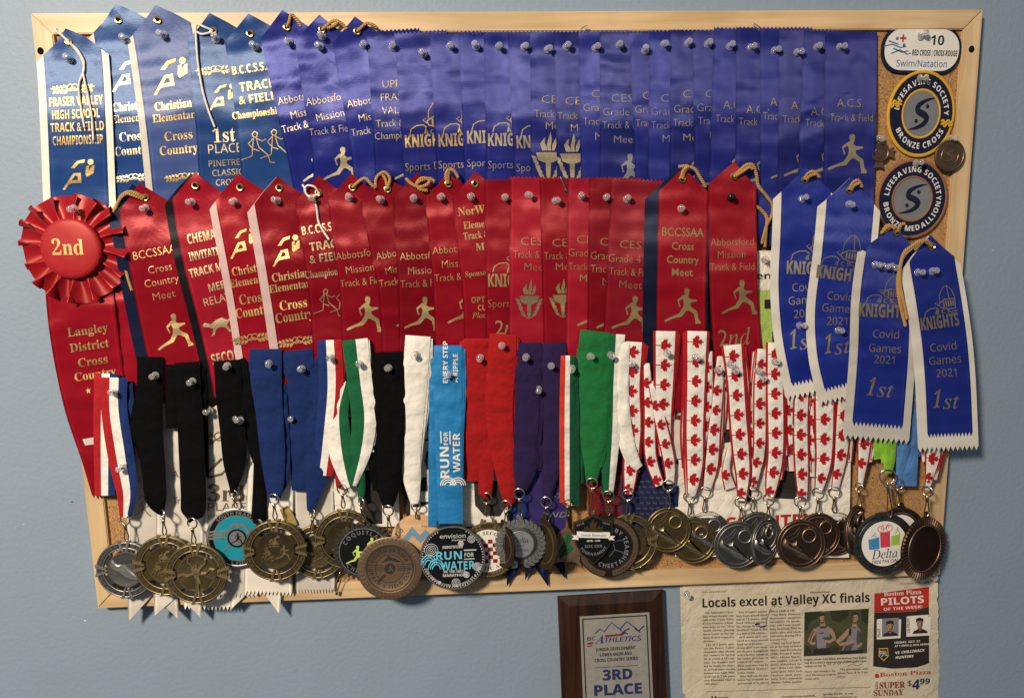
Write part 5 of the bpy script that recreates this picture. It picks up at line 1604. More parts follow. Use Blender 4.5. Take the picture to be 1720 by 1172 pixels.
def d_teal(t, L, o, R):
    b = base_disc(t, L, 'silver_l')
    ann(t, L, "black_rim", 'black', .77, .92, 1.05, b)
    ann(t, L, "teal_field", 'teal', 0, .74, 1.05, b)
    flat(t, L, "lettering", 'silver_l', merge(arc_text("SOUTH FRASER", 'b', .12, .785, 90), arc_text("TRACK & FIELD CLUB", 'b', .12, .785, 270, False)), 1.4, b)
    emb(t, L, "mountain_relief", 'silver_l', [[(-.50, .12), (-.02, .56), (.12, .44), (.2, .5), (.62, .14), (.5, .14), (.2, .36), (.04, .3), (-.02, .42), (-.36, .12)], stroke([(-.45, -.42), (-.2, -.2)], .06)], .9, 1.7, .01, b)
    emb(t, L, "silver_bars", 'silver_l', [[(-.92, y), (-.3, y), (-.3, y + .07), (-.92, y + .07)] for y in (-.02, .09, .2)] + [[(.3, y), (.92, y), (.92, y + .07), (.3, y + .07)] for y in (-.02, .09, .2)], .9, 1.5, .005, b)
    ann(t, L, "black_ring", 'black', .25, .31, 1.75, b)
    ann(t, L, "silver_centre", 'silver_l', 0, .25, 1.6, b)
    flat(t, L, "runner_mark", 'black', mv(polys([RUN], 490, 890, .0017), 0, .0), 1.9, b)


def gear_poly(n, r0, r1):
    o = []
    for i in range(n):
        a = 2 * PI * i / n; w = 2 * PI / n
        for f, r in ((0, r0), (.15, r1), (.6, r1), (.75, r0)): o.append((math.cos(a + f * w) * r, math.sin(a + f * w) * r))
    return o


def d_gear(t, L, o, R):
    m = MB(); m.prism(gear_poly(34, .91, 1.0), -2, 1.4, L, .01); b = mk("disc", m, 'silver_d', t, 30)
    m = MB()
    for i in range(34):
        a = 2 * PI * (i + .3) / 34
        m.prism(circ(math.cos(a) * .90, math.sin(a) * .90, .062, 8), 1.2, 2.6, L, .02)
    mk("tread_studs", m, 'gunmetal', b, 40)
    ann(t, L, "silver_line", 'silver_l', .785, .81, 1.65, b)
    ann(t, L, "black_field", 'black', 0, .785, 1.6, b)
    flat(t, L, "lettering", 'silver_l', merge(arc_text("COQUITLAM", 'b', .14, .60, 90, True, 0, 1.15), arc_text("CHEETAHS", 'b', .14, .60, 270, False, 0, 1.15)), 2.0, b)
    v1 = mv(polys([RUN], 490, 890, .0030), -.26, -.10); v2 = mv(polys([RUN], 490, 890, .0030), .22, .16)
    flat(t, L, "runner_marks", 'lime_e', merge(v1, v2), 2.0, b)


def d_club(t, L, o, R):
    b = base_disc(t, L, 'fineb', [(.97, -2), (1.0, -1.4), (1.0, 1.0), (.98, 1.5), (.80, 1.1), (.785, 2.0), (.755, 2.0), (.74, 1.5), (.4, 1.5), (.02, 1.5)])
    m = MB()
    for i in range(44):
        a = 2 * PI * i / 44
        m.prism([(math.cos(a) * .80, math.sin(a) * .80), (math.cos(a) * .97, math.sin(a) * .97), (math.cos(a + .075) * .97, math.sin(a + .075) * .97), (math.cos(a + .09) * .80, math.sin(a + .09) * .80)], .9, 1.75, L, .01)
    mk("block_rim", m, 'copper_l', b, 30)
    z = 1.75
    ann(t, L, "dark_line", 'dark', .70, .735, z, b); ann(t, L, "inner_line", 'dark', .435, .455, z, b)
    flat(t, L, "lettering", 'dark', merge(arc_text("SOUTH FRASER", 'b', .12, .52, 90), arc_text("TRACK & FIELD CLUB", 'b', .115, .52, 270, False)), z, b)
    flat(t, L, "mountain_mark", 'dark', polys([[(-.25, .2), (-.02, .42), (.1, .32), (.16, .34), (.34, .2), (.2, .2), (.1, .26), (-.1, .24)], [(-.4, -.4), (-.36, -.44), (-.12, -.2), (-.17, -.16)]] + [[(-.7, y), (-.2, y), (-.2, y + .018), (-.7, y + .018)] for y in (-.06, .0, .06, .12)] + [[(.2, y), (.7, y), (.7, y + .018), (.2, y + .018)] for y in (-.06, .0, .06, .12)], 0, 0, 1, 1), z + .05, b)
    ann(t, L, "dark_hub", 'dark', 0, .17, z + .1, b)
    flat(t, L, "runner_mark", 'fineb', mv(polys([RUN], 490, 890, .0011), 0, 0), z + .3, b)


def d_wood(t, L, o, R):
    b = base_disc(t, L, 'maplewood', [(.985, -1.5), (1, -1.2), (1, 1.0), (.985, 1.2), (.4, 1.2), (.02, 1.2)])
    flat(t, L, "painted_mountains", 'bluewash', polys([[(-.55, .1), (-.2, .55), (.08, .2), (.3, .42), (.7, .0), (.7, -.3), (.3, .1), (.1, -.1), (-.2, .2), (-.45, -.1)]], 0, 0, 1, 1), 1.35, b)
    flat(t, L, "lettering", 'dark', merge(text2d("3rd", 'si', .2, .34, 'C', 0, 0, 0.9), mv(text2d("Feed", 's', .11, .3), .28, .5)) if False else merge(mv(text2d("3rd", 'r', .2, .34, 'C', 0, .2, .95), -.62, .26), mv(text2d("Feed", 's', .1, .3), .16, .5)), 1.4, b)


def d_rfw(t, L, o, R):
    b = base_disc(t, L, 'black', [(.97, -2), (1.0, -1.4), (1.0, 1.2), (.985, 1.6), (.955, 1.6), (.945, 1.2), (.4, 1.2), (.02, 1.2)], 72)
    m = MB()
    for i in range(70):
        a = 2 * PI * i / 70
        if 0.35 < (a / PI) < .65: continue
        m.prism(circ(.915 * math.cos(a), .915 * math.sin(a), .022, 7), 1.2, 2.0, L, .008)
    mk("silver_dots", m, 'silverpaint', b, 40)
    m = MB(); m.lathe([(.985, 1.3), (.985, 2.0), (.965, 2.1), (.95, 2.0), (.95, 1.3)], L, 72, False); mk("silver_rim", m, 'silver_l', b, 35)
    flat(t, L, "white_lettering", 'silverpaint', merge(mv(text2d("envision", 's', .12, .78, 'C', .01), .02, .62), mv(text2d("FINANCIAL", 'b', .045, .42, 'C'), .2, .53), mv(text2d("ABBOTSFORD", 'b', .085, .62, 'C', .01), 0, .30),
         mv(text2d("5K 10K HALF", 'b', .085, .66, 'C', .01), .04, -.46), mv(text2d("MARATHON", 'b', .085, .7, 'C', .01), .04, -.58), arc_text("RUN CHANGES LIVES ONE RIPPLE AT A TIME", 'b', .065, .83, 270, False)), 1.75, b)
    relief_flat(t, L, "cyan_lettering", 'cyan', merge(mv(text2d("RUN", 'b', .25, .78), -.50, -.04), mv(text2d("WATER", 'b', .25, 1.02), -.36, -.36)), 1.2, 2.2, b)
    flat(t, L, "for_lettering", 'silverpaint', merge(mv(text2d("FOR", 'b', .13, .28), .36, .02), polys([[(.34, .21), (.72, .21), (.72, .25), (.34, .25)], [(.34, -.06), (.66, -.06), (.66, -.03), (.34, -.03)]], 0, 0, 1, 1)), 1.9, b)
    m = MB()
    for cx_, cy_, rr in ((-.64, .26, .2), (.58, .56, .15), (.74, -.30, .12), (.08, -.78, .17), (-.62, -.62, .15), (-.42, -.76, .1), (.4, -.54, .09), (.26, .44, .08)):
        for f in (1.0, .72, .45, .2):
            if math.hypot(cx_, cy_) + rr * f > .93: continue
            m.tube([L(cx_ + rr * f * math.cos(2 * PI * i / 24), cy_ + rr * f * math.sin(2 * PI * i / 24), 1.3) for i in range(24)], s_of(L) * .011, 5, True)
    mk("ripple_rings", m, 'silverpaint', b, 180)
    m = MB()
    for r in (.12, .18, .24):
        m.tube([L(-.5 + r * math.cos(a), -.34 + r * 1.3 * math.sin(a), 1.4) for a in [PI * i / 14 for i in range(15)]], s_of(L) * .02, 5)
        m.tube([L(-.72 + r * math.cos(a), -.2 + r * 1.3 * math.sin(a), 1.4) for a in [PI * i / 14 for i in range(15)]], s_of(L) * .02, 5)
    mk("cyan_waves", m, 'cyan', b, 180)
    emb(t, L, "strap_bar", 'gunmetal', [[(-.46, .93), (.42, .93), (.42, 1.14), (.36, 1.14), (.36, 1.0), (-.40, 1.0), (-.40, 1.14), (-.46, 1.14)]], -1, 2, .005)


def wreath(t, L, mat, parent, r=.9, n=22, ln=.2, w=.1, z0=1.0, z1=2.2):
    m = MB()
    for sg in (-1, 1):
        for i in range(n):
            a = -PI / 2 + sg * (0.12 + i * (PI - .35) / n)
            for k in (-1, 1):
                m.prism(leafshape(math.cos(a) * r, math.sin(a) * r, a + sg * PI / 2 + k * .55, ln, w), z0, z1, L, .012)
    return mk("laurel_wreath", m, mat, parent, 30)


def d_checker(t, L, o, R):
    b = base_disc(t, L, 'gold_d')
    wreath(t, L, 'gold_l', b, .88, 20, .16, .09)
    ann(t, L, "cream_field", 'whiteink', .0, .78, 1.3, b)
    ann(t, L, "gold_line", 'gold_l', .76, .80, 1.5, b)
    flat(t, L, "lettering", 'dark', merge(arc_text("VALLEY SECONDARY", 'sb', .12, .58, 90), arc_text("ATHLETIC ASSOC", 'sb', .12, .58, 270, False)), 1.6, b)
    m = MB(); q = []
    for i in range(4):
        for j in range(6):
            if (i + j) % 2 == 0: q.append([(-.32 + i * .16, .4 - j * .14), (-.16 + i * .16, .4 - j * .14), (-.16 + i * .16, .26 - j * .14), (-.32 + i * .16, .26 - j * .14)])
    flat(t, L, "checker_pattern", 'maroonink', polys(q, 0, 0, 1, 1), 1.6, b)
    emb(t, L, "hanger_loop", 'gold_l', [[(-.28, .92), (.28, .92), (.22, 1.14), (.14, 1.14), (.16, 1.02), (-.16, 1.02), (-.14, 1.14), (-.22, 1.14)]], -.6, 1.2, .005)


def d_wreath(t, L, o, R):
    d_, l_ = o.get('m', ('silver_d', 'silver_l'))
    b = base_disc(t, L, d_, [(.78, -1.6), (.8, -1.2), (.8, .4), (.6, .6), (.58, 1.2), (.54, 1.2), (.53, .9), (.3, .9), (.02, .9)])
    wreath(t, L, l_, b, .82, 13, .32, .16, .2, 2.0)
    emb(t, L, "torch_relief", l_, [[(-.12, .62), (.12, .62), (.2, .8), (.14, .98), (.0, .9), (-.14, .98), (-.2, .8)]], .2, 1.8, .02, b)
    emb(t, L, "hanger_loop", l_, [circ(0, 1.05, .14, 14)], -.5, 1.2, .03)
    m = MB(); m.lathe([(.53, .9), (.52, 1.3), (.3, 1.3), (.02, 1.3)], L, 40); mk("centre_plate", m, 'silverfoil' if o.get('tx') else d_, b, 35)
    if o.get('tx'):
        flat(t, L, "lettering", 'dark', merge(*[mv(text2d(s, 'si' if i == 0 else 's', h, w, 'C'), 0, y) for i, (s, h, w, y) in enumerate((("Delta", .2, .62, .06), ("KIDS", .1, .3, -.12), ("Triathlon", .1, .6, -.28), ("2016", .06, .3, -.4)))]), 1.5, b)


def d_star(t, L, o, R):
    m = MB()
    p = []
    for i in range(5):
        a = PI / 2 + 2 * PI * i / 5
        p += [(math.cos(a - .36) * .68, math.sin(a - .36) * .68), (math.cos(a - .12) * .80, math.sin(a - .12) * .80), (math.cos(a) * 1.22, math.sin(a) * 1.22), (math.cos(a + .12) * .80, math.sin(a + .12) * .80)]
    m.prism(p, -1.5, 1.0, L, .03); b = mk("disc", m, 'copper_l', t, 30)
    m = MB()
    for i in range(56):
        a = 2 * PI * i / 56
        m.prism([(math.cos(a) * .50, math.sin(a) * .50), (math.cos(a) * .66, math.sin(a) * .66), (math.cos(a + .05) * .66, math.sin(a + .05) * .66), (math.cos(a + .05) * .50, math.sin(a + .05) * .50)], .9, 1.6, L, .008)
    mk("ribbed_ring", m, 'badge', b, 30)
    emb(t, L, "green_leaf", 'green_e', [[(-.30, -.56), (-.34, -.2), (-.14, .1), (-.1, .42), (.06, .60), (.2, .36), (.12, .12), (.28, -.06), (.1, -.3), (-.1, -.42)]], .9, 2.0, .04, b)
    emb(t, L, "leaf_veins", 'copper_d', [stroke([(-.26, -.5), (-.04, -.05), (.06, .5)], .03), stroke([(-.1, -.2), (.12, -.08)], .025), stroke([(-.04, .05), (-.22, -.05)], .025)], 1.9, 2.3, .004, b)


def d_shield(t, L, o, R):
    sh = [(-.78, .74), (-.4, .84), (0, 1.04), (.4, .84), (.78, .74), (.80, .2), (.70, -.2), (.46, -.62), (.0, -1.02), (-.46, -.62), (-.70, -.2), (-.80, .2)]
    m = MB(); m.prism(sh, -1.6, 1.2, L, .03); b = mk("disc", m, 'gold_d', t, 30)
    inn = [(x * .93, y * .93) for x, y in sh]
    emb(t, L, "black_field", 'black', [inn], 1.1, 1.5, .01, b)
    emb(t, L, "maple_leaf_relief", 'gold_d', [[(x * .46, y * .46 + .40) for x, y in MAPLE]], 1.4, 3.4, .03, b)
    emb(t, L, "banner", 'white', [[(-.66, .14), (.66, .06), (.66, .30), (-.66, .38)], [(-.86, .08), (-.6, .04), (-.6, .22), (-.86, .24), (-.76, .16)], [(.86, -.02), (.6, .0), (.6, .14), (.86, .14), (.76, .06)]], 1.4, 3.9, .01, b)
    flat(t, L, "banner_lettering", 'bluewash', text2d("South Burnaby", 'sb', .12, 1.0, 'C', 0, 0, -.06) if False else mv(text2d("South Burnaby", 'sb', .12, 1.0, 'C', 0, 0, -.06), 0, .165), 4.2, b)
    flat(t, L, "lettering", 'whiteink', mv(text2d("METRO CLUB", 'b', .07, .52, 'C'), 0, -.06), 2.0, b)
    flat(t, L, "silver_lettering", 'silverfoil', merge(mv(text2d("SOC CER", 'b', .11, .7, 'C'), 0, -.30), arc_text("TOURNAMENT", 'b', .11, .52, 270, False), mv(text2d("ESTD", 'b', .08, .3, 'C', 0, 0, .3), -.5, .62), mv(text2d("YOUTH", 'b', .08, .3, 'C', 0, 0, -.3), .5, .62)), 2.0, b)
    emb(t, L, "hanger_loop", 'gold_l', [circ(0, 1.12, .10, 12)], -.5, 1.2, .02)


def d_cheetah(t, L, o, R):
    b = base_disc(t, L, 'copper_d', [(.97, -2), (1, -1.4), (1, .9), (.96, 1.1), (.78, 1.1), (.76, 1.6), (.73, 1.6), (.72, 1.0), (.3, 1.0), (.02, 1.0)])
    wreath(t, L, 'copper_l', b, .87, 24, .17, .10, .9, 2.4)
    ann(t, L, "black_field", 'black', 0, .72, 1.2, b)
    flat(t, L, "lettering", 'silverfoil', merge(arc_text("BURNABY TEAM", 'b', .14, .52, 60), arc_text("CHEETAHS", 'b', .14, .54, 290, False)), 1.6, b)
    flat(t, L, "runner_mark", 'silver_l', polys([stroke(q, .025) for q in ([(.1, .14), (.34, .22), (.5, .2)], [(.16, .1), (.2, -.1), (.4, -.16), (.52, -.26)], [(.2, -.1), (.02, -.3)])], 0, 0, 1, 1), 1.6, b)
    emb(t, L, "hanger_loop", 'copper_d', [[(-.3, .92), (.3, .92), (.2, 1.1), (-.2, 1.1)]], -.5, 1.2, .02)


def d_plainback(t, L, o, R):
    d_, l_ = o.get('m', ('copper_d', 'copper_l'))
    b = base_disc(t, L, d_)
    if o.get('white'): ann(t, L, "white_field", 'white', 0, .7, 1.1, b)
    m = MB(); m.lathe([(.80, .9), (.80, 1.6), (.77, 1.8), (.74, 1.6), (.74, .9)], L, 48, False); mk("raised_ring", m, l_, b, 35)
    emb(t, L, "hanger_loop", d_, [circ(0, 1.06, .15, 14)], -.6, 1.2, .03)


def d_delta(t, L, o, R):
    b = base_disc(t, L, 'gunmetal', [(.96, -2.4), (1, -1.8), (1, 1.2), (.97, 1.8), (.93, 1.8), (.91, 1.2), (.82, 1.2), (.80, 1.8), (.755, 1.8), (.75, 1.3), (.4, 1.3), (.02, 1.3)])
    m = MB()
    for q in range(4):
        a = PI / 2 * q + PI / 2 + .06
        c, s = math.cos(a), math.sin(a)
        m.prism([(x * c - y * s, x * s + y * c) for x, y in ((.74, -.15), (1.03, -.19), (1.05, 0), (1.03, .19), (.74, .15))], 0, 2.6, L, .02)
    mk("star_blocks", m, 'gunmetal', b, 30)
    m = MB()
    for q in range(4):
        a0 = PI / 2 * q + PI / 2 + .06
        cx_, cy_ = math.cos(a0) * .89, math.sin(a0) * .89
        m.prism([(cx_ + (.085 if i % 2 == 0 else .036) * math.cos(PI / 2 + PI * i / 5), cy_ + (.085 if i % 2 == 0 else .036) * math.sin(PI / 2 + PI * i / 5)) for i in range(10)], 2.4, 2.9, L, .006)
    mk("stars", m, 'black', b, 30)
    m = MB()
    for q in range(4):
        for r in (.865,):
            a0 = PI / 2 * q + PI / 2 + .06 + .32
            p = [(math.cos(a0 + i * .093) * r, math.sin(a0 + i * .093) * r) for i in range(11)]
            m.tube([L(x, y, 1.4) for x, y in p], s_of(L) * .022, 6)
    mk("ring_ribs", m, 'gunmetal', b, 180)
    fc = ann(t, L, "white_face", 'white', 0, .745, 1.9, b)
    z = 2.1
    flat(t, L, "blue_block", 'blueprint', polys([[(-.52, .18), (-.16, .24), (-.16, -.16), (-.50, -.16)]], 0, 0, 1, 1), z, fc)
    flat(t, L, "red_block", 'redprint', polys([[(-.13, .38), (.20, .40), (.20, -.12), (-.12, -.12)]], 0, 0, 1, 1), z, fc)
    flat(t, L, "green_block", 'greenprint', polys([[(.24, .24), (.54, .28), (.50, -.08), (.23, -.08)]], 0, 0, 1, 1), z, fc)
    flat(t, L, "bicycle_mark", 'redprint', polys([stroke(circ(.14 * s + .04, .50, .10, 16) + [circ(.14 * s + .04, .50, .10, 16)[0]], .022) for s in (-1, 1)] + [stroke([(-.1, .5), (-.02, .64), (.12, .62), (.04, .5), (-.1, .5)], .022), stroke([(.18, .5), (.12, .62), (.18, .67)], .022)], 0, 0, 1, 1), z + .05, fc)
    flat(t, L, "runner_mark", 'greenprint', mv(polys([RUN], 490, 890, .0011), .42, .40), z + .05, fc)
    flat(t, L, "swimmer_mark", 'blueprint', polys([stroke([(-.42, .26), (-.34, .32), (-.26, .26)], .025), circ(-.30, .36, .025, 8)], 0, 0, 1, 1), z + .05, fc)
    flat(t, L, "lettering", 'ink', merge(mv(text2d("Delta", 'si', .30, .86, 'C'), .0, -.48), mv(text2d("TRIATHLON", 'i', .11, .86, 'C', .01), .0, -.64)), z + .05, fc)


def d_fluted(t, L, o, R):
    b = base_disc(t, L, 'mahogany', [(.97, -2), (1, -1.4), (1, .6), (.97, 1.0), (.80, 1.6), (.74, 2.2), (.72, 2.3), (.70, 1.8), (.4, 1.4), (.02, 1.3)])
    m = MB()
    for i in range(52):
        a = 2 * PI * i / 52
        m.prism([(math.cos(a) * .76, math.sin(a) * .76), (math.cos(a - .02) * 1.0, math.sin(a - .02) * 1.0), (math.cos(a + .075) * 1.0, math.sin(a + .075) * 1.0), (math.cos(a + .06) * .76, math.sin(a + .06) * .76)], .5, 3.2, L, .028)
    mk("fluted_rim", m, 'copper_s', b, 30)  # lighter tone than the disc, painting in the bright reflections on the flutes
    m = MB(); m.tube([L(.73 * math.cos(2 * PI * i / 60), .73 * math.sin(2 * PI * i / 60), 2.2) for i in range(60)], s_of(L) * .016, 6, True); mk("inner_rim", m, 'copper_l', b, 180)
    emb(t, L, "hanger_loop", 'mahogany', [circ(0, 1.05, .12, 14)], -.6, 1.2, .03)


DISC = dict(vring=d_vring, shoe=d_shoe, teal=d_teal, gear=d_gear, club=d_club, wood=d_wood, rfw=d_rfw, checker=d_checker, wreath=d_wreath, star=d_star, shield=d_shield, cheetah=d_cheetah, plainback=d_plainback, delta=d_delta, fluted=d_fluted)
BR, SI, GO, CO = ('bronze_d', 'bronze_l'), ('silver_d', 'silver_l'), ('gold_d', 'gold_l'), ('copper_d', 'copper_l')
# D = strap depth at top ; dd = disc depth
medal("silver shoe medal with segmented ring on a red white and blue ribbon, leftmost", "tricolour strap of the leftmost silver medal",
      [([(178, 627, 40), (177, 680, 40), (176, 740, 38), (176, 832, 34)], 'rwb', 13, 11), ([(192, 634, 44), (192, 690, 44), (203, 765, 44), (213, 825, 36), (211, 861, 22)], 'rwb', 15.8, 16), ([(209, 642, 26), (214, 700, 26), (217, 740, 20), (216, 790, 12)], 'blue_f', 11.5, 11)],
      (210, 872), (213, 906), ('vring', 212, 956, 50, 50, 12, dict(m=SI, relief='shoe', bright=1)), [(187, 661), (203, 787)])
medal("dark bronze triathlon medal on a black ribbon, second from the left", "black strap of the dark bronze triathlon medal at left",
      [([(252, 599, 44), (251, 650, 44), (246, 714, 56), (252, 745, 46), (258, 790, 40), (262, 837, 36), (270, 858, 16)], 'black_f', 16, 17), ([(289, 612, 22), (289, 660, 22), (290, 719, 22)], 'black_f', 13.5, 12.5)],
      (274, 864, .9), (277, 897), ('vring', 278, 949, 52, 53, 16, dict(m=GO, relief='tri', yaw=0, stack=0)), [(257, 632)])
medal("gold finisher medal with raised arms figure on a black ribbon", "black strap of the gold finisher medal",
      [([(314, 608, 42), (318, 680, 43), (322, 760, 44), (325, 830, 43), (324, 860, 40), (322, 872, 16)], 'black_f', 16, 20), ([(334, 616, 24), (340, 700, 20), (342, 800, 18)], 'black_f', 13, 12)],
      (323, 878), (326, 912), ('vring', 330.5, 963, 57, 53, 20, dict(m=GO, relief='fin', bright=1, yaw=0, stack=0)), [(320, 642)])
medal("teal and black enamel track club medal on a black ribbon", "black strap of the teal enamel medal",
      [([(381, 605, 44), (385, 660, 46), (391, 720, 44), (394, 778, 38), (392, 818, 14)], 'black_f', 16, 12), ([(394, 607, 36), (410, 645, 34), (425, 700, 36), (437, 760, 34), (445, 790, 26)], 'black_f', 14, 12), ([(437, 780, 22), (436, 830, 24), (435, 900, 30)], 'black_f', 9.5, 9)],
      (392, 829), (397, 852), ('teal', 398.5, 903, 54, 52, 9.5, dict(yaw=0, stack=0)), [(379, 616), (401, 708)], ringr=7)
medal("dark bronze triathlon medal on a wide royal blue ribbon", "wide royal blue strap of the triathlon medal",
      [([(446, 586, 54), (447, 640, 52), (452, 690, 46), (458, 760, 42), (461, 810, 32), (461, 836, 22)], 'blue_f', 16, 17), ([(432, 600, 30), (434, 650, 28), (436, 684, 26)], 'blue_f', 14, 13), ([(470, 640, 20), (478, 740, 18), (480, 800, 12), (470, 826, 10)], 'blue_f', 12.5, 13)],
      (460, 838), (462.5, 871), ('vring', 462.5, 924, 55, 53, 17, dict(m=BR, relief='tri', yaw=0, stack=0)), [(449, 612)])
medal("mostly hidden bronze medal on a twisted royal blue ribbon with slanted end", "twisted royal blue strap",
      [([(500, 588, 50), (507, 660, 44), (508, 730, 44), (505, 824, 30)], 'blue_f', 14, 10), ([(524, 600, 32), (527, 700, 34), (531, 790, 40), (527, 826, 26), (522, 856, 13)], 'blue_f', 12.5, 11)],
      (525, 862, .8), (524, 893), ('vring', 533, 926, 50, 47, 8, dict(m=GO, relief='tri', yaw=0)), [(505, 621), (490, 703, 9)], rm='antbrass')
medal("bronze runner medal with segmented ring on a blue white and red ribbon", "blue white and red strap",
      [([(553, 571, 41), (556, 650, 42), (549, 730, 40), (541, 798, 36)], 'bwr', 17, 13), ([(570, 650, 30), (572, 730, 30), (574, 780, 24), (571, 815, 14)], 'red_f', 12, 12)],
      (575, 821), (577, 852), ('vring', 579.5, 905, 53, 51, 12, dict(m=BR, relief='run', yaw=0)), [(554.5, 602)])
medal("black toothed edge medal with lime runners on a green and white ribbon", "green and white looped strap",
      [([(596, 570, 43), (604, 640, 42), (611, 700, 42), (606, 755, 36), (592, 815, 14)], 'gw', 18, 16), ([(580, 640, 24), (568, 690, 34), (571, 750, 40), (580, 795, 28), (587, 818, 16)], 'wg', 15.5, 17), ([(602, 780, 20), (606, 815, 16), (607, 836, 11)], 'dkgreen_f', 12.5, 14)],
      (607, 843, .9), (611, 874), ('gear', 611, 926, 52, 51, 16, dict(yaw=0)), [(602, 612)])
medal("brushed bronze track and field club medal on a black ribbon", "black strap of the brushed bronze club medal",
      [([(650, 591, 56), (653, 660, 54), (656, 720, 48), (654, 790, 42), (652, 830, 32), (652, 853, 15)], 'black_f', 17, 20), ([(668, 606, 26), (674, 720, 30), (667, 800, 26)], 'black_f', 13.5, 12), ([(622, 740, 18), (628, 780, 18), (634, 823, 16)], 'black_f', 12, 11)],
      (652, 857), (655, 896), ('club', 655, 954, 56, 54.5, 20, dict(yaw=0, stack=0)), [(651.6, 619.5)])
medal("wooden disc medal with painted blue mountains on a white ribbon", "white strap of the wooden medal",
      [([(702, 564, 42), (698, 624, 42), (694, 700, 36), (691, 765, 31), (692, 803, 30), (697, 846, 14)], 'white_f', 17, 14), ([(719, 576, 12), (718, 620, 12), (717, 652, 10)], 'white_f', 13, 12.5)],
      (698.5, 850), (700, 870), ('wood', 702, 907, 46, 45, 10, dict(yaw=0)), [(698, 596), (714, 688, 4.5)], ringr=8)
t11 = medal("round black enamel RUN FOR WATER medal on a wide light blue ribbon", "light blue RUN FOR WATER strap",
      [([(752, 580, 47), (752, 640, 48), (753, 720, 46), (755, 800, 43), (757, 879, 41)], 'rfw_f', 18, 20), ([(738, 600, 34), (737, 740, 34), (736, 884, 34)], 'rfw_f', 15, 13)],
      None, None, ('rfw', 760.5, 936, 56, 55.5, 20, dict(yaw=0)), [(754, 631)])
st = LAST[0]
m = MB()
R90 = PI / 2
for s, sty, h, w, x, y in (("EVERY STEP", 'b', 8, 70, 752, 643), ("A RIPPLE.", 'b', 8, 50, 769, 642), ("RUN", 'b', 15, 52, 755, 802), ("FOR", 'b', 7, 22, 752.5, 747), ("WATER", 'b', 12, 66, 773, 793)):
    onstrip(m, st, text2d(s, sty, h, w, 'L', 0, 0, R90), x, y, 0.4, 8)
for q in ([(740, 744), (742, 744), (742, 724), (740, 724)], [(755, 746), (757, 746), (757, 724), (755, 724)]):
    onstrip(m, st, polys([q], q[0][0], q[0][1], 1), q[0][0], q[0][1], 0.4, 8)
for r in (6, 9.5, 13):
    for cx_, cy_ in ((753, 815), (769, 815)):
        q = stroke([(cx_ + r * math.cos(PI * i / 12), cy_ - r * math.sin(PI * i / 12)) for i in range(13)], 1.6)
        onstrip(m, st, polys([q], cx_, cy_, 1), cx_, cy_, 0.4, 8)
mk("white_lettering", m, 'whiteink', t11, 0)
medal("gold wreath medal with red and white checkered centre on a red ribbon", "red strap of the checkered medal",
      [([(801, 568, 44), (802, 680, 42), (800, 750, 40), (798, 808, 36)], 'red_f', 15, 11.5), ([(815, 690, 30), (816, 760, 32), (816, 800, 26), (815, 831, 21)], 'red_f', 12, 12)],
      (817, 836), (818, 866), ('checker', 820, 924, 48, 48, 10, dict(yaw=0)), [(807, 602)], rm='antbrass')
medal("small dark bronze medal turned on edge, on the second red ribbon", "second red strap",
      [([(845, 561, 45), (842, 610, 48), (838, 680, 46), (842, 740, 42), (850, 800, 32), (854, 843, 17)], 'red_f', 17, 14)],
      (850, 849), (850, 881), ('plainback', 843, 915, 21, 37, 12, dict(m=CO, side=1)), [(843.5, 582)])
medal("silver wreath medal with engraved centre on a purple ribbon", "purple strap of the silver wreath medal",
      [([(886, 575, 46), (886, 650, 42), (884, 720, 40), (880, 780, 36), (873, 820, 17)], 'purple_f', 16, 17), ([(909, 590, 16), (906, 700, 16), (902, 790, 18)], 'purple_f', 13, 12)],
      (872, 829), (875, 864), ('wreath', 874, 913, 43, 43, 17, dict(m=SI, tx=1, yaw=0)), [(884.5, 601)])
medal("tilted dark medal seen half edge on, on the right purple ribbon", "right purple strap",
      [([(930, 575, 42), (932, 650, 40), (931, 720, 37), (927, 785, 28), (920, 833, 12)], 'purple_f', 14.5, 12), ([(912, 610, 14), (907, 700, 14), (910, 780, 16)], 'purple_f', 12, 11)],
      (917, 843), (920, 874), ('plainback', 912, 912, 23, 42, 13, dict(m=BR, side=1, lean=.1)), [(927, 616), (905, 655, 15)])
medal("copper maple star medal with green enamel leaf on a narrow tricolour ribbon", "narrow red white and green strap",
      [([(954, 597, 24), (953, 700, 27), (953, 844, 26)], 'owg', 18.5, 17), ([(968, 620, 14), (972, 740, 16), (975, 812, 12)], 'dkgreen_f', 12.5, 12)],
      (953, 844), (954, 866), ('star', 952, 917, 38, 40, 16, dict(yaw=.2)), [(962, 620)], rm='copper_l', ringr=6, hookmat='copper_l')
medal("black shield medal with gold maple leaf and white banner on a green ribbon", "wide green strap of the shield medal",
      [([(1000, 556, 50), (996, 600, 50), (998, 680, 47), (996, 740, 42), (994, 780, 26), (991, 806, 15)], 'green_f', 17, 20), ([(984, 586, 30), (981, 680, 28), (984, 750, 24)], 'green_f', 14, 12.5)],
      (994, 811.5), (996, 858), ('shield', 996.5, 906, 42, 42, 21, dict(yaw=0)), [(993, 600)], hookmat='brass')
medal("black medal with copper wreath rim on a green and white ribbon", "green and white strap with a hanging loop",
      [([(1034, 561, 32), (1030, 640, 30), (1028, 720, 28), (1024, 790, 22), (1022, 827, 16)], 'gw', 15.5, 16), ([(1048, 574, 20), (1046, 660, 20), (1052, 730, 22), (1064, 772, 20), (1074, 786, 14)], 'white_f', 16.5, 16), ([(1038, 680, 16), (1046, 740, 16), (1060, 780, 14)], 'white_f', 14.5, 14)],
      (1022, 833), (1022, 864), ('cheetah', 1022, 918, 50, 52, 16, dict(yaw=0)), [(1027.5, 597)], rm='antbrass')
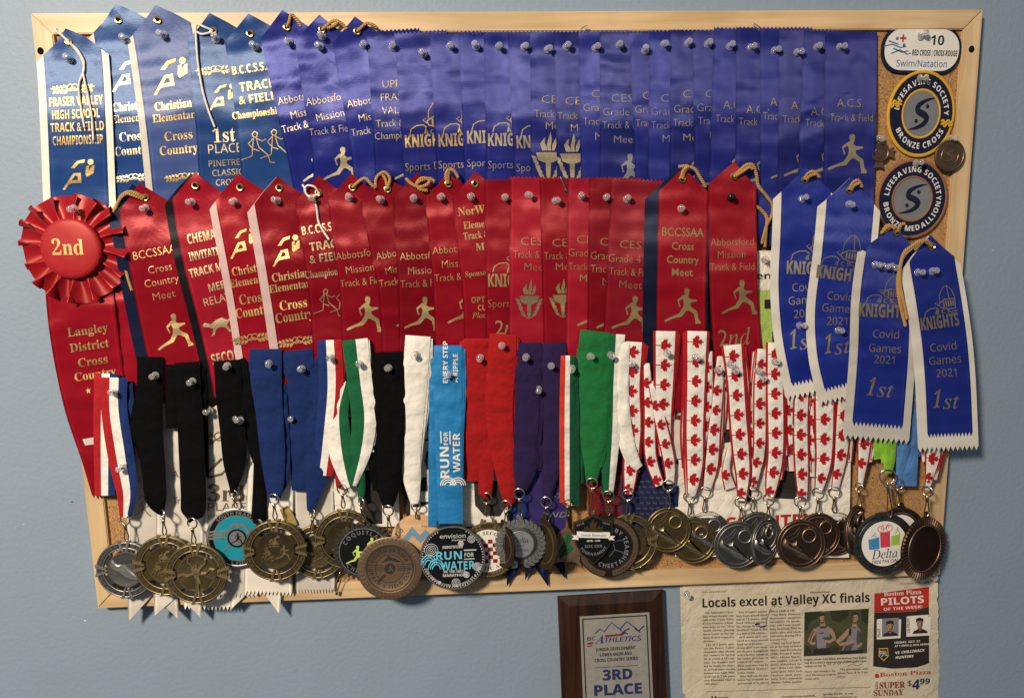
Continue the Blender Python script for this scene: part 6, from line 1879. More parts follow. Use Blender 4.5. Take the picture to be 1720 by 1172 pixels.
medal("bronze segmented medal on a maple leaf ribbon, left of the shoe medals", "leftmost maple leaf strap",
      [([(1065, 574, 34), (1061, 650, 33), (1063, 720, 32), (1059, 790, 26), (1056, 829, 16)], 'maple', 14, 13)],
      (1054, 831), (1055, 863), ('vring', 1056, 910, 50, 48, 13, dict(m=GO, relief='run', yaw=0)), [(1063, 612)])
medal("gold shoe and stopwatch medal on a looped maple leaf ribbon", "looped maple leaf strap",
      [([(1118, 556, 42), (1116, 640, 37), (1114, 700, 33), (1118, 765, 24)], 'maple', 16, 11), ([(1086, 610, 12), (1091, 690, 20), (1093, 765, 22), (1108, 815, 18)], 'maple', 14, 12), ([(1094, 640, 12), (1110, 710, 22), (1124, 775, 22), (1126, 812, 16)], 'maple', 14.5, 12.5)],
      (1122, 815), (1122, 853), ('shoe', 1122, 889, 38, 38, 11.5, dict(m=GO, yaw=0)), [(1122, 593)])
medal("gold shoe medal partly under the first one, right of it", "third maple leaf strap from the left",
      [([(1171, 556, 42), (1169, 640, 37), (1167, 720, 35), (1167, 780, 32), (1162, 829, 17)], 'maple', 16, 12), ([(1190, 590, 16), (1190, 680, 18), (1186, 750, 16)], 'maple', 13, 11)],
      (1158, 834), (1159, 866), ('shoe', 1165, 907, 38.5, 38.5, 8, dict(m=GO, yaw=0)), [(1170, 600)])
medal("dark silver shoe medal half hidden behind two gold ones", "narrow maple leaf strap behind",
      [([(1211, 598, 16), (1206, 660, 20), (1200, 720, 24), (1195, 780, 26), (1188, 822, 16)], 'maple', 13, 9)],
      (1184, 826), (1183, 858), ('shoe', 1187, 895, 38, 38, 5.5, dict(m=SI, yaw=0)), [(1209, 623)])
medal("large silver shoe medal in front of the race bib", "maple leaf strap of the large silver shoe medal",
      [([(1230, 579, 38), (1236, 640, 33), (1240, 700, 33), (1245, 760, 32), (1248, 800, 26), (1246, 841, 15)], 'maple', 16, 15), ([(1249, 600, 14), (1258, 680, 16), (1264, 745, 15), (1262, 800, 10)], 'maple', 13, 12), ([(1213, 604, 18), (1214, 650, 14)], 'maple', 12.5, 12), ([(1226, 752, 10), (1220, 790, 16), (1227, 820, 22)], 'maple', 11, 10)],
      (1244, 843), (1246, 874), ('shoe', 1238, 914, 40, 39.5, 14, dict(m=SI, yaw=0)), [(1229, 612), (1237, 622)])
medal("dark silver medal mostly hidden behind the large silver shoe medal", "maple leaf strap between the silver medals",
      [([(1281, 586, 22), (1277, 650, 24), (1276, 750, 23), (1270, 792, 18), (1265, 823, 11)], 'maple', 15, 11)],
      (1265, 827), (1264, 858), ('shoe', 1273, 896, 38, 37, 9, dict(m=SI, yaw=0)), [(1276, 624), (1284, 634)])
medal("dark silver medal turned nearly edge on between two shoe medals", "wide maple leaf strap near the Covid ribbons",
      [([(1303, 575, 33), (1302, 640, 32), (1303, 700, 32), (1303, 760, 30), (1298, 802, 26), (1293, 837, 15)], 'maple', 16, 17), ([(1324, 660, 20), (1329, 720, 20), (1332, 791, 16)], 'maple', 12.5, 11)],
      (1291, 839, .9), (1290, 872), ('shoe', 1284, 909, 22, 38.5, 17, dict(m=SI, side=-1)), [(1305, 608)])
medal("large bronze shoe and stopwatch medal, most visible of the bronze ones", "maple leaf strap of the large bronze shoe medal",
      [([(1347, 650, 28), (1345, 720, 28), (1347, 790, 26), (1349, 838, 17)], 'maple', 13, 14), ([(1360, 650, 22), (1362, 720, 22), (1362, 800, 18)], 'maple', 11, 10)],
      (1344, 842), (1344, 871), ('shoe', 1345, 913, 43, 41, 15, dict(m=CO, yaw=0)), [])
medal("bronze shoe medal half hidden behind the large bronze one", "maple leaf strap below the second Covid ribbon",
      [([(1385, 650, 38), (1385, 720, 36), (1384, 770, 31), (1380, 800, 24), (1375, 826, 14)], 'maple', 13, 11)],
      (1374, 828.5, .8), (1374, 862), ('shoe', 1374, 898, 37, 37, 10, dict(m=CO, yaw=0)), [])
medal("bronze shoe medal at the back of the bronze trio, right side", "maple leaf strap below the third Covid ribbon",
      [([(1422, 650, 32), (1416, 720, 29), (1412, 770, 24), (1403, 822, 14)], 'maple', 12, 9)],
      (1401, 826), (1401, 859), ('shoe', 1402, 896, 36, 37, 6, dict(m=CO, yaw=0)), [])
medal("bronze shoe medal seen edge on, beside the triathlon medal", "narrow maple leaf strap beside the lime one",
      [([(1454, 690, 30), (1452, 740, 26), (1450, 770, 20), (1445, 815, 9)], 'maple', 12, 10)],
      (1443, 818, 1.1), (1443, 849), ('shoe', 1437, 890, 17, 41, 10, dict(m=CO, side=-1, rot=-8)), [], ringr=7)
medal("grey ringed triathlon medal with coloured blocks on a lime green strap", "lime strap",
      [([(1496, 700, 22), (1495, 740, 22), (1494, 772, 19)], 'lime_f', 14, 15), ([(1472, 700, 22), (1476, 745, 20), (1480, 770, 24)], 'lime_f', 12, 11)],
      (1491, 800, .3), (1495, 866), ('delta', 1484, 912, 49, 50.5, 15, dict(rot=3, yaw=0)), [], rm='steel', hookmat='steel', ringr=12)
medal("dark bronze medal behind the triathlon one on a light blue strap", "light blue strap",
      [([(1532, 600, 34), (1526, 700, 38), (1524, 760, 37), (1522, 816, 35)], 'sky_f', 12, 10.5), ([(1536, 640, 16), (1524, 740, 16), (1513, 790, 14), (1508, 813, 12)], 'sky_f', 12.5, 12)],
      (1508, 812), (1507, 848), ('plainback', 1512, 892, 38, 40, 9, dict(m=CO, yaw=0, white=1)), [])
medal("dark maroon medal with fluted rim, rightmost on the board", "red and white strap under the lowest Covid ribbon",
      [([(1571, 720, 32), (1568, 760, 30), (1562, 800, 16), (1558, 822, 9)], 'maple', 15, 16), ([(1549, 690, 14), (1551, 740, 14), (1554, 775, 12)], 'maple', 11, 11), ([(1576, 700, 16), (1575, 740, 16), (1572, 782, 14)], 'red_f', 11, 11)],
      (1558, 825, 1.0), (1556, 866), ('fluted', 1551, 920, 36, 52, 18, dict(side=-1, rot=-7)), [], ringr=8)
for x, y, s in ((397, 703, 5), (348, 690, 7)): PINS.append((x + (0 if x > 380 else 0), y, s + 2, "clear push pin on the white ribbons %s the black straps" % ("behind" if x > 380 else "between")))

# ------------------------------------------------------------------ embroidered patches and badges
def plate(x, y, d, rx, ry=None, rot=0.0, lean=0.0):
    c = P(x, y, d); k_ = mmpx(x, y, d)
    X = Vector((math.cos(rot), 0, math.sin(rot))); U = Vector((-math.sin(rot), 0, math.cos(rot)))
    N = Vector((0, -1, 0))
    return lambda a, b, z: c + X * (a * rx * k_) + U * (b * (ry or rx) * k_) + N * (z * k_)


L = plate(1547, 85, -2.5, 67.5, 37.5, math.radians(-1.5), .03)
t = thing("swim_patch", "white oblong swim badge number 10 with navy stitched border and red cross", "cloth patch", L(0, -1, 0))


def stad(ax, ay, cr, n=8):
    """rounded oblong, corner radius as a share of the half height"""
    o = []
    ra = cr * 37.5 / 67.5
    for sx_, sy_, a0 in ((1, 1, 0), (-1, 1, 90), (-1, -1, 180), (1, -1, 270)):
        for i in range(n + 1):
            a = math.radians(a0 + 90 * i / n)
            o.append((sx_ * (ax - ra) + ra * math.cos(a), sy_ * (ay - cr) + cr * math.sin(a)))
    return o


m = MB(); m.prism(stad(1, 1, .9), 0, 2.4, L, .02); mk("stitched_border", m, 'navythread', t, 30)
m = MB(); m.prism(stad(.925, .865, .78), 2.0, 2.9, L, .005); fc = mk("white_face", m, 'whitethread', t, 30)
asp = 67.5 / 37.5


def ptxt(s, sty, h, w, x, y, bold=0.0):
    v, f_ = text2d(s, sty, h, w * asp if w else None, 'C', bold)
    return [(a / asp + x, b + y) for a, b in v], f_


flat(t, L, "lettering", 'ink', merge(ptxt("10", 'b', .40, .33, .36, .21), ptxt("RED CROSS | CROIX-ROUGE", 'b', .24, 1.12, .32, -.24, .005)), 3.2, fc)
flat(t, L, "blue_lettering", 'swimblue', ptxt("Swim/Natation", 's', .26, 1.26, .02, -.70, .008), 3.2, fc)
flat(t, L, "red_cross_mark", 'redink', polys([[(-.515, .30), (-.475, .30), (-.475, .42), (-.415, .42), (-.415, .50), (-.475, .50), (-.475, .62), (-.515, .62), (-.515, .50), (-.575, .50), (-.575, .42), (-.515, .42)]], 0, 0, 1, 1), 3.2, fc)
flat(t, L, "swimmer_marks", 'swimblue', polys([stroke(p, .05) for p in ([(-.95, .12), (-.75, .2), (-.55, .08), (-.4, .12)], [(-.85, .34), (-.7, .26), (-.6, .2)], [(-.76, -.18), (-.55, -.02), (-.36, -.2), (-.28, -.14)], [(-.72, .04), (-.5, -.12), (-.34, -.06)])] + [circ(-.64, .44, .04, 10, .07), circ(-.46, .18, .04, 10, .07)], 0, 0, 1, 1), 3.2, fc)
PINS.append((1551, 58, 0.0, "clear push pin at the top of the oblong swim badge"))


def swoosh():
    q = catmull([(.42, .36, .01), (.26, .34, .05), (.06, .28, .09), (-.10, .18, .13), (-.10, .06, .15), (.06, -.01, .16), (.16, -.10, .15), (.10, -.22, .12), (-.06, -.30, .09), (-.24, -.34, .05), (-.40, -.36, .01)], 4)
    return stroke([p[:2] for p in q], [p[2] for p in q])


def crest(x, y, d, rx, ry, rimmat, low, label, pinlabel, pinxy, cross, rim):
    L = plate(x, y, d, rx, ry, 0, .03)
    t = thing("crest_patch", label, "cloth patch", L(0, -1, 0), "round navy crest patches")
    m = MB(); m.lathe([(1.0, 0), (1.0, 1.8), (.985, 2.6), (.955, 2.9), (.93, 2.6), (.92, 1.8), (.3, 1.8), (.02, 1.8)], L, 60)
    m.f.append(tuple(range(59, -1, -1))); b = mk("stitched_border", m, rimmat, t, 40)
    ann(t, L, "navy_field", 'navythread', .55, .93, 2.05, b)
    m = MB(); m.lathe([(.575, 1.9), (.575, 2.6), (.55, 2.9), (.525, 2.6), (.52, 2.0)], L, 50, False); mk("inner_border", m, rimmat, b, 180)
    ann(t, L, "grey_centre", 'greythread', 0, .53, 2.2, b)
    kx = rx / ry

    flat(t, L, "lettering", 'whitethread', merge(arc_text("LIFESAVING SOCIETY", 'b', .135, .67, 84, True, 0, 1.02), arc_text(low, 'b', .135, .67, 270 if not cross else 268, False, 0, 1.02)), 2.4, b)
    sw = [swoosh(), circ(.17, .17, .05, 10), circ(-.14, -.16, .05, 10)]
    flat(t, L, "swoosh_emblem", 'navythread', polys(sw, 0, 0, 1, 1), 2.45, b)
    if cross:
        m = MB()
        for sx_, yy in ((-1, .20), (1, -.26)):
            for r_ in (0, .09):
                pts = [(sx_ * (.60 + .055 * i), yy + r_ * .8 + .05 * math.sin(i * 2.2)) for i in range(7)]
                m.tube([L(a, b_, 2.6) for a, b_ in catmull(pts, 4)], s_of(L) * .03, 6)
        mk("wavy_stitching", m, 'goldthread', b, 180)
    PINS.append((pinxy[0], pinxy[1], d + 1.8, pinlabel))


crest(1546, 192, -2.2, 57, 68.5, 'goldthread', "BRONZE CROSS", "oval navy Bronze Cross crest patch with gold stitched border", "clear push pin at the top of the gold bordered crest patch", (1551, 130), True, 1)
crest(1531, 334.5, -1.6, 60, 64, 'copperthread', "BRONZE MEDALLION", "round navy Bronze Medallion crest patch with brown border", "clear push pin at the top of the brown bordered crest patch", (1544, 274), False, 1)
L = plate(1477, 257, 0.8, 25, 25)
t = thing("lapel_badge", "small bronze cross shaped lapel badge beside the last blue ribbon", "lapel badge", L(0, -1, 0))
m = MB()
for q in range(4):
    c_, s_ = math.cos(PI / 2 * q), math.sin(PI / 2 * q)
    m.prism([(x * c_ - y * s_, x * s_ + y * c_) for x, y in ((.3, -.16), (.98, -.34), (.92, 0), (.98, .34), (.3, .16))], 0, 2.2, L, .04)
mk("cross_arms", m, 'badge_l', t, 30)
m = MB(); m.lathe([(.60, 0), (.60, 2.8), (.57, 3.2), (.53, 3.2), (.5, 2.6), (.36, 2.6), (.34, 3.0), (.31, 3.0), (.3, 2.6), (.02, 2.6)], L, 40); b = mk("round_centre", m, 'badge', t, 35)
sw = [swoosh()]
emb(t, L, "swoosh_emblem", 'badge_l', [mapp(sw[0], lambda x, y: (x * .6, y * .6))], 2.5, 3.3, .004, b)
flat(t, L, "lettering", 'badge_l', arc_text("LIFESAVING SOCIETY", 'b', .09, .40, 90, True, 0, 1.6), 3.0, b)
PINS.append((1481, 232, 0.5, "clear push pin above the small cross shaped badge"))
L = plate(1594, 262, 2.4, 25, 25.5)
t = thing("lapel_badge", "small round bronze lapel badge on the right frame rail", "lapel badge", L(0, -1, 0))
m = MB(); m.lathe([(1, 0), (1, 3), (.96, 3.6), (.9, 3.6), (.87, 2.8), (.6, 2.8), (.58, 3.2), (.54, 3.2), (.52, 2.8), (.02, 2.8)], L, 48); b = mk("disc", m, 'badge', t, 35)
emb(t, L, "swoosh_emblem", 'badge_l', [sw[0]], 2.7, 3.8, .006, b)
flat(t, L, "lettering", 'badge_l', merge(arc_text("LIFESAVING SOCIETY", 'b', .13, .66, 90, True, 0, 1.1), arc_text("BRONZE MEDALLION", 'b', .13, .66, 270, False, 0, 1.1)), 3.2, b)
PINS.append((1601, 232, 0.8, "clear push pin above the small round badge"))

# ------------------------------------------------------------------ safety pins
def safety(label, pts, r=.0005):
    t = thing("safety_pin", label, "safety pin", P(*pts[0]))
    mb = MB(); mb.tube([P(*q) for q in catmull(pts, 6)], r, 6); mk("wire", mb, 'steel', t, 180)
    mb = MB(); mb.tube([P(pts[-1][0], pts[-1][1], pts[-1][2]), P((pts[-1][0] * 2 + pts[-2][0]) / 3, (pts[-1][1] * 2 + pts[-2][1]) / 3, pts[-1][2])], .0016, 7); mk("clasp", mb, 'steel', t, 40)


safety("steel safety pin hanging below the frame edge near the track club medal", [(560, 992, 5), (566, 972, 6), (570, 962, 7), (574, 966, 7), (570, 982, 6.4), (565, 998, 5)])
safety("safety pin at the top edge of a violet ribbon left of centre", [(974, 52, 5), (980, 46, 5), (986, 44, 5.2), (984, 50, 5.2), (978, 56, 5)])
safety("safety pin over the top edge of the right violet ribbons", [(1285, 54, 5), (1276, 46, 5.4), (1266, 40, 5.4), (1268, 46, 5.4), (1276, 52, 5)])
safety("safety pin through the top of a red torch ribbon", [(941, 297, 13), (944, 304, 13.5), (950, 316, 13.5), (953, 322, 13), (948, 318, 12.6)])

# ------------------------------------------------------------------ plaque on the wall
Q = Quad((936, 1000), (1113, 989), (1124, 1230), (946, 1240), 177, 240, WALL_D)
t = thing("wall_plaque", "dark walnut award plaque with brushed metal plate reading 3RD PLACE", "plaque", Q.S(88, 239, 0))
b_ = 19
rows = []
for off, ins in ((0.2, 0), (9.0, 0), (10.2, 1.5), (14.5, b_ - 2), (15.0, b_)):
    pts = [(ins, ins), (177 - ins, ins), (177 - ins, 240 - ins), (ins, 240 - ins)]
    rows.append([Q.S(x, y, off) for x, y in pts])
mb = MB(); mb.grid(rows, None, True); n = len(mb.v); mb.f.append((n - 4, n - 1, n - 2, n - 3)); mk("bevelled_board", mb, 'walnut', t, 20)
PX0, PY0, PX1, PY1 = 36, 37, 153, 203
mb = MB()
mb.grid([[Q.S(x, y, o_) for x, y in ((PX0, PY0), (PX1, PY0), (PX1, PY1), (PX0, PY1))] for o_ in (15.0, 15.8)], None, True); n = len(mb.v); mb.f.append((n - 4, n - 1, n - 2, n - 3)); pl = mk("metal_plate", mb, 'plate', t, 20)
mb = MB()
for x0, y0, x1, y1 in ((PX0 + 4, PY0 + 4, PX1 - 4, PY0 + 6), (PX0 + 4, PY1 - 6, PX1 - 4, PY1 - 4), (PX0 + 4, PY0 + 6, PX0 + 6, PY1 - 6), (PX1 - 6, PY0 + 6, PX1 - 4, PY1 - 6)):
    mb.add([Q.S(a, c_, 16.0) for a, c_ in ((x0, y0), (x1, y0), (x1, y1), (x0, y1))], [(0, 3, 2, 1)])
mk("black_border", mb, 'ink', pl, 0)
mb = MB()
CXP = 94
for s, h, w, y in (("JUNIOR DEVELOPMENT", 5.4, 67, 97), ("LOWER MAINLAND", 5.4, 53, 106), ("CROSS COUNTRY SERIES", 5.4, 72, 115)): Q.put(mb, text2d(s, 'b', h, w, 'C'), CXP, y, 16.1)
Q.put(mb, polys([[(-36, 0), (36, 0), (36, -.9), (-36, -.9)]], 0, 0, 1, 1), CXP, 124, 16.1)
mk("lettering", mb, 'ink', pl, 0)
mb = MB()
Q.put(mb, text2d("3RD", 'b', 17, 50, 'C', .02), CXP + 1, 146, 16.1); Q.put(mb, text2d("PLACE", 'b', 17, 80, 'C', .02), CXP + 1, 171, 16.1)
Q.put(mb, text2d("BC", 's', 6, 15, 'L', .01), 47, 78, 16.1); Q.put(mb, text2d("A", 'sbi', 13, 15, 'L'), 60, 84, 16.1); Q.put(mb, text2d("THLETICS", 'i', 8, 62, 'L', .012), 76, 83, 16.1)
Q.put(mb, polys([stroke([(62, -68), (69, -61), (76, -66), (89, -50), (104, -67)], 1.6), stroke([(103, -64), (114, -51), (128, -63)], 1.6), stroke([(106, -70), (112, -65), (119, -64)], 2), stroke([(110, -71), (114, -67)], 2), stroke([(126, -64), (134, -68), (143, -62)], 2), stroke([(128, -68), (134, -71)], 2)], 0, 0, 1, 1), 0, 0, 16.2) if False else None
lg = [stroke([(61, 67), (69, 60), (76, 65), (89, 50), (106, 66)], 1.7), stroke([(103, 62), (114, 50), (129, 62)], 1.7), stroke([(104, 71), (111, 65), (119, 62)], 2.2), stroke([(108, 67), (115, 71)], 1.8), stroke([(127, 63), (134, 67), (143, 59)], 2.2), stroke([(129, 62), (136, 70)], 1.8)]
v, f_ = polys(lg, 0, 0, 1.0)
mb.add([Q.S(x, -y, 16.15) for x, y in v], f_)
mk("blue_lettering", mb, 'blueink', pl, 0)
mb = MB(); v, f_ = polys([[(77, 71), (106, 70), (112, 67), (112, 69), (106, 73), (77, 74)], [(47, 82), (58, 81), (56, 84), (47, 85)], [(47, 87), (55, 86), (54, 88), (47, 89)]], 0, 0, 1.0)
mb.add([Q.S(x, -y, 16.12) for x, y in v], f_); mk("red_stripes", mb, 'maroonink', pl, 0)

# ------------------------------------------------------------------ newspaper page on the wall
NW, NH = 428.0, 330.0
nf = lambda x, y: 2.2 + 1.3 * math.sin(x / 60.0 + 1) * math.sin(y / 70.0 + .4) + 0.7 * math.sin(x / 23.0 + y / 40.0) + 2.2 * max(0, (x - 395) / 33.0) ** 2 * math.sin(y / 45.0 + 1) + 1.2 * max(0, (18 - y) / 18.0) * math.sin(x / 14.0)
Q = Quad((1146, 979), (1574, 964), (1582, 1300), (1154, 1312), NW, NH, WALL_D, nf)
t = thing("newspaper_page", "yellowed newspaper page pinned to the wall, headlined Locals excel at Valley XC finals", "newspaper", Q.S(0, 0, 0))
rg = random.Random(5)
mb = MB()
N1, N2 = 64, 48
jt = [rg.uniform(-1.5, 1.5) for _ in range(200)]
mb.grid([[Q.S(NW * i / N1 + (jt[j] if i in (0, N1) else 0), NH * j / N2 + (jt[60 + i] if j in (0, N2) else 0), 0) for i in range(N1 + 1)] for j in range(N2 + 1)], [[(i / N1, j / N2) for i in range(N1 + 1)] for j in range(N2 + 1)])
pg = mk("front_sheet", mb, 'news', t, 180)
mb = MB()
mb.grid([[Q.S(-4 + NW * i / 20, -2 + NH * j / 20, -1.7) for i in range(21)] for j in range(21)]); mk("back_sheet", mb, 'news', t, 180)
mb = MB(); Q.put(mb, text2d("Locals excel at Valley XC finals", 'b', 15, 281, 'L', .004), 33, 41.5, .45, 9)
mk("headline", mb, 'ink', pg, 0)
mb = MB(); Q.put(mb, text2d("More", 'b', 9, 29, 'L'), 44, 198, .45, 9)
mk("headline", mb, 'ink', pg, 0)
cols = [(33, 50, ["  The Abbotsford Chris-", "tian School Knights ran", "wild at the Fraser Valley", "Cross-Country Cham-", "pionships on Oct. 18 in", "South Surrey, placing", "three teams in the top", "three of their respective", "divisions.", "  The ACS junior girls", "are the Fraser Valley", "champions after placing", "five runners in the top", "30, in a field of 141 ath-", "letes. The Knights were", "led by Emily De Jager", "in seventh place; not far", "behind was Abby Min-", "derhoud in 11th place", "and Makenna Hall in", "14th place."]),
        (89, 51, ["  The Knights junior", "boys team placed third", "out of 19 teams, with", "Fred Wilson leading", "the charge in 4th, and", "Matthew Trent in 8th", "in a field of 180 athletes.", "  ACS senior girls also", "raced to a third-overall", "finish out of 15 teams.", "Senior girls team mem-", "ber Jessica Kampman", "won a bronze medal in", "the senior girls race in", "a field of 147 runners.", "That race was won by", "Abbotsford Senior's", "Sydney Pennly.", "  Riley Hall was the lone", "senior boy to qualify for", "provincials as he placed"]),
        (145, 51, ["60th in a field of 140.", "  The Rick Hansen", "Hurricanes qualified", "two athletes for provin-", "cials, with Laura Grand-", "berg finishing 30th in", "junior girls and Mark", "Greenberg placing 21st", "in senior boys.", "  Other top local finish-", "ers at the meet included", "MEI's Sam Brandsma", "(19th, Grade 8 boys),", "MEI's Allyson Hinche-", "son (eighth, Grade 8", "girls), Abbotsford Se-", "nior's Mann Leier (fifth,", "junior girls), MEI's Josh", "Carriveau (ninth, junior", "boys), Yale's Amandeep", "Mann (10th, junior"]),
        (203, 153, ["boys) and Mouat's Ra-", "chel Mortimer (eighth,", "senior girls)."]), (257, 151, ["  The provincials take", "place Nov. 4 in Van-", "couver."]),
        (88, 194, ["From A21", "the world of Guelph"]), (162, 193, ["tournament being doubtfully.", "Matt and the 2017 edition of"]), (232, 191, ["sporting matches, he said.", "CFA batsman individual, one"])]
mb = MB()
for x, y, ls in cols:
    for i, s in enumerate(ls):
        w = 52 if (not s.endswith('.') and len(s) > 16) else None
        if y > 180: w = None
        Q.put(mb, text2d(s.strip(), 'sb', 3.1, (w - (4 if s.startswith(' ') else 0)) if w else None, 'L'), x + (4 if s.startswith(' ') else 0), y + i * 5.9 + 2, .4)
Q.put(mb, text2d("www.abbynews.com", 's', 2.6, 40, 'L'), 33, 17, .4); Q.put(mb, text2d("Abbotsford News", 'b', 2.8, 34, 'L'), 214, 24, .4); Q.put(mb, text2d("A23", 'b', 3.2, 8, 'L'), 406, 14, .4); Q.put(mb, text2d("Friday, October 27, 2017", 's', 2.4, 36, 'L'), 366, 14.5, .4)
mk("article_text", mb, 'greyink', pg, 0)
mb = MB()
for i, (s, w) in enumerate((("Knights runners Fred Wilson and Matthew Trent helped", 104), ("lead ACS to third in the junior boys division at the Fraser", 104), ("Valley's on Oct. 18.", 36))): Q.put(mb, text2d(s, 'b', 3.2, w, 'L'), 202, 135 + i * 5.6, .4)
mk("caption_text", mb, 'ink', pg, 0)
mb = MB()
hand = [[(150, 44), (153, 41), (157, 44)], [(154, 41), (154, 46)], [(160, 43), (163, 46), (166, 42)], [(170, 44), (176, 42), (180, 45)], [(186, 42), (192, 44), (198, 41)], [(148, 47), (142, 60), (138, 76)], [(240, 143), (243, 139), (246, 142), (241, 144)], [(250, 144), (255, 140), (260, 143), (264, 139), (268, 142)], [(272, 141), (278, 138), (284, 141), (291, 137)], [(274, 146), (282, 144), (290, 146), (299, 143)]]
for q in hand:
    v, f_ = polys([stroke([p[:2] for p in catmull(q, 4)], .75)], 0, 0, 1.0)
    mb.add([Q.S(x, -y, .42) for x, y in v], f_)
mk("handwriting", mb, 'greyink', pg, 0)
mb = MB()
for q in ([(120, 71), (128, 70.4), (128.5, 73), (120, 73.6)], [(128, 76), (137, 75), (137.5, 77.6), (128, 78.4)]):
    v, f_ = polys([q], 0, 0, 1.0); mb.add([Q.S(x, -y, .5) for x, y in v], f_)
mk("pen_marks", mb, 'blueink', pg, 0)


def news(name, mat, ol, z, parent=pg, mx=16):
    mb = MB()
    v, f_ = polys(ol, 0, 0, 1.0)
    v, f_ = refine(v, f_, mx)
    mb.add([Q.S(x, -y, z) for x, y in v], f_)
    return mk(name, mb, mat, parent, 0)


news("rule_line", 'greyink', [[(35, 181), (312, 182), (312, 182.7), (35, 181.7)]], .4, pg, 30)
ph = news("photograph", 'fieldgreen', [[(204, 55), (312, 52.5), (307, 126), (201, 128)]], .5, pg, 10)
O = lambda L_: [(x, y) for x, y in L_]
news("runner_bodies", 'skin', [circ(234, 65, 4.6, 14, 6.2), [(231, 69), (237, 69), (239, 79), (229, 79)], stroke([(222, 84), (216, 94), (211, 103), (216, 108), (221, 106)], [7, 6.5, 6, 5, 4]), stroke([(246, 84), (251, 93), (253, 101), (245, 105), (236, 104)], [7, 6.5, 6, 5, 4]),
                               circ(289, 67, 4.8, 14, 6.8), [(285, 72), (291, 73), (292, 83), (283, 82)], stroke([(279, 87), (270, 96), (258, 106), (263, 110), (276, 109), (287, 106)], [8, 7.5, 7, 6, 5.5, 4.5]), stroke([(288, 115), (295, 113), (299, 109)], [4, 5, 4])], .75, ph)
news("dark_foliage", 'field_dark', [[(204, 55), (232, 54), (226, 66), (214, 70), (208, 84), (203, 86)], [(246, 54), (280, 53), (276, 66), (262, 74), (250, 70)], [(298, 53), (312, 53), (310, 80), (300, 72)], [(202, 108), (212, 114), (216, 127), (201, 128)], [(246, 112), (262, 116), (258, 127), (246, 127)]], .55, ph)
news("grey_singlets", 'greyvest', [[(227, 79), (222, 82), (219, 92), (219, 116), (245, 115), (246, 90), (249, 86), (243, 79), (238, 83), (231, 83)], [(281, 82), (274, 88), (276, 100), (272, 106), (286, 106), (286, 112), (268, 113), (264, 122), (300, 120), (296, 106), (299, 92), (293, 82), (288, 85)]], .65, ph)
news("singlet_folds", 'vest_dark', [[(219, 96), (223, 90), (224, 116), (219, 116)], [(232, 98), (246, 96), (245, 115), (238, 115), (240, 104)], [(228, 90), (236, 89), (236, 91), (228, 92)], [(292, 86), (299, 92), (296, 106), (300, 120), (292, 120), (290, 104)], [(272, 112), (284, 113), (280, 121), (266, 122)]], .72, ph)
news("hair_and_shorts", 'dark', [[(229, 64), (228.5, 59), (234, 57.5), (239.5, 60), (239.4, 64), (237, 61.5), (231, 62)], [(284, 65), (283.5, 59), (290, 57.5), (295, 60), (294.6, 64), (292, 61.5), (286, 62.5)], [(218, 116), (245, 115), (246, 127), (216, 127)], [(262, 121), (300, 120), (300, 126), (260, 127)], [(279, 84), (282, 84), (281, 98), (277, 92)], [(231.4, 65), (233, 64.8), (233, 65.7), (231.4, 65.8)], [(235.6, 64.8), (237.3, 65), (237.2, 65.8), (235.6, 65.7)], [(232.5, 68.6), (236, 68.5), (235.6, 69.3), (232.8, 69.4)], [(287, 66.6), (288.8, 66.4), (288.8, 67.3), (287, 67.4)], [(290.8, 66.4), (292.4, 66.6), (292.3, 67.4), (290.8, 67.3)], [(288, 70.6), (291.4, 70.4), (291, 71.2), (288.4, 71.3)]], .95, ph)
news("skin_shade", 'skin_dark', [[(236, 60.5), (238.6, 64), (238, 69), (235.4, 71), (236.6, 66)], [(231, 71.5), (237, 71.5), (237.6, 75), (230, 75)], [(286, 62), (287, 67), (287.6, 71), (285, 69), (284.4, 65)], [(285, 73.5), (291, 74), (291, 77), (285, 77)], stroke([(219.5, 86), (214.5, 95), (211, 104)], [2.5, 2, 2]), stroke([(282, 90), (273, 100), (262, 108)], [2.5, 2.5, 2])], .9, ph)
ad = news("advertisement", 'redink', [[(322, 28), (340, 27), (370, 24), (414, 20), (413, 52), (390, 59), (360, 60), (321, 59)]], .45, pg, 10)
news("black_panel", 'black' if False else 'dark', [[(321, 59.3), (360, 60.3), (390, 59.3), (413, 52.3), (411, 146), (390, 152), (350, 153), (317, 148)]], .45, ad, 10)
mb = MB()
Q.put(mb, text2d("Boston Pizza", 'sb', 7, 63, 'L', 0, 0, .03), 338, 33, .6, 8)
Q.put(mb, text2d("PILOTS", 'b', 11.5, 72, 'L', .008, 0, .03), 333, 48, .6, 8); Q.put(mb, text2d("OF THE WEEK!", 'b', 4.6, 65, 'L', 0, 0, .04), 337, 57, .6, 8)
Q.put(mb, text2d("FRIDAY, OCT. 27", 'b', 3.4, 43, 'L', 0, 0, .03), 354, 112, .7); Q.put(mb, text2d("AT 7:30PM @ MSA ARENA", 'b', 3.0, 58, 'L', 0, 0, .03), 354, 117.5, .7)
Q.put(mb, text2d("VS. CHILLIWACK", 'b', 4, 50, 'L', .01, .2, .06), 354, 129, .7); Q.put(mb, text2d("HUNTERS", 'b', 4, 30, 'L', .01, .2, .06), 355, 137, .7)
mk("white_lettering", mb, 'whiteink', ad, 0)
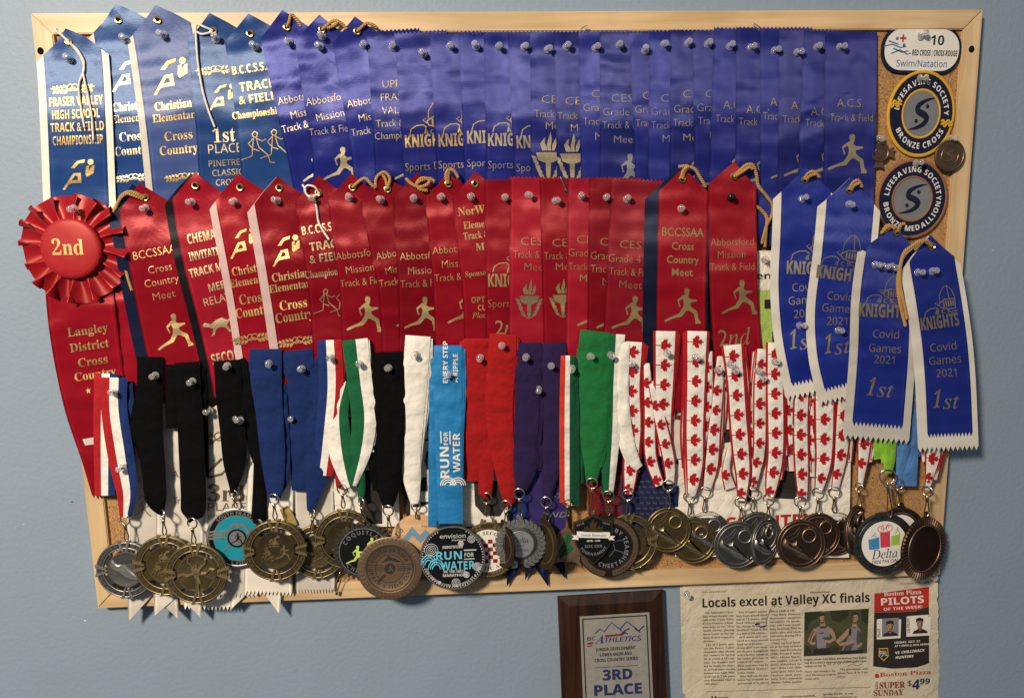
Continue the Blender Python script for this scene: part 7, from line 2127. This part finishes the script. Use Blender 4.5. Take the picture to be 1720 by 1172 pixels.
for k_, (x, y, nm, col, bgc) in enumerate(((334, 70, "PILOT", 'dark', 'greyvest'), (384, 67, "CO-PILOT", 'dark', 'whiteink'))):
    card = news("name_card", 'whiteink', [[(x - 9, y + 1), (x - 2, y), (x + 32, y + 2), (x + 30, y + 33), (x - 10, y + 34)]], .60, ad)
    news("portrait", bgc, [[(x, y), (x + 28, y - 1), (x + 27, y + 29), (x - 1, y + 30)]], .75, ad)
    news("face", 'skin', [circ(x + 13, y + 13.5, 5.4, 14, 7.4), [(x + 9.6, y + 19), (x + 16.4, y + 19), (x + 17, y + 26), (x + 9, y + 26)]], .95, ad)
    news("face_shade", 'skin_dark', [[(x + 14, y + 7), (x + 18, y + 12), (x + 17, y + 18), (x + 13.5, y + 20.8), (x + 15.4, y + 14)], [(x + 9.8, y + 20.2), (x + 16.3, y + 20.2), (x + 16.6, y + 23), (x + 9.4, y + 22.4)], [(x + 9.4, y + 12), (x + 12, y + 11.6), (x + 12, y + 12.8), (x + 9.4, y + 13)], [(x + 11, y + 17.6), (x + 15, y + 17.5), (x + 14.4, y + 18.4), (x + 11.4, y + 18.5)]], 1.0, ad)
    news("hair_and_coat", col, [[(x + 6.5, y + 12), (x + 7, y + 5), (x + 13, y + 3), (x + 19, y + 5), (x + 19.5, y + 12), (x + 17, y + 9), (x + 9, y + 9)], [(x, y + 29.8), (x + 3, y + 25), (x + 10, y + 22), (x + 13, y + 25), (x + 17, y + 22), (x + 24, y + 25), (x + 26.5, y + 29)]], 1.05, ad)
    mb = MB(); Q.put(mb, text2d(nm, 'b', 4.2, 14 if k_ == 0 else 24, 'L', 0, 0, PI / 2), x - 4, y + 30 - k_ * 2, .9); mk("card_lettering", mb, 'ink', card, 0)
sh = [(-8, 10), (8, 10), (9, -4), (0, -13), (-9, -4)]
news("league_shield", 'goldthread', [[(a * .95 + 335, -b * .95 + 128) for a, b in sh]], .6, ad); news("shield_field", 'dark', [[(a * .8 + 335, -b * .8 + 128) for a, b in sh]], .7, ad)
mb = MB(); Q.put(mb, text2d("PJHL", 's', 8, 13, 'C', .01), 335, 131, .85); mk("shield_lettering", mb, 'whiteink', ad, 0)
mb = MB(); Q.put(mb, text2d("Boston Pizza", 'sb', 7, 86, 'L', 0, 0, .03), 328, 166, .5, 8); Q.put(mb, polys([circ(323, -164, 3.6, 14)], 0, 0, 1, 1), 0, 0, .5) if False else None
mk("red_lettering", mb, 'redink', ad, 0); news("round_mark", 'redink', [circ(323, 164, 3.6, 14)], .5, ad)
mb = MB(); Q.put(mb, text2d("SUPER", 'sb', 10, 43, 'L', .006), 327, 185, .5, 8); Q.put(mb, text2d("SUNDAY", 'sb', 9.5, 50, 'L', .006), 317, 197, .5, 8); Q.put(mb, text2d("KIDS", 'b', 3.6, 12, 'L', 0, 0, PI / 2), 324, 186, .5)
mk("maroon_lettering", mb, 'maroonink', ad, 0)
mb = MB(); Q.put(mb, text2d("$", 'b', 9, 7, 'L'), 374, 182, .5, 8); Q.put(mb, text2d("4", 'b', 16, 13, 'L', .01, .1), 381, 188, .5, 8); Q.put(mb, text2d("99", 'b', 9, 17, 'L', .008, .15), 394, 180, .5, 8); mk("price_lettering", mb, 'blueink', ad, 0)
PINS.append((1155, 1000, WALL_D + 3.5, "clear push pin at the newspaper's upper left corner"))
PINS.append((1570, 971, WALL_D + 4, "clear push pin at the newspaper's upper right corner"))

# ------------------------------------------------------------------ push pins
for x, y, d, lb in PINS: pin(x, y, d, lb)
pin(P_BLACK[0], P_BLACK[1], P_BLACK[2], "black push pin through the red Abbotsford Mission ribbon", True)
